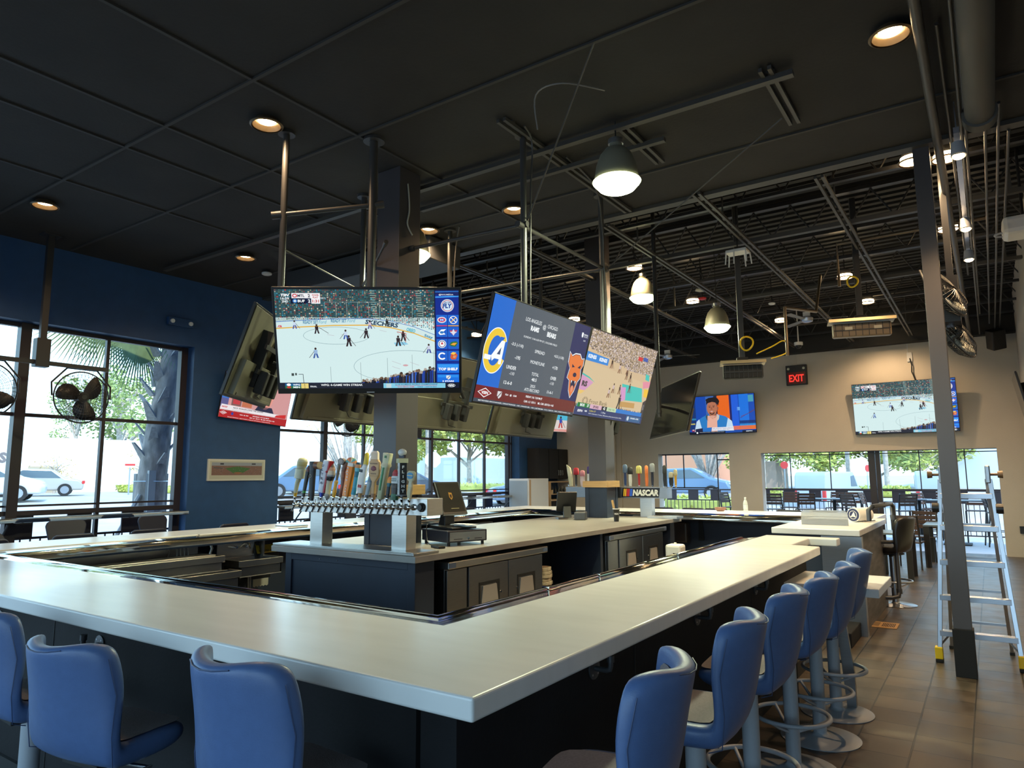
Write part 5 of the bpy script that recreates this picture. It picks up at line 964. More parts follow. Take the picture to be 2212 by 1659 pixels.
h2(-4.48, 0, 'dark blue and white mascot-topped handle right of the far column', S2(C_(35, 60, 110), .32, .016, .012, C_(90, 110, 140), .028))
h2(-4.40, 0, 'white handle wearing a small black hat shape', S2(wht, .28, .020, .014, blk, .034))
h2(-4.26, 0, 'red stem handle with round yellow orchard sign', S2(C_(170, 45, 45), .30, .014, .012, C_(200, 190, 110), .036), 1.0)
h2(-4.14, 0, 'plain orange handle on the farther tower', S2(C_(225, 120, 60), .30, .020, .014, C_(235, 130, 70), .020))
h2(-4.05, 0, 'black and white handle with a ridged helmet top', S2(C_(30, 35, 55), .33, .016, .012, C_(150, 155, 160), .030))
h2(-3.86+.0, 0, 'tall black pump-shaped handle above the sign', S2(blk, .30, .020, .014, C_(50, 52, 50), .022), .3)
h2(-3.795+.03, 0, 'black framed rectangular handle beside the pump handle', S2(blk, .20, .024, .012, C_(190, 180, 150), .026), .2)
h2(-3.70+.0, 0, 'small yellow and white handle, rightmost on the farther tower', S2(gold, .24, .014, .012, C_(200, 190, 150), .022))
# ---- point of sale terminals
def pos(loc, rz, label, screen=True, sc=1.0):
    t = thing('register_terminal', label, 'register', loc, rz); t.scale = (sc,)*3
    MB().prism([(-.13, 0), (.20, 0), (.20, .015), (-.10, .03)], -.15, .15, Matrix.Rotation(R(90), 4, 'X') @ Matrix.Translation((0, .0, 0))).build('stand_base', m_blkplastic, t, bevel=.006)
    M = Matrix.Translation((.02, 0, .235)) @ Matrix.Rotation(R(-24), 4, 'Y')
    MB().box(-.02, .012, -.155, .155, -.13, .20, M).build('display_housing', m_blkplastic, t, bevel=.01)
    MB().box(.0125, .014, -.13, .13, -.10, .18, M).build('screen', mat('terminal_screen', (.03, .025, .022), .1), t)
    if screen:
        P_ = Pic(.26, .28, 260, 280); P_.poly([(110, 90), (150, 95), (150, 140), (128, 165), (108, 140)], C_(170, 120, 40)); P_.layer(); P_.poly([(118, 110), (142, 112), (140, 138), (127, 150), (117, 136)], C_(60, 40, 25)); P_.rect(90, 245, 190, 252, C_(120, 110, 60)); P_.build('screen_picture', t, M=M @ Matrix.Translation((.0145, 0, .04)) @ Matrix.Rotation(R(90), 4, 'Z') @ Matrix.Rotation(R(90), 4, 'X'))
    MB().box(.0145, .016, -.155, .155, -.13, -.128, M).build('rim', m_greymetal, t)
    MB().prism([(-.10, .01), (.0, .01), (.0, .14), (-.04, .20)], -.06, .06, Matrix.Rotation(R(90), 4, 'X')).build('stand_arm', m_blkplastic, t, bevel=.006)
    return t
t = thing('cash_drawer', 'black cash drawer with pale front panel on the island worktop', 'cash drawer', (-4.08, 5.02, ZI), R(-18))
MB().box(-.22, .22, -.21, .21, .03, .13).build('body', mat('navy_black_metal', (.02, .022, .035), .35), t, bevel=.006)
MB().box(.222, .226, -.19, .19, .042, .118).build('front_panel', m_ss, t); MB().box(.2265, .228, -.15, -.06, .055, .06).box(.2265, .228, .07, .15, .055, .06).build('slot', m_blkmatte, t); MB().cyl((.226, 0, .062), (.232, 0, .062), .012, n=12).build('lock', m_chrome, t)
for x, y in ((-.19, -.18), (.19, -.18), (-.19, .18), (.19, .18)): MB().cyl((x, y, 0), (x, y, .03), .014, n=10).build('foot', m_blkmatte, t)
pos((-4.14, 5.03, ZI+.135), R(-8), 'tilted black touch-screen register standing on the cash drawer')
pos((-4.93, 8.55, ZI), R(130), 'black register screen turned away at the far end of the worktop', False, .9)
t = thing('receipt_printer', 'small dark receipt printer beside the turned-away register', 'printer', (-4.68, 8.50, ZI), R(20)); MB().box(-.08, .08, -.09, .09, 0, .11).build('body', mat('grey_plastic', (.06, .065, .075), .4), t, bevel=.015); MB().box(-.05, .05, -.05, .05, .11, .114).build('slot', m_blkmatte, t)
tag(MB().box(-.07, .07, -.035, .035, 0, .022).build('card_reader', m_blkplastic, bevel=.008, loc=(-3.93, 4.62, ZI)), 'small black card reader lying by the cash drawer', 'card reader').rotation_euler = (0, 0, R(-20))
tag(MB().box(-.12, .10, -.06, .06, 0, .004).box(-.08, .12, -.05, .07, .004, .008).box(-.1, .06, -.07, .04, .008, .012).build('papers', m_white, loc=(-3.98, 5.04, ZI+.165)), 'few loose white receipts on the register stand base', 'papers')
cable([(-4.25, 4.98, ZI+.14), (-4.3, 4.9, ZI+.17), (-4.2, 4.8, ZI+.02), (-4.0, 4.68, ZI+.01)], .004, m_blkplastic, 'thin black cord from register to card reader')
t = thing('paper_cup', 'black paper cup with white lettering holding a tan stick', 'cup', (-4.11, 8.43, ZI)); MB().lathe([(.032, 0), (.045, .16), (.048, .165), (.046, .17), (.044, .165), (.03, .01)], n=20, caps=False).build('cup_body', m_blkplastic, t, smooth=40); MB().lathe([(.0485, .158), (.0485, .17)], n=20, caps=False).build('rim', m_white, t)
P_ = Pic(.07, .03, 70, 30); P_.text('VIGO', 35, 15, 22, wht, w=56, bold=.05); P_.build('lettering', t, M=Matrix.Rotation(R(28), 4, 'Z') @ Matrix.Translation((0, -.0445, .10)) @ Matrix.Rotation(R(90), 4, 'X'), m=M_PAINT)
tag(MB().box(-.014, .014, -.01, .01, 0, .26).build('wooden_paddle', m_wood, bevel=.004, loc=(-4.11, 8.43, ZI+.02)), 'tan stick leaning in the black paper cup', 'stick').rotation_euler = (R(6), R(-9), 0)
for x, y, l in ((-3.82, 9.38, 'flat stainless tray at the far end of the grey worktop'),): tag(MB().box(-.22, .22, -.12, .12, 0, .03).box(-.20, .20, -.10, .10, .03, .033).build('steel_tray', m_ss, bevel=.004, loc=(x, y, ZI)), l, 'tray')
# far bar things
t = thing('water_bottle', 'clear plastic water bottle on the far bar top', 'bottle', (-3.12, 10.85, T)); mgl = mat('clear_plastic', (.80, .84, .84), .08, alpha=.45)
MB().lathe([(.030, 0), (.033, .01), (.033, .14), (.028, .17), (.012, .20), (.012, .215)], n=18).build('bottle_body', mgl, t, smooth=40); MB().cyl((0, 0, .215), (0, 0, .235), .014, n=14).build('cap', m_white, t); MB().cyl((0, 0, .06), (0, 0, .12), .0335, n=18, caps=False).build('label_band', mat('label_band', (.55, .6, .62), .4), t)
tag(MB().lathe([(.05, 0), (.085, .03), (.09, .06), (.082, .06), (.05, .015)], n=20).build('bowl', mat('dull_red_bowl', (.25, .11, .08), .5), smooth=40, loc=(-3.62, 11.2, T)), 'small dull red bowl on the far bar top below the small window', 'bowl')
tag(MB().lathe([(.022, 0), (.022, .03), (.018, .06)], n=12).build('shot_glass', m_white, loc=(-2.2, 10.9, T)), 'tiny pale cup on the far bar top near the service station', 'cup')
t = thing('towel_dispenser', 'brown paper towel dispenser on the far bar front beyond the island', 'dispenser', (-4.14, 10.92, .78)); MB().box(-.11, .11, -.16, .03, -.2, .12).build('housing', mat('smoky_brown', (.05, .035, .03), .25), t, bevel=.03)
tag(MB().prism([(-.04, 0), (.04, 0), (.05, .03), (.03, .30), (0, .36), (-.03, .30)], -.02, .0, Matrix.Rotation(R(90), 4, 'X')).build('dark_scoop', m_blkplastic, loc=(-3.86, 10.92, .62)), 'narrow dark plastic scoop hanging beside the towel dispenser', 'scoop')
t = thing('white_bin', 'white plastic bin beyond the farther refrigerator', 'bin', (-3.30, 8.40, 0)); MB().box(-.10, .10, -.10, .10, 0, .80).build('bin_body', m_white, t, bevel=.03)
MB().lathe([(.02, .80), (.015, .82)], n=10).build('knob', m_white, t)
# sink zone on the left under the window-side bar
def basin(name, loc, w, d, h, label, wall=.02, z0=0, depth=.2):
    t = thing(name, label, 'sink', loc)
    b = MB(); b.box(-d/2, d/2, -w/2, -w/2+wall, -depth, 0).box(-d/2, d/2, w/2-wall, w/2, -depth, 0).box(-d/2, -d/2+wall, -w/2, w/2, -depth, 0).box(d/2-wall, d/2, -w/2, w/2, -depth, 0).box(-d/2, d/2, -w/2, w/2, -depth-.01, -depth)
    b.build('basin', m_ssd, t, bevel=.003); r_ = MB(); r_.box(d/2-.01, d/2+.015, -w/2-.01, w/2+.01, -.06, .006).box(-d/2, d/2, w/2-.005, w/2+.015, -.06, .006).box(-d/2, d/2, -w/2-.015, -w/2+.005, -.06, .006); r_.build('rolled_edge', m_ss, t, bevel=.004)
    return t
t = basin('ice_bin', (-6.80, 3.58, .86), 1.50, .50, .6, 'stainless ice bin with open lid slot under the window-side bar', depth=.5)
MB().box(.03, .22, -.72, .68, .0, .02).build('sliding_lid', m_ss, t, bevel=.004); MB().box(-.22, -.20, -.74, .74, .0, .16).build('backsplash', m_ssd, t); 
for y in (-.7, .7): MB().cyl((.2, y, -.86), (.2, y, -.5), .02, n=10).build('leg', m_ss, t)
t = basin('bottle_trough', (-6.45, 3.74, .72), 1.30, .20, .4, 'stainless bottle trough fixed on the front of the ice bin', depth=.25); MB().box(-.14, -.1, -.6, .6, -.2, .0).build('bracket', m_ssd, t)
t = basin('hand_sink', (-6.78, 4.80, .78), .52, .42, .2, 'stainless hand sink with tall backsplash and lever faucet below the bar', depth=.16)
MB().box(-.22, -.20, -.27, .27, 0, .26).build('backsplash', m_ss, t, bevel=.003); MB().box(-.2, -.1, .24, .26, 0, .2).build('side_splash', m_ssd, t)
MB().tube([(-.20, 0, .10), (-.10, 0, .16), (-.02, 0, .15), (0, 0, .10)], .011, 10).build('spout', m_chrome, t, smooth=60)
for y in (-.06, .06): MB().cyl((-.20, y, .11), (-.15, y, .11), .014, n=10).cyl((-.155, y, .11), (-.155, y*1.6, .13), .006, n=8).build('faucet_lever', m_chrome, t)
MB().cyl((0, 0, -.17), (0, 0, -.5), .022, n=12).build('drain_pipe', m_ss, t, smooth=40)
MB().box(-.39, -.22, -.2, .2, -.05, .2).build('wall_bracket', m_dieblue, t)
t = thing('soda_gun', 'chrome loop hose and soda gun holster under the window-side bar', 'soda gun', (-6.95, 4.22, .86)); MB().tube([(0, 0, .16), (.05, .02, .20), (.12, .10, .17), (.14, .14, .06), (.12, .12, -.03), (.08, .0, -.05)], .016, 10).build('hose', m_ss, t, smooth=60); MB().box(-.03, .08, -.1, .02, .13, .17).build('holster', m_ss, t, bevel=.004)
for i in range(4): MB().tube([(.05, -.20+i*.04, .13), (.06, -.19+i*.04, .0), (.07, -.17+i*.03, -.06)], .008, 6).build('drink_line', mat('milky_tube', (.5, .47, .42), .4), t)
MB().tube([(-.02, -.3, .14), (.02, -.25, .06), (.02, -.28, -.05), (0, -.34, -.12)], .004, 6).build('white_hose', m_white, t); MB().box(-.18, 0, -.06, .06, .10, .16).build('bracket', m_ssd, t)
t = thing('notice_box', 'black box with a yellow warning flap hanging under the bar near the island', 'box', (-6.98, 5.16, .86)); MB().box(-.18, .02, -.16, .16, -.12, .08).build('box_body', m_blkplastic, t, bevel=.01); MB().box(.02, .03, -.16, .10, -.08, .06, Matrix.Rotation(R(-25), 4, 'Y')).build('yellow_flap', mat('worn_yellow', (.45, .30, .02), .6), t)
P_ = Pic(.24, .045, 240, 45); P_.text('EMPLOYEES MUST', 120, 22, 28, C_(40, 30, 10), w=210, bold=.04); P_.build('lettering', t, M=Matrix.Rotation(R(-25), 4, 'Y') @ Matrix.Translation((.031, -.03, -.055)) @ Matrix.Rotation(R(90), 4, 'Z') @ Matrix.Rotation(R(90), 4, 'X'), m=M_PAINT)
t = thing('towel_dispenser', 'dark towel dispenser with a torn paper edge low beside the hand sink', 'dispenser', (-6.98, 5.05, .62)); MB().box(-.18, .06, -.14, .14, -.1, .1).build('housing', m_blkplastic, t, bevel=.01); MB().prism([(-.10, 0), (.10, .0)]+[(.10-i*.02, -.075-(i % 2)*.012) for i in range(11)], .0, .002, Matrix.Translation((.065, 0, -.10)) @ Matrix.Rotation(R(90), 4, 'Z') @ Matrix.Rotation(R(90), 4, 'X')).build('paper_edge', mat('kraft_paper', (.30, .27, .22), .8), t)
t = thing('sign_holder', 'clear framed leaflet holder under the window-side bar beside the tower leg', 'sign holder', (-6.93, 5.55, .98)); MB().box(-.24, .02, -.14, .14, -.13, .10).build('leaflet', mat('smoky_leaflet', (.10, .11, .12), .2), t, bevel=.003)
t = thing('switch_plate', 'pale switch plate on the dark panel above the ice bin', 'switch', (-7.155, 4.02, .90)); MB().box(-.02, .01, -.05, .05, -.07, .07).build('plate', mat('grey_plate', (.28, .28, .27), .5), t, bevel=.003)
t = thing('steel_shelf', 'brushed steel shelf under the window-side bar beyond the register', 'shelf', (-6.9, 8.1, .86)); MB().box(-.27, .15, -1.2, 1.2, 0, .06).build('shelf_top', m_ss, t, bevel=.004)
# ================================================================ SEATING
def stool(name, label, loc, rz, m_shell, m_pad, m_leg, zs=0.0, group=None, cat='bar stool'):
    t = thing(name, label, cat, loc, rz, group)
    inn = [(.215, .690), (.195, .722), (.06, .730), (-.08, .722), (-.150, .745), (-.185, .83), (-.205, .94), (-.225, 1.05), (-.240, 1.095)]
    out = [(.220, .672), (.17, .650), (.04, .640), (-.10, .640), (-.185, .670), (-.235, .78), (-.262, .92), (-.290, 1.05), (-.300, 1.09)]
    hw = [.20, .228, .238, .240, .245, .248, .245, .232, .20]; N = 8
    b = MB(); idx = {}
    def pt(side, i, j):
        u = -1+2*j/N; y, z = (inn if side == 0 else out)[i]; back = max(0, min(1, (i-3)/3.0))
        wrap = .11*u*u*back; drop = ((.030*abs(u)**8-.030*u*u) if i >= 7 else 0)-(.012*u*u if i < 4 else 0)
        return (u*hw[i], y+wrap-(.05*abs(u)**4 if i < 2 else 0), z-drop+zs)
    for s_ in (0, 1):
        for i in range(9):
            for j in range(N+1): idx[s_, i, j] = len(b.v); b.v.append(pt(s_, i, j))
    F = b.f
    for i in range(8):
        for j in range(N):
            F.append((idx[0, i, j], idx[0, i, j+1], idx[0, i+1, j+1], idx[0, i+1, j])); F.append((idx[1, i, j], idx[1, i+1, j], idx[1, i+1, j+1], idx[1, i, j+1]))
        F.append((idx[0, i, 0], idx[0, i+1, 0], idx[1, i+1, 0], idx[1, i, 0])); F.append((idx[0, i, N], idx[1, i, N], idx[1, i+1, N], idx[0, i+1, N]))
    for j in range(N):
        F.append((idx[0, 0, j], idx[1, 0, j], idx[1, 0, j+1], idx[0, 0, j+1])); F.append((idx[0, 8, j], idx[0, 8, j+1], idx[1, 8, j+1], idx[1, 8, j]))
    b.c = [None]*len(b.f)
    b.build('upholstered_shell', m_shell, t, smooth=180, subsurf=2)
    p = MB(); n = 6; st = [1, 2, 3, 4, 5, 6, 7]
    for i in st:
        for j in range(n+1):
            u = (-1+2*j/n)*.80; y, z = inn[i]; back = max(0, min(1, (i-3)/3.0)); e = .006
            p.v.append((u*hw[i], y+.11*u*u*back+e*back-(.04*abs(u)**4 if i < 2 else 0), z+e*(1-back)+zs+(.008*u*u if i < 4 else 0)))
    for i in range(len(st)-1):
        for j in range(n): k = i*(n+1)+j; p.f.append((k, k+1, k+n+2, k+n+1)); p.c.append(None)
    p.build('seat_pad', m_pad, t, smooth=180, subsurf=1)
    for side in (-1, 1):
        pts = []
        for i in range(3, 8): x, y, z = pt(1, i, 0 if side < 0 else N); pts.append((x*.985, y+.001, z))
        MB().tube(pts, .002, 5).build('piping', m_piping, t, smooth=60)
    MB().tube([(lambda q: (q[0], q[1]+.004, q[2]-.012))(pt(1, 8, j)) for j in range(2, N-1)], .002, 5).build('piping', m_piping, t, smooth=60)
    MB().box(-.10, .10, -.11, .11, .622+zs, .642+zs).box(-.07, .07, -.02, .02, .60+zs, .625+zs).build('seat_plate', m_blkmatte, t, bevel=.004)
    MB().tube([(.06, 0, .612+zs), (.20, .02, .612+zs), (.215, .02, .618+zs), (.22, -.02, .618+zs)], .007, 6).build('height_lever', m_chrome, t, smooth=60)
    MB().cyl((0, 0, .03), (0, 0, .61+zs), .040, n=20).build('post', m_leg, t, smooth=50)
    MB().lathe([(.235, 0), (.238, .006), (.22, .012), (.06, .022), (.045, .03), (.04, .04)], n=44).build('base_plate', m_leg, t, smooth=40)
    fr = MB().torus((0, 0, .30), .205, .0125, 40, 8).build('foot_ring', m_leg, t, smooth=60)
    for a in (R(35), R(155), R(275)): MB().tube([(.20*math.cos(a), .20*math.sin(a), .298), (.12*math.cos(a), .12*math.sin(a), .25), (.03*math.cos(a), .03*math.sin(a), .21)], .009, 6).build('ring_spoke', m_leg, fr, smooth=60)
    return t
G1 = 'blue upholstered swivel bar stools'
s0 = stool('bar_stool', 'blue vinyl bar stool nearest the camera on the aisle side of the bar', (-1.04, 1.98, 0), R(100), m_vinyl, m_vinylseat, m_greymetal, .02, G1)
for x, y, a, dz, lb in ((-1.04, 2.78, 98, 0, 'blue vinyl bar stool second along the aisle side, its grey seat top showing'), (-1.04, 3.52, 95, 0, 'blue vinyl bar stool third along the aisle side, foot ring fully visible'),
                    (-1.05, 4.35, 94, -.03, 'blue vinyl bar stool fourth along the aisle side, against the low drop table'), (-1.02, 4.93, 97, -.01, 'blue vinyl bar stool fifth along the aisle side before the lowered table'),
                    (-1.02, 5.50, 100, 0, 'blue vinyl bar stool farthest along the aisle side beside the floor grate'),
                    (-1.82, 1.45, -3, .03, 'blue vinyl bar stool at the bottom left, right one of the front row'), (-2.82, 1.42, 8, -.01, 'blue vinyl bar stool in the middle of the front row, grey seat showing'), (-3.52, 1.44, -4, 0, 'blue vinyl bar stool cut off at the lower left picture corner')):
    clone(s0, (x, y, 0), R(a), lb, G1).scale = (1, 1, 1.035 if dz > .02 else (.97 if dz < -.005 else 1))
stool('swivel_chair', 'black upholstered swivel chair behind the bent black pipe rail', (-1.12, 10.25, 0), R(75), m_blkplastic, m_blkmatte, m_alu, 0, None, 'bar stool')
# dark low-backed bar chairs on the window side and behind the far bar
def bar_chair(label, loc, rz, group=None, m=mat('dark_plum_shell', (.018, .018, .032), .5)):
    t = thing('bar_chair', label, 'bar chair', loc, rz, group)
    M = Matrix.Rotation(R(-12), 4, 'X')
    b = MB(); n = 8
    b.prism([(-.16, 0), (.16, 0), (.215, .30), (.20, .34), (.17, .36), (-.17, .36), (-.20, .34), (-.215, .30)], -.014, .014, Matrix.Translation((0, -.19, .76)) @ Matrix.Rotation(R(78), 4, 'X') @ Matrix.Rotation(0, 4, 'X'))
    b.build('backrest', m, t, bevel=.01, smooth=30); MB().box(-.21, .21, -.20, .20, .73, .77).build('seat', m, t, bevel=.02)
    for x in (-.18, .18):
        for y in (-.17, .17): MB().cyl((x, y, .73), (x*1.15, y*1.25, 0), .012, n=8).build('leg', m_blkmatte, t)
    MB().tube([(-.19, -.19, .25), (.19, -.19, .25), (.19, .19, .25), (-.19, .19, .25), (-.19, -.19, .25)], .009, 6).build('foot_rest', m_blkmatte, t)
    return t
G2 = 'dark shell bar chairs on the window side'
c0 = bar_chair('tall dark shell chair before the left window, left one at the window counter', (-9.25, 3.95, .05), R(82), G2)
for x, y, a, lb in ((-9.25, 4.95, 100, 'tall dark shell chair at the window counter beside the blue wall end'), (-9.0, 3.0, 95, 'dark shell chair at the window counter near the left picture edge'),
                    (-7.92, 2.75, -90, 'dark chair back peeking over the left bar end, leftmost'), (-7.92, 3.55, -90, 'dark chair back over the left bar, below the second window chair'), (-7.92, 4.35, -90, 'dark chair back over the left bar near the blue wall edge'),
                    (-7.92, 5.45, -90, 'low dark chair back over the left bar under the framed photograph'), (-7.92, 6.75, -90, 'low dark chair back over the left bar just left of the tap tower'), (-7.92, 7.8, -90, 'dark chair back glimpsed between the tap tower legs'),
                    (-9.2, 8.3, 110, 'dark shell chair at the second window left of the tap handles'), (-7.92, 10.3, -90, 'dark chair back over the left bar right of the register'),
                    (-4.9, 11.85, 180, 'dark chair back behind the far bar left of the sign tower leg'), (-4.35, 11.85, 180, 'dark chair back behind the far bar right of the sign tower leg'), (-3.95, 11.85, 180, 'dark chair back behind the far bar under the small window'), (-2.75, 11.85, 180, 'dark chair back behind the far bar right of the water bottle')):
    z = .05 if x < -9 else (-.07 if x < -7 else -.06); clone(c0, (x, y, z if z > 0 else 0), R(a), lb, G2).scale = (1, 1, 1 if x < -9 else .965)
# slatted patio / dining chairs and tables
def slat_chair(label, loc, rz, group, hs=.75, ht=1.16, m=m_brownseat):
    t = thing('slat_chair', label, 'chair', loc, rz, group)
    for s_ in (-1, 1):
        MB().tube([(s_*.21, .19, 0), (s_*.205, .19, hs)], .016, 6).build('leg', m_darkmetal, t); MB().tube([(s_*.22, -.24, 0), (s_*.205, -.17, hs), (s_*.20, -.20, (hs+ht)/2), (s_*.20, -.26, ht)], .017, 6).build('leg', m_darkmetal, t)
    b = MB()
    for k in range(5): b.box(-.21, .21, -.19+k*.078, -.125+k*.078, hs-.01, hs+.012)
    b.build('seat', m, t, bevel=.003); b = MB(); H_ = ht-hs
    for k in range(4): z = hs+H_*(.30+k*.18); y = -.20-.05*(k/3); b.box(-.195, .195, y-.008, y+.008, z, z+H_*.155)
    b.build('backrest', m, t, bevel=.003)
    if hs > .6:
        MB().tube([(-.21, .19, .28), (.21, .19, .28)], .011, 6).tube([(-.215, -.21, .34), (-.21, .19, .34)], .009, 6).tube([(.215, -.21, .34), (.21, .19, .34)], .009, 6).build('stretcher', m_darkmetal, t)
    return t
G3 = 'bar-height slat chairs out on the patio'; G4 = 'slat-back dining chairs at the back of the room'
pc = slat_chair('brown slat patio chair at the left edge of the wide opening', (-4.68, 18.9, 0), R(5), G3)
for x, y, a, lb in ((-4.55, 20.0, 185, 'bluish lit slat patio chair behind the leftmost one'), (-4.0, 19.2, 20, 'brown slat patio chair left of the first patio table'), (-3.45, 20.3, 170, 'brown slat patio chair behind the first patio table, left'), (-3.0, 20.2, 190, 'brown slat patio chair behind the first patio table, right'),
                    (-2.75, 18.6, -35, 'slat patio chair right of the first patio table'), (-2.55, 19.9, -100, 'pale lit slat patio chair beside the dark opening post'), (-1.78, 19.3, 30, 'dark slat patio chair just right of the dark opening post'), (-1.35, 20.2, -120, 'pale lit slat patio chair left of the slim column'),
                    (-1.05, 18.8, 100, 'dark slat patio chair just left of the slim column'), (-.35, 20.1, 180, 'dark slat patio chair seen through the stepladder'), (.05, 19.3, -80, 'dark slat patio chair at the right edge of the opening'), (-1.3, 20.9, 180, 'brown slat patio chair close to the railing'), (-6.0, 19.5, -110, 'bluish patio chair seen in the small opening')):
    clone(pc, (x, y, 0), R(a), lb, G3)
def table(label, loc, w, d, h, rz=0, m=mat('slate_table_top', (.13, .16, .20), .3), leg=.03, single=False, nm='dining_table'):
    t = thing(nm, label, 'table', loc, rz); MB().box(-w/2, w/2, -d/2, d/2, h-.03, h).build('tabletop', m, t, bevel=.004)
    if single: MB().cyl((0, 0, .02), (0, 0, h-.03), .04, n=14).build('post', m_blkmatte, t, smooth=40); MB().box(-.28, .28, -.28, .28, 0, .02).build('base', m_blkmatte, t)
    else:
        for x in (-1, 1):
            for y in (-1, 1): MB().box(x*(w/2-leg)-leg, x*(w/2-leg)+leg, y*(d/2-leg)-leg, y*(d/2-leg)+leg, 0, h-.03).build('leg', m_blkmatte, t)
    return t
table('bar-height patio table between slat chairs in the wide opening', (-3.35, 19.5, 0), 1.15, .6, 1.02, single=True)
table('bar-height patio table seen right of the slim column through the ladder', (-.75, 19.5, 0), 1.1, .6, 1.02, single=True)
table('bar-height patio table half hidden left of the slim column', (-1.5, 19.9, 0), .5, .6, 1.02, single=True)
dc = slat_chair('brown slat dining chair with back to the camera behind the black swivel chair', (-1.28, 14.3, 0), R(-8), G4, .45, .92)
for x, y, a, lb in ((-1.15, 15.6, 175, 'brown slat dining chair across the table behind the nearest one'), (-1.9, 12.7, -20, 'brown slat chair back low behind the service station'), (-2.85, 15.3, 10, 'brown slat chair back just above the far bar under the wide opening')):
    clone(dc, (x, y, 0), R(a), lb, G4)
clone(dc, (-4.35, 13.8, 0), R(0), 'brown slat chair back beside the water bottle behind the far bar', G4)
table('dark standard table with thick legs behind the swivel chair, right one', (-.82, 15.0, 0), .5, 1.0, .74, leg=.045)
table('dark low table glimpsed left of the swivel chair back', (-1.35, 12.9, 0), .5, .7, .72, leg=.04)
# ================================================================ SERVICE STATION, DROP TABLE, RAIL
t = thing('service_station', 'white topped service station attached to the far bar with dark cabinet below', 'service station', (-1.62, 9.2, 0))
MB().box(-.44, .45, -1.1, 1.12, 1.004, T).build('slab', m_slab, t, bevel=.008)
MB().box(-.40, .30, -.95, 1.12, 0, 1.0).build('cabinet_body', m_dieblue, t); MB().box(.30, .42, -.98, 1.0, 0, 1.0).build('weathered_end_panel', mat('weathered_panel', (.11, .10, .10), .6, noise=.4, nscale=3, stretch=(1, 1, 6)), t)
t = thing('clear_guard', 'upright clear divider with rounded corners on the service station', 'guard', (-1.62, 8.72, T)); pts = [(-.25, 0), (.25, 0), (.25, .12)]+[(.25-.05+.05*math.cos(R(a)), .12+.05*math.sin(R(a))) for a in (0, 30, 60, 90)]+[(-.20+.05*math.cos(R(a)), .12+.05*math.sin(R(a))) for a in (90, 120, 150, 180)]
MB().prism(pts, -.004, .004, Matrix.Rotation(R(90), 4, 'X')).build('panel', mat('smoky_clear', (.35, .38, .42), .1, alpha=.6), t); MB().box(-.25, .25, .006, .02, 0, .07).build('papers', m_white, t)
t = thing('rolled_poster', 'rolled white poster tube with dark blue round end lying on the service station', 'roll', (-1.36, 9.55, T+.085), R(-25)); MB().cyl((0, -.14, 0), (0, .14, 0), .085, n=24).build('paper_roll', m_white, t, smooth=40); MB().cyl((0, -.146, 0), (0, -.14, 0), .075, n=24).build('end_disc', mat('navy_ink', (.02, .03, .10), .5), t)
P_ = Pic(.13, .13, 130, 130); P_.ring(65, 65, 52, 52, 6, wht, 24); P_.text('A', 65, 62, 60, wht, w=64, bold=.05, shear=.2); P_.rect(30, 78, 100, 88, wht); P_.build('emblem', t, M=Matrix.Translation((0, -.147, 0)) @ Matrix.Rotation(R(90), 4, 'X'), m=M_PAINT)
cable([(-1.30, 9.30, T+.02), (-1.25, 9.45, T+.015), (-1.22, 9.7, T+.01)], .006, m_blkplastic, 'thin dark pen-like cord beside the rolled poster')
t = thing('pipe_rail', 'bent black pipe handrail standing beside the service station', 'rail', (-1.08, 10.2, 0))
t.location = (-1.08, 8.95, 0)
MB().tube([(-.10, -.05, 1.12), (-.10, -.05, 1.24), (-.06, -.04, 1.28), (.0, .6, 1.28), (.02, 1.0, 1.28), (.03, 1.06, 1.24), (.03, 1.10, 1.15), (.03, 1.10, .2), (.02, 1.07, .14), (-.05, 1.05, .12), (-.40, 1.0, .12)], .026, 12).build('pipe', m_handleblk, t, smooth=60)
MB().cyl((.03, 1.10, .80), (-.30, .9, .80), .024, n=12).build('cross_pipe', m_handleblk, t, smooth=60)
for x, y, z in ((.03, 1.10, 1.1), (.03, 1.10, .80), (.03, 1.10, .2), (-.02, .5, 1.28)): MB().cyl((x, y, z-.03), (x, y, z+.03), .033, n=12).build('fitting', m_handleblk, t, smooth=50)
t = thing('lowered_table', 'lowered white table tab with steel support beside the aisle stools', 'table', (-1.03, 5.86, 0))
MB().box(-.30, .33, -.36, .36, .80, .862).build('tabletop', m_slab, t, bevel=.006)
MB().box(-.28, -.25, -.33, -.30, 0, .80).build('leg', m_blkmatte, t); MB().box(-.28, .0, -.33, -.30, .76, .80).build('frame', m_blkmatte, t)
MB().prism([(.06, 0), (.12, 0), (.12, .25), (.06, .80), (-.28, .80), (-.28, .74), (.02, .6)], .2, .24, Matrix.Rotation(R(90), 4, 'X')).build('support_bracket', m_ssd, t)
tag(MB().box(-1.42, -1.22, 7.5, 9.9, 0, .14).build('footing', m_die, bevel=.01), 'low dark kick footing running below the service station', 'footing')
tag(MB().box(-1.55, -1.16, 8.1, 8.2, 0, 1.0).build('support_post', m_ssd), 'narrow steel end panel under the front corner of the service station', 'panel')
# floor grate (opening with tan box)
t = thing('floor_box', 'open tan floor box with a slotted half set in the tiles', 'floor box', (-1.13, 8.82, 0)); MB().box(-.17, .17, -.16, .16, .001, .006).build('frame', mat('tan_floor_box', (.45, .26, .10), .6), t)
b = MB()
for i in range(8): b.box(.02+i*.016, .028+i*.016, -.10, .10, .0062, .008)
b.build('slots', m_blkmatte, t); MB().box(-.14, -.01, -.10, .12, .0062, .0075).build('recess', mat('tan_floor_box_inner', (.2, .12, .05), .7), t)
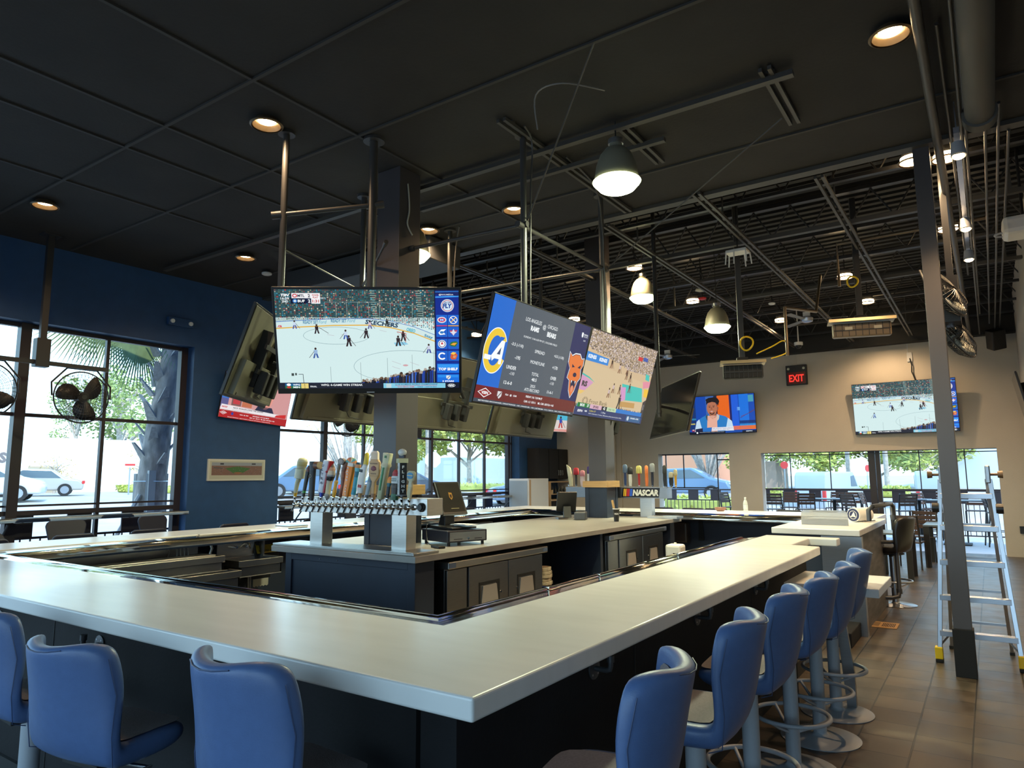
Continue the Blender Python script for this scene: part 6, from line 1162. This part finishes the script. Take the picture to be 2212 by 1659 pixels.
# purse hooks made of pipe on the bar front
def hook(x, y, z, rz, lb):
    t = thing('purse_hook', lb, 'hook', (x, y, z), rz, 'black pipe purse hooks under the bar top'); MB().lathe([(.045, 0), (.045, .006), (.02, .010)], n=20, M=Matrix.Rotation(R(90), 4, 'X')).build('flange', m_handleblk, t, smooth=40)
    MB().tube([(0, -.005, 0), (0, -.06, 0), (0, -.075, .004), (0, -.08, .02), (0, -.08, .055)], .0115, 10).build('pipe', m_handleblk, t, smooth=60); MB().cyl((0, -.08, .035), (0, -.08, .062), .016, n=12).build('end_cap', m_handleblk, t, smooth=40)
    for k in range(4): a = R(45+90*k); MB().cyl((.033*math.cos(a), -.006, .033*math.sin(a)), (.033*math.cos(a), -.009, .033*math.sin(a)), .005, n=6).build('screw', m_alu, t)
for x, lb in ((-3.72, 'black pipe purse hook above the middle front-row stool'), (-2.47, 'black pipe purse hook half hidden behind the right front-row stool'), (-4.92, 'black pipe purse hook cut by the left picture edge')): hook(x, 1.80, .84, 0, lb)
for y, lb in ((2.72, 'nearest black pipe purse hook on the aisle side'), (3.98, 'middle black pipe purse hook on the aisle side'), (5.18, 'farthest black pipe purse hook on the aisle side')): hook(-1.45, y, .85, R(90), lb)
# ================================================================ LADDER
t = thing('stepladder', 'aluminium folding stepladder with yellow feet behind the slim column', 'ladder', (-.20, 7.42, 0))
for s_ in (-1, 1):
    b = MB(); x0, x1 = s_*.30, s_*.18
    def rail(xb, yb, xt, yt, zt, w=.03, d=.018):
        p, q = Vector((xb, yb, 0)), Vector((xt, yt, zt)); bb = MB(); bb.v = [(p.x+sx*d, p.y+sy*w, p.z) for sx in (-1, 1) for sy in (-1, 1)]+[(q.x+sx*d, q.y+sy*w, q.z) for sx in (-1, 1) for sy in (-1, 1)]
        bb.f = [(0, 1, 3, 2), (4, 6, 7, 5), (0, 4, 5, 1), (2, 3, 7, 6), (0, 2, 6, 4), (1, 5, 7, 3)]; bb.c = [None]*6; return bb
    rail(x0, .0, s_*.19, .16, 1.60).build('side_rail', m_alu, t, bevel=.003); rail(s_*.235, .62, s_*.165, .20, 1.60, .022, .014).build('rear_rail', m_alu, t, bevel=.003)
    MB().box(x0-.03, x0+.03, -.045, .045, .03, .13).build('yellow_foot', m_yellow, t, bevel=.006); MB().box(x0-.03, x0+.03, -.045, .045, 0, .03).build('rubber_foot', m_blkmatte, t, bevel=.006); MB().box(s_*.235-.02, s_*.235+.02, .59, .65, 0, .025).build('rubber_foot', m_blkmatte, t)
    MB().box(s_*.178-.02, s_*.178+.02, .12, .22, 1.56, 1.72).build('hinge_plate', m_ssd, t, bevel=.01); MB().cyl((s_*.19, .17, 1.64), (s_*.25, .17, 1.64), .012, n=10).cyl((s_*.25, .17, 1.64), (s_*.29, .17, 1.64), .03, .035, n=12).build('hinge_knob', mat('brown_knob', (.16, .09, .04), .4), t, smooth=40)
    MB().cyl((s_*.215, .12, 1.34), (s_*.27, .12, 1.34), .045, n=14).build('lock_knob', m_blkplastic, t, smooth=40)
    MB().tube([(x0-.0, .02, .12), (s_*.20, .03, .25)], .008, 5).build('corner_brace', m_alu, t)
for i, z in enumerate((.26, .565, .87, 1.175, 1.46)):
    k = z/1.6; hwid = .30-.11*k; y = .16*k; b = MB()
    for dy in (-.035, -.008, .019): b.box(-hwid, hwid, y+dy, y+dy+.020, z, z+.012)
    b.box(-hwid, hwid, y-.04, y-.034, z-.035, z+.01); b.build('step', m_alu, t, bevel=.002)
    if i < 4: yy = .62-.42*k; MB().box(-(.235-.07*k), .235-.07*k, yy-.012, yy+.012, z, z+.02).build('rear_bar', m_alu, t)
# ================================================================ BACK CORNER CABINETS
t = thing('wall_cabinet', 'black wall cabinets with small pull handles in the back corner', 'cabinet', (-9.52, 15.6, 1.56))
MB().box(-.17, .15, -.75, .74, 0, .78).build('cabinet_box', m_blkmatte, t, bevel=.004)
for a, c, hy in ((-.75, -.26, .40), (-.25, .24, .20), (.25, .73, .30)):
    d = MB().box(.152, .17, a+.01, c-.01, .01, .77).build('door', m_blkmatte, t); MB().tube([(.17, hy, .10), (.195, hy, .10), (.195, hy, .22), (.17, hy, .22)], .006, 6).build('handle', m_alu, d)
t = thing('back_counter', 'tan edged back counter with dark open shelves under the wall cabinets', 'counter', (-9.4, 15.9, 0)); MB().box(-.28, .10, -.55, .42, 1.0, 1.04).box(-.28, .10, -.55, .42, 1.16, 1.18).box(-.28, .10, -.55, .42, 1.47, 1.5).box(-.28, .1, -.57, -.55, 0, 1.5).build('shelves', m_copper, t); MB().box(-.27, .02, -.53, .4, 0, 1.0).build('cabinet_box', m_blkmatte, t)
for k in range(5): tag(MB().lathe([(.03, 0), (.035, .10), (.012, .15), (.012, .19)], n=10).build('bottle', m_blkplastic, smooth=40, loc=(-9.38, 15.55+k*.15, 1.18)), 'dark small bottle on the shelf in the back corner', 'bottle', 'dark bottles on the back corner shelf')
tag(MB().lathe([(.035, 0), (.045, .10)], n=12).build('cup', m_copper, loc=(-9.33, 15.42, 1.18)), 'tan cup on the back corner shelf beside the dark bottles', 'cup')
t = thing('ice_machine', 'white upright cooler with grey door beside the navy wall end', 'cooler', (-9.40, 14.35, 0)); MB().box(-.27, .30, -.35, .55, 0, 1.58).build('body', m_white, t, bevel=.01)
MB().box(-.25, .26, -.358, -.35, .3, 1.53).build('door', mat('pale_grey_panel', (.36, .42, .48), .4), t); MB().box(.301, .306, -.33, -.26, .05, 1.55).build('side_trim', m_copper, t)
t = thing('wall_speaker', 'orange and black box high beside the large column against the window', 'speaker', (-9.62, 10.55, 2.58)); MB().box(-.06, .08, -.13, .13, -.16, .16).build('cabinet', m_blkplastic, t, bevel=.01); MB().box(-.06, .08, -.14, -.13, -.15, .15).build('orange_side', mat('orange_plastic', (.8, .2, .02), .5), t)
# ================================================================ OUTSIDE
def gz(x, y):
    d = max(0, (-10.6-x)/16, (y-22)/14); return -.12+min(1.3, 1.0*d if d < 1 else 1.0+.12*(d-1))
b = MB(); xs = [-140, -90, -60, -45, -38, -33, -28, -24, -20, -16, -13, -10.5, -6, 0, 8, 20, 60]; ys = [-60, -30, -12, 0, 8, 14, 18, 22, 26, 30, 34, 40, 50, 70, 100, 150]
for y in ys:
    for x in xs: b.v.append((x, y, gz(x, y) if not (x > -10.4 and y < 17.4) else -.2))
n = len(xs)
for j in range(len(ys)-1):
    for i in range(n-1): b.f.append((j*n+i, j*n+i+1, (j+1)*n+i+1, (j+1)*n+i)); b.c.append(None)
m_asph = mat('sunlit_pavement', (.46, .41, .36), .8, noise=.12, nscale=1.2)
struct(b.build('ground', m_asph, smooth=60))
struct(MB().box(-10.0, 5.3, YW+.3, 21.6, -.1, -.01).build('patio_floor', mat('pale_patio_concrete', (.50, .48, .46), .7, noise=.08)))
struct(MB().box(-11.2, -10.0, -6, 17.3, -.1, -.02).build('sidewalk', mat('sidewalk_concrete', (.45, .43, .41), .8)))
# railings with checker panels
def railing(loc, L, axis, label, h=1.22):
    t = thing('railing', label, 'railing', loc, 0 if axis == 'x' else R(90)); b = MB()
    b.box(0, L, -.02, .02, h-.04, h).box(0, L, -.015, .015, .08, .11).box(0, L, -.015, .015, h-.34, h-.31); b.build('rail', m_mullion, t)
    b = MB(); n = int(L/.115)
    for i in range(n+1): b.box(i*L/n-.008, i*L/n+.008, -.008, .008, .1, h-.33)
    b.build('balusters', m_mullion, t); n = int(L/.66)
    for i in range(n): MB().box(i*L/n, i*L/n+.31, -.012, .012, h-.32, h-.03).build('panel', m_mullion, t)
    return t
railing((-8.3, 20.6, 0), 2.05, 'x', 'dark patio railing with checker panels seen in the small opening')
railing((-5.6, 20.9, 0), 8.2, 'x', 'long dark patio railing with checker panels behind the patio chairs')
railing((-10.35, -2, 0), 7.9, 'y', 'dark railing with panels outside the left window'); railing((-10.35, 7.2, 0), 7.4, 'y', 'dark railing with panels outside the second window')
# trees
m_leafG = mat('sunlit_leaf', (.40, .44, .10), .7, noise=.3, nscale=.6); m_leafD = mat('pine_leaf', (.30, .36, .12), .7, noise=.3, nscale=.6); m_leafY = mat('autumn_leaf', (.62, .42, .12), .7, noise=.3, nscale=.8); m_bark = mat('pale_bark', (.42, .36, .31), .85, noise=.3, nscale=8, bump=.6, bscale=20); m_frond = mat('palm_frond', (.20, .28, .12), .55, noise=.2)
def foliage(cl, n, size, rnd, flat=.7):
    b = MB()
    for i in range(n):
        cx, cy, cz, r, rz_ = rnd.choice(cl); u = rnd.random()**.4
        th, ph = rnd.uniform(0, 2*PI), math.acos(rnd.uniform(-1, 1)); x = cx+r*u*math.sin(ph)*math.cos(th); y = cy+r*u*math.sin(ph)*math.sin(th); z = cz+rz_*u*math.cos(ph)
        a = Vector((rnd.uniform(-1, 1), rnd.uniform(-1, 1), rnd.uniform(-flat, flat))).normalized()*size*rnd.uniform(.6, 1.3); c = a.orthogonal().normalized()*size*rnd.uniform(.3, .6); p = Vector((x, y, z))
        b.v += [tuple(p-a), tuple(p+c), tuple(p+a), tuple(p-c)]; k = len(b.v); b.f.append((k-4, k-3, k-2, k-1)); b.c.append(None)
    return b
def tree(x, y, h, r, label, kind=0, seed=0, n=1100, group=None):
    rnd = random.Random(seed*13+5); z = gz(x, y)-.05; t = thing('tree' if kind != 3 else 'palm_tree', label, 'tree' if kind != 3 else 'palm tree', (x, y, z), 0, group)
    tr = MB(); cl = []
    if kind == 3:
        tr.tube([(0, 0, 0), (.05, .05, h*.5), (0, 0, h)], [.22, .2, .17], 10); tr.build('trunk', m_bark, t, smooth=60); b = MB()
        for k in range(46):
            a = rnd.uniform(0, 2*PI); el = rnd.uniform(-.9, 1.1); L = r*rnd.uniform(.8, 1.1); d = Vector((math.cos(a)*math.cos(el), math.sin(a)*math.cos(el), math.sin(el))); base = Vector((0, 0, h)); s1 = d.cross(Vector((0, 0, 1))).normalized()
            for q in range(-4, 5):
                dd = (d+s1*q*.12).normalized(); e = base+dd*L*(1-.05*abs(q))+Vector((0, 0, -.22*L*(1-abs(el)*.4))); m1 = base+dd*L*.5; w = s1*.03*r
                b.v += [tuple(base+d*L*.25), tuple(m1+w), tuple(e), tuple(m1-w)]; k2 = len(b.v); b.f.append((k2-4, k2-3, k2-2, k2-1)); b.c.append(None)
        b.build('fronds', m_leafG if group else m_frond, t); return t
    tr.tube([(0, 0, 0), (rnd.uniform(-.1, .1), 0, h*.3), (rnd.uniform(-.2, .2), .1, h*.55), (0, 0, h*.85)], [h*.028, h*.022, h*.016, h*.006], 8)
    for k in range(15 if kind != 2 else 26):
        a = rnd.uniform(0, 2*PI); z0 = h*rnd.uniform(.18 if kind != 2 else .05, .7 if kind != 2 else .2); e = Vector((math.cos(a)*r*rnd.uniform(.5, .9), math.sin(a)*r*rnd.uniform(.5, .9), z0+h*rnd.uniform(.15, .3) if kind != 2 else h*rnd.uniform(.7, 1.0)))
        tr.tube([(0, 0, z0), tuple(Vector((0, 0, z0)).lerp(e, .5)+Vector((0, 0, .05*h))), tuple(e)], [h*.012, h*.008, h*.003], 5); cl.append((e.x, e.y, e.z, r*.38, h*.14))
    tr.build('trunk', m_bark, t, smooth=60)
    cl.append((0, 0, h*.85, r*.5, h*.16))
    if kind != 2: foliage(cl, n, r*.06, rnd).build('foliage', [m_leafG, m_leafD, None, None, m_leafY][kind], t)
    else: foliage(cl, 120, .05, rnd).build('foliage', m_leafY, t)
    return t
G5 = 'trees beyond the windows'
tree(-50, 24.5, 8.5, 3.2, 'tall pine rising behind the long white building, right one', 1, 1, 2600, G5); tree(-52, 22.6, 6.2, 1.9, 'darker pine behind the white building roof, left one', 1, 2, 1500, G5)
tree(-36.3, 15.0, 2.0, .9, 'thin sapling with orange leaves before the white building', 4, 3, 180, G5); tree(-33, 17.6, 2.0, .9, 'small autumn tree left of the palm trunk outside', 4, 4, 260, G5)
tree(-27, 24.5, 4.4, 1.6, 'sunlit palm seen in the second window, left one', 3, 5, 0, G5); tree(-25, 28.5, 4.5, 1.5, 'sunlit palm seen in the second window behind the tap handles', 3, 6, 0, G5)
tree(-19, 17.5, 3.6, 1.8, 'bare crape myrtle just outside the second window', 2, 7, 0, G5)
for x, y, h, r, s_, lb in ((-28, 36, 6.2, 3.6, 8, 'broad oak filling the second window beyond the stop sign'), (-23, 36.5, 6.0, 3.4, 9, 'broad oak right of the stop sign in the second window'), (-19, 37, 5.8, 3.2, 10, 'oak near the right end of the second window'), (-25.5, 39, 6.4, 3.4, 17, 'oak between the two broad oaks of the second window'), (-30, 31, 6, 2.6, 11, 'green tree left of the large column beyond the window')): tree(x, y, h, r, lb, 0, s_, 4200, G5)
tree(-11.2, 33, 3.8, 2.0, 'bare branching crape myrtle in the small opening', 2, 12, 0, G5)
for x, y, h, r, s_, lb in ((-7.2, 38, 3.0, 2.4, 13, 'oak behind the white van at the left of the wide opening'), (-4.6, 39, 3.2, 2.6, 14, 'oak between the two vans in the wide opening'), (-2.6, 38, 3.0, 2.2, 15, 'oak right of the dark opening post')): tree(x, y, h, r, lb, 0, s_, 3000, G5)
tree(-9.6, 37, 2.9, 2.2, 'oak at the far left of the wide opening', 0, 16, 900, G5)
# palm right outside the left window with boots and brace
t = thing('palm_tree', 'close palm trunk with ragged boots and drooping fan leaves outside the left window', 'palm tree', (-11.85, 6.38, -.12)); rnd = random.Random(4)
MB().tube([(0, 0, 0), (.0, .0, 1.5), (.08, .05, 2.6), (.25, .1, 3.6), (.30, .1, 4.6)], [.25, .235, .21, .17, .16], 16).build('trunk', mat('palm_bark', (.30, .25, .22), .9, noise=.35, nscale=12, bump=1, bscale=14, stretch=(1, 1, .4)), t, smooth=60)
for k in range(26):
    z = 1.9+k*.085; a = k*2.4; r0 = .24-.02*(z-2); d = Vector((math.cos(a), math.sin(a), 0)); s1 = Vector((-math.sin(a), math.cos(a), 0)); off = Vector((.06*(z-1.5) if z > 2.6 else 0, .03, z)); p = off+d*r0*.7; q = off+d*(r0+.16)+Vector((0, 0, .30)); b = MB()
    b.v = [tuple(p-s1*.10), tuple(p+s1*.10), tuple(q+s1*.03), tuple(q-s1*.03), tuple(p-s1*.10-d*.05), tuple(p+s1*.10-d*.05), tuple(q+s1*.03-d*.03), tuple(q-s1*.03-d*.03)]; b.f = [(0, 1, 2, 3), (7, 6, 5, 4), (0, 4, 5, 1), (1, 5, 6, 2), (2, 6, 7, 3), (3, 7, 4, 0)]; b.c = [None]*6
    b.build('trunk_boot', mat('palm_boot', (.40, .35, .32), .8, noise=.2, nscale=20), t)
for (hx, hy, hz, dx, dy, dz) in ((-.05, -.75, 4.35, -.1, -.5, -.85), (.05, -.35, 4.15, .1, -.3, -1.0), (.1, -1.15, 4.4, -.2, -.9, -.4), (.2, .3, 4.4, .3, .5, -.7), (-.2, .0, 4.5, -.5, .0, -.9)):
    b = MB(); base = Vector((hx, hy, hz)); d = Vector((dx, dy, dz)).normalized(); s1 = d.cross(Vector((1, .2, 0))).normalized(); 
    b.tube([(.3, .1, 4.4), tuple(base+Vector((0, 0, .15))), tuple(base)], .012, 5)
    for q in range(-16, 17):
        an = q*.085; dd = (d*math.cos(an)+s1*math.sin(an)).normalized(); L = .95-.012*abs(q); mid = base+dd*L*.45; e = base+dd*L+Vector((0, 0, -.14)); w = dd.cross(Vector((1, 0, 0))).normalized()*.015
        b.v += [tuple(base), tuple(mid+w*1.1), tuple(e), tuple(mid-w*1.1)]; k2 = len(b.v); b.f.append((k2-4, k2-3, k2-2, k2-1)); b.c.append(None)
    b.build('fan_leaf', m_frond, t)
for z in (1.30, 1.72): MB().torus((0, 0, z), .27, .008, 24, 6).build('strap', m_alu, t)
for a in (0, 2.2, 4.2): MB().box(.24, .29, -.04, .04, 1.15, 1.85, Matrix.Rotation(a-.6, 4, 'Z')).build('brace_batten', mat('grey_timber', (.40, .38, .36), .8), t)
MB().box(.20, .26, -.17, -.05, .1, 1.9).build('upright_board', MATS['grey_timber'], t); MB().cyl((.1, -.95, .1), (.1, -.22, 1.5), .035, n=6).build('diagonal_brace', MATS['grey_timber'], t)
# buildings
def building(name, x0, x1, y0, y1, h, m, label, extra=None):
    t = thing(name, label, 'building', ((x0+x1)/2, (y0+y1)/2, gz(x0, y0)-.3)); w, d = (x1-x0)/2, (y1-y0)/2
    MB().box(-w, w, -d, d, 0, h).build('walls', m, t)
    if extra: extra(t, w, d, h)
    return t
m_wb = mat('white_stucco', (.88, .87, .84), .8)
def wb(t, w, d, h):
    MB().box(-w+.5, w, -d, d, h, h+.06).build('parapet_cap', m_wb, t); MB().box(-1, 1.6, 5.0, 6.6, h, h+.55).build('rooftop_unit', m_wb, t)
    P_ = Pic(3.0, .9, 300, 90); P_.text('RS', 150, 45, 50, C_(120, 110, 110), bold=.05); P_.build('store_lettering', t, M=Matrix.Translation((w+.02, -5.75, 1.9)) @ Matrix.Rotation(R(90), 4, 'Z') @ Matrix.Rotation(R(90), 4, 'X'), m=M_PAINT)
    MB().box(w, w+.05, -4.5, -3.2, .2, 1.5).build('doorway', mat('tan_doorway', (.45, .36, .26), .6), t); MB().box(w, w+.06, 1.0, 1.3, 1.5, 2.0).build('wall_lamp', m_alu, t)
building('store_building', -48, -38, 4, 34, 2.55+.3, m_wb, 'long bright white store building across the parking lot', wb)
building('distant_building', -40, -34, 42, 50, 2.4, mat('blue_grey_wall', (.45, .52, .62), .8), 'low pale blue building beyond the oaks in the second window')
building('distant_building', -16, -12.5, 37, 42, 2.2, mat('terracotta_wall', (.62, .30, .18), .8), 'orange red roofed building in the small opening')
building('distant_building', -2.2, 4, 40, 48, 2.3, mat('pale_blue_stucco', (.62, .70, .82), .8), 'large pale blue building at the right of the wide opening')
building('distant_building', -10.2, -8.9, 36.5, 39, 1.7, mat('brown_signwall', (.40, .30, .24), .8), 'brown roadside structure at the left of the wide opening')
# hedges / grass
def hedge(x0, x1, y0, y1, h, label):
    rnd = random.Random(int(x0*7+y0)); z = gz((x0+x1)/2, (y0+y1)/2); t = thing('hedge', label, 'hedge', ((x0+x1)/2, (y0+y1)/2, z)); w, d = (x1-x0)/2, (y1-y0)/2
    MB().box(-w*.94, w*.94, -d*.9, d*.9, 0, h*.9).build('body', m_leafG, t, bevel=.1); b = MB()
    for i in range(500): p = Vector((rnd.uniform(-w, w), rnd.uniform(-d, d), rnd.uniform(.1, h))); a = Vector((rnd.uniform(-1, 1), rnd.uniform(-1, 1), rnd.uniform(-1, 1))).normalized()*.10; c = a.orthogonal().normalized()*.05; b.v += [tuple(p-a), tuple(p+c), tuple(p+a), tuple(p-c)]; k = len(b.v); b.f.append((k-4, k-3, k-2, k-1)); b.c.append(None)
    b.build('leaves', m_leafG, t)
hedge(-36, -35, 17.6, 19.2, .35, 'clipped hedge before the white building left of the mullion'); hedge(-33, -32, 17, 21.5, .35, 'clipped hedge island beside the palm outside')
hedge(-31, -20, 29.5, 30.5, .45, 'long yellow green hedge beyond the stop sign'); hedge(-9.5, -6.8, 23.0, 24, .95, 'bushy green hedge behind the railing in the small opening'); hedge(-9, -7.6, 31.5, 32.5, .4, 'low hedge left of the white van'); hedge(-4.6, -2.8, 32.5, 33.5, .45, 'low hedge between the vans')
# cars
def car(loc, rz, m, label, L=4.4, kind='sedan', sc=1):
    t = thing('car' if kind == 'sedan' else 'van', label, 'car' if kind == 'sedan' else 'van', loc, rz); t.scale = (sc,)*3
    if kind == 'sedan': side = [(-2.15, .30), (-2.2, .62), (-1.95, .85), (-1.35, .92), (-.75, 1.38), (.55, 1.42), (1.35, .98), (2.05, .82), (2.2, .55), (2.15, .28)]
    else: side = [(-2.4, .35), (-2.45, 1.1), (-2.35, 2.15), (-2.2, 2.3), (1.0, 2.3), (1.6, 1.5), (2.4, 1.2), (2.5, .6), (2.45, .35)]
    MB().prism(side, -.86, .86, Matrix.Rotation(R(90), 4, 'X')).build('body', m, t, bevel=.09, seg=3, smooth=40)
    gl = mat('car_glass', (.10, .14, .17), .1)
    w = [(-1.15, .93), (-.70, 1.30), (.50, 1.34), (1.12, .97)] if kind == 'sedan' else [(.6, 1.5), (.6, 2.05), (.98, 2.1), (1.35, 1.5)]
    for s_ in (-1, 1): MB().prism(w, -.875 if s_ < 0 else .865, -.865 if s_ < 0 else .875, Matrix.Rotation(R(90), 4, 'X')).build('side_window', gl, t)
    for x in (-1.35, 1.38):
        for y in (-.82, .82): wh = MB().cyl((x, y-.1, .32), (x, y+.1, .32), .32, n=20).build('wheel', m_blkmatte, t, smooth=40); MB().cyl((x, y-.11, .32), (x, y+.11, .32), .2, n=12).build('rim', m_alu, wh, smooth=40)
    xr = -2.2 if kind == 'sedan' else -2.46
    for s_ in (-1, 1): MB().box(xr-.02, xr+.1, s_*.78-.08, s_*.78+.08, .62 if kind == 'sedan' else .8, .78 if kind == 'sedan' else 1.3).build('tail_light', m_red, t)
    return t
m_carw = mat('white_car_paint', (.60, .64, .70), .3, coat=.4); m_cars = mat('silver_car_paint', (.50, .48, .45), .3, metal=.3, coat=.5); m_carb = mat('blue_grey_car_paint', (.12, .20, .32), .25, coat=.5); m_card = mat('dark_car_paint', (.05, .07, .10), .25, coat=.5)
car((-28.3, 9.4, gz(-28.3, 9.4)), R(62), m_carw, 'white sedan parked at the left edge outside the window', sc=.85); car((-33.0, 12.9, gz(-33, 12.9)), R(245), m_cars, 'silver sedan parked before the white building', sc=.8); car((-33.8, 8.2, gz(-33.8, 8.2)), R(62), m_card, 'dark car behind the white sedan at the left edge')
car((-24.5, 20.2, gz(-24.5, 20.2)), R(55), m_carb, 'blue car seen low in the second window behind the leftmost taps'); car((-21.0, 21.8, gz(-21, 21.8)), R(58), m_card, 'dark blue sedan behind the stop sign post'); car((-17.0, 26.8, gz(-17, 26.8)), R(50), m_carb, 'blue car nose at the right end of the second window'); car((-26.5, 22.8, gz(-26.5, 22.8)), R(55), m_carw, 'white car beyond the blue car in the second window')
car((-11.7, 31.0, gz(-11.7, 31)), R(10), m_carb, 'pale blue sedan seen in the small opening')
m_van = mat('pale_van_paint', (.40, .45, .52), .3, coat=.3)
car((-5.3, 30.2, gz(-5.3, 30.2)-.4), R(75), m_van, 'white van with red tail lights in the wide opening', kind='van', sc=.72); car((-1.75, 30.2, gz(-1.75, 30.2)-.4), R(95), m_van, 'second white van behind the slim column and ladder', kind='van', sc=.72)
# signs and posts
def stop_sign(x, y, zc, r, label, face, m=m_white, m2=None):
    t = thing('stop_sign', label, 'sign', (x, y, gz(x, y)), face); M = Matrix.Translation((0, 0, zc-gz(x, y))) @ Matrix.Rotation(R(90), 4, 'X')
    MB().prism([(r*math.cos(R(22.5+45*k)), r*math.sin(R(22.5+45*k))) for k in range(8)], -.01, .01, M).build('sign_plate', m, t); MB().box(-.03, .03, .012, .03, 0, zc-gz(x, y)+r*.8).build('post', m_alu if m2 is None else m2, t); return t
stop_sign(-21.8, 25.2, 2.42, .40, 'white back of an octagonal stop sign in the second window', R(35), m_white, m_white)
stop_sign(-7.9, 34.0, 2.05, .18, 'red and white octagonal sign at the left of the wide opening', R(10), m_red); stop_sign(-4.1, 31.5, 1.85, .15, 'narrow red sign at the edge of the second van window', R(60), m_red)
t = stop_sign(-31.5, 16.0, 2.35, .26, 'pale round do-not-enter sign on the white building side', R(60), m_white); MB().box(-.2, .2, -.02, -.012, 1.28, 1.36).build('bar_mark', m_red, t)
for x, y, h, lb in ((-36.6, 13.4, 1.6, 'slim grey parking lot lamp post before the white building'), (-8.6, 33, 3.6, 'pale utility post at the left of the wide opening'), (-5.35, 35, 4.5, 'pale utility post left of the wide opening centre'), (-3.7, 34, 4.5, 'pale tree-like post right of the dark opening post')):
    t = thing('lamp_post', lb, 'post', (x, y, gz(x, y))); MB().cyl((0, 0, 0), (0, 0, h), .05 if h < 2 else .10, n=8).build('post', m_alu if h < 2 else m_bark, t, smooth=50)
    if h < 2: MB().box(-.18, .18, -.1, .1, h, h+.08).build('lamp_head', m_alu, t)
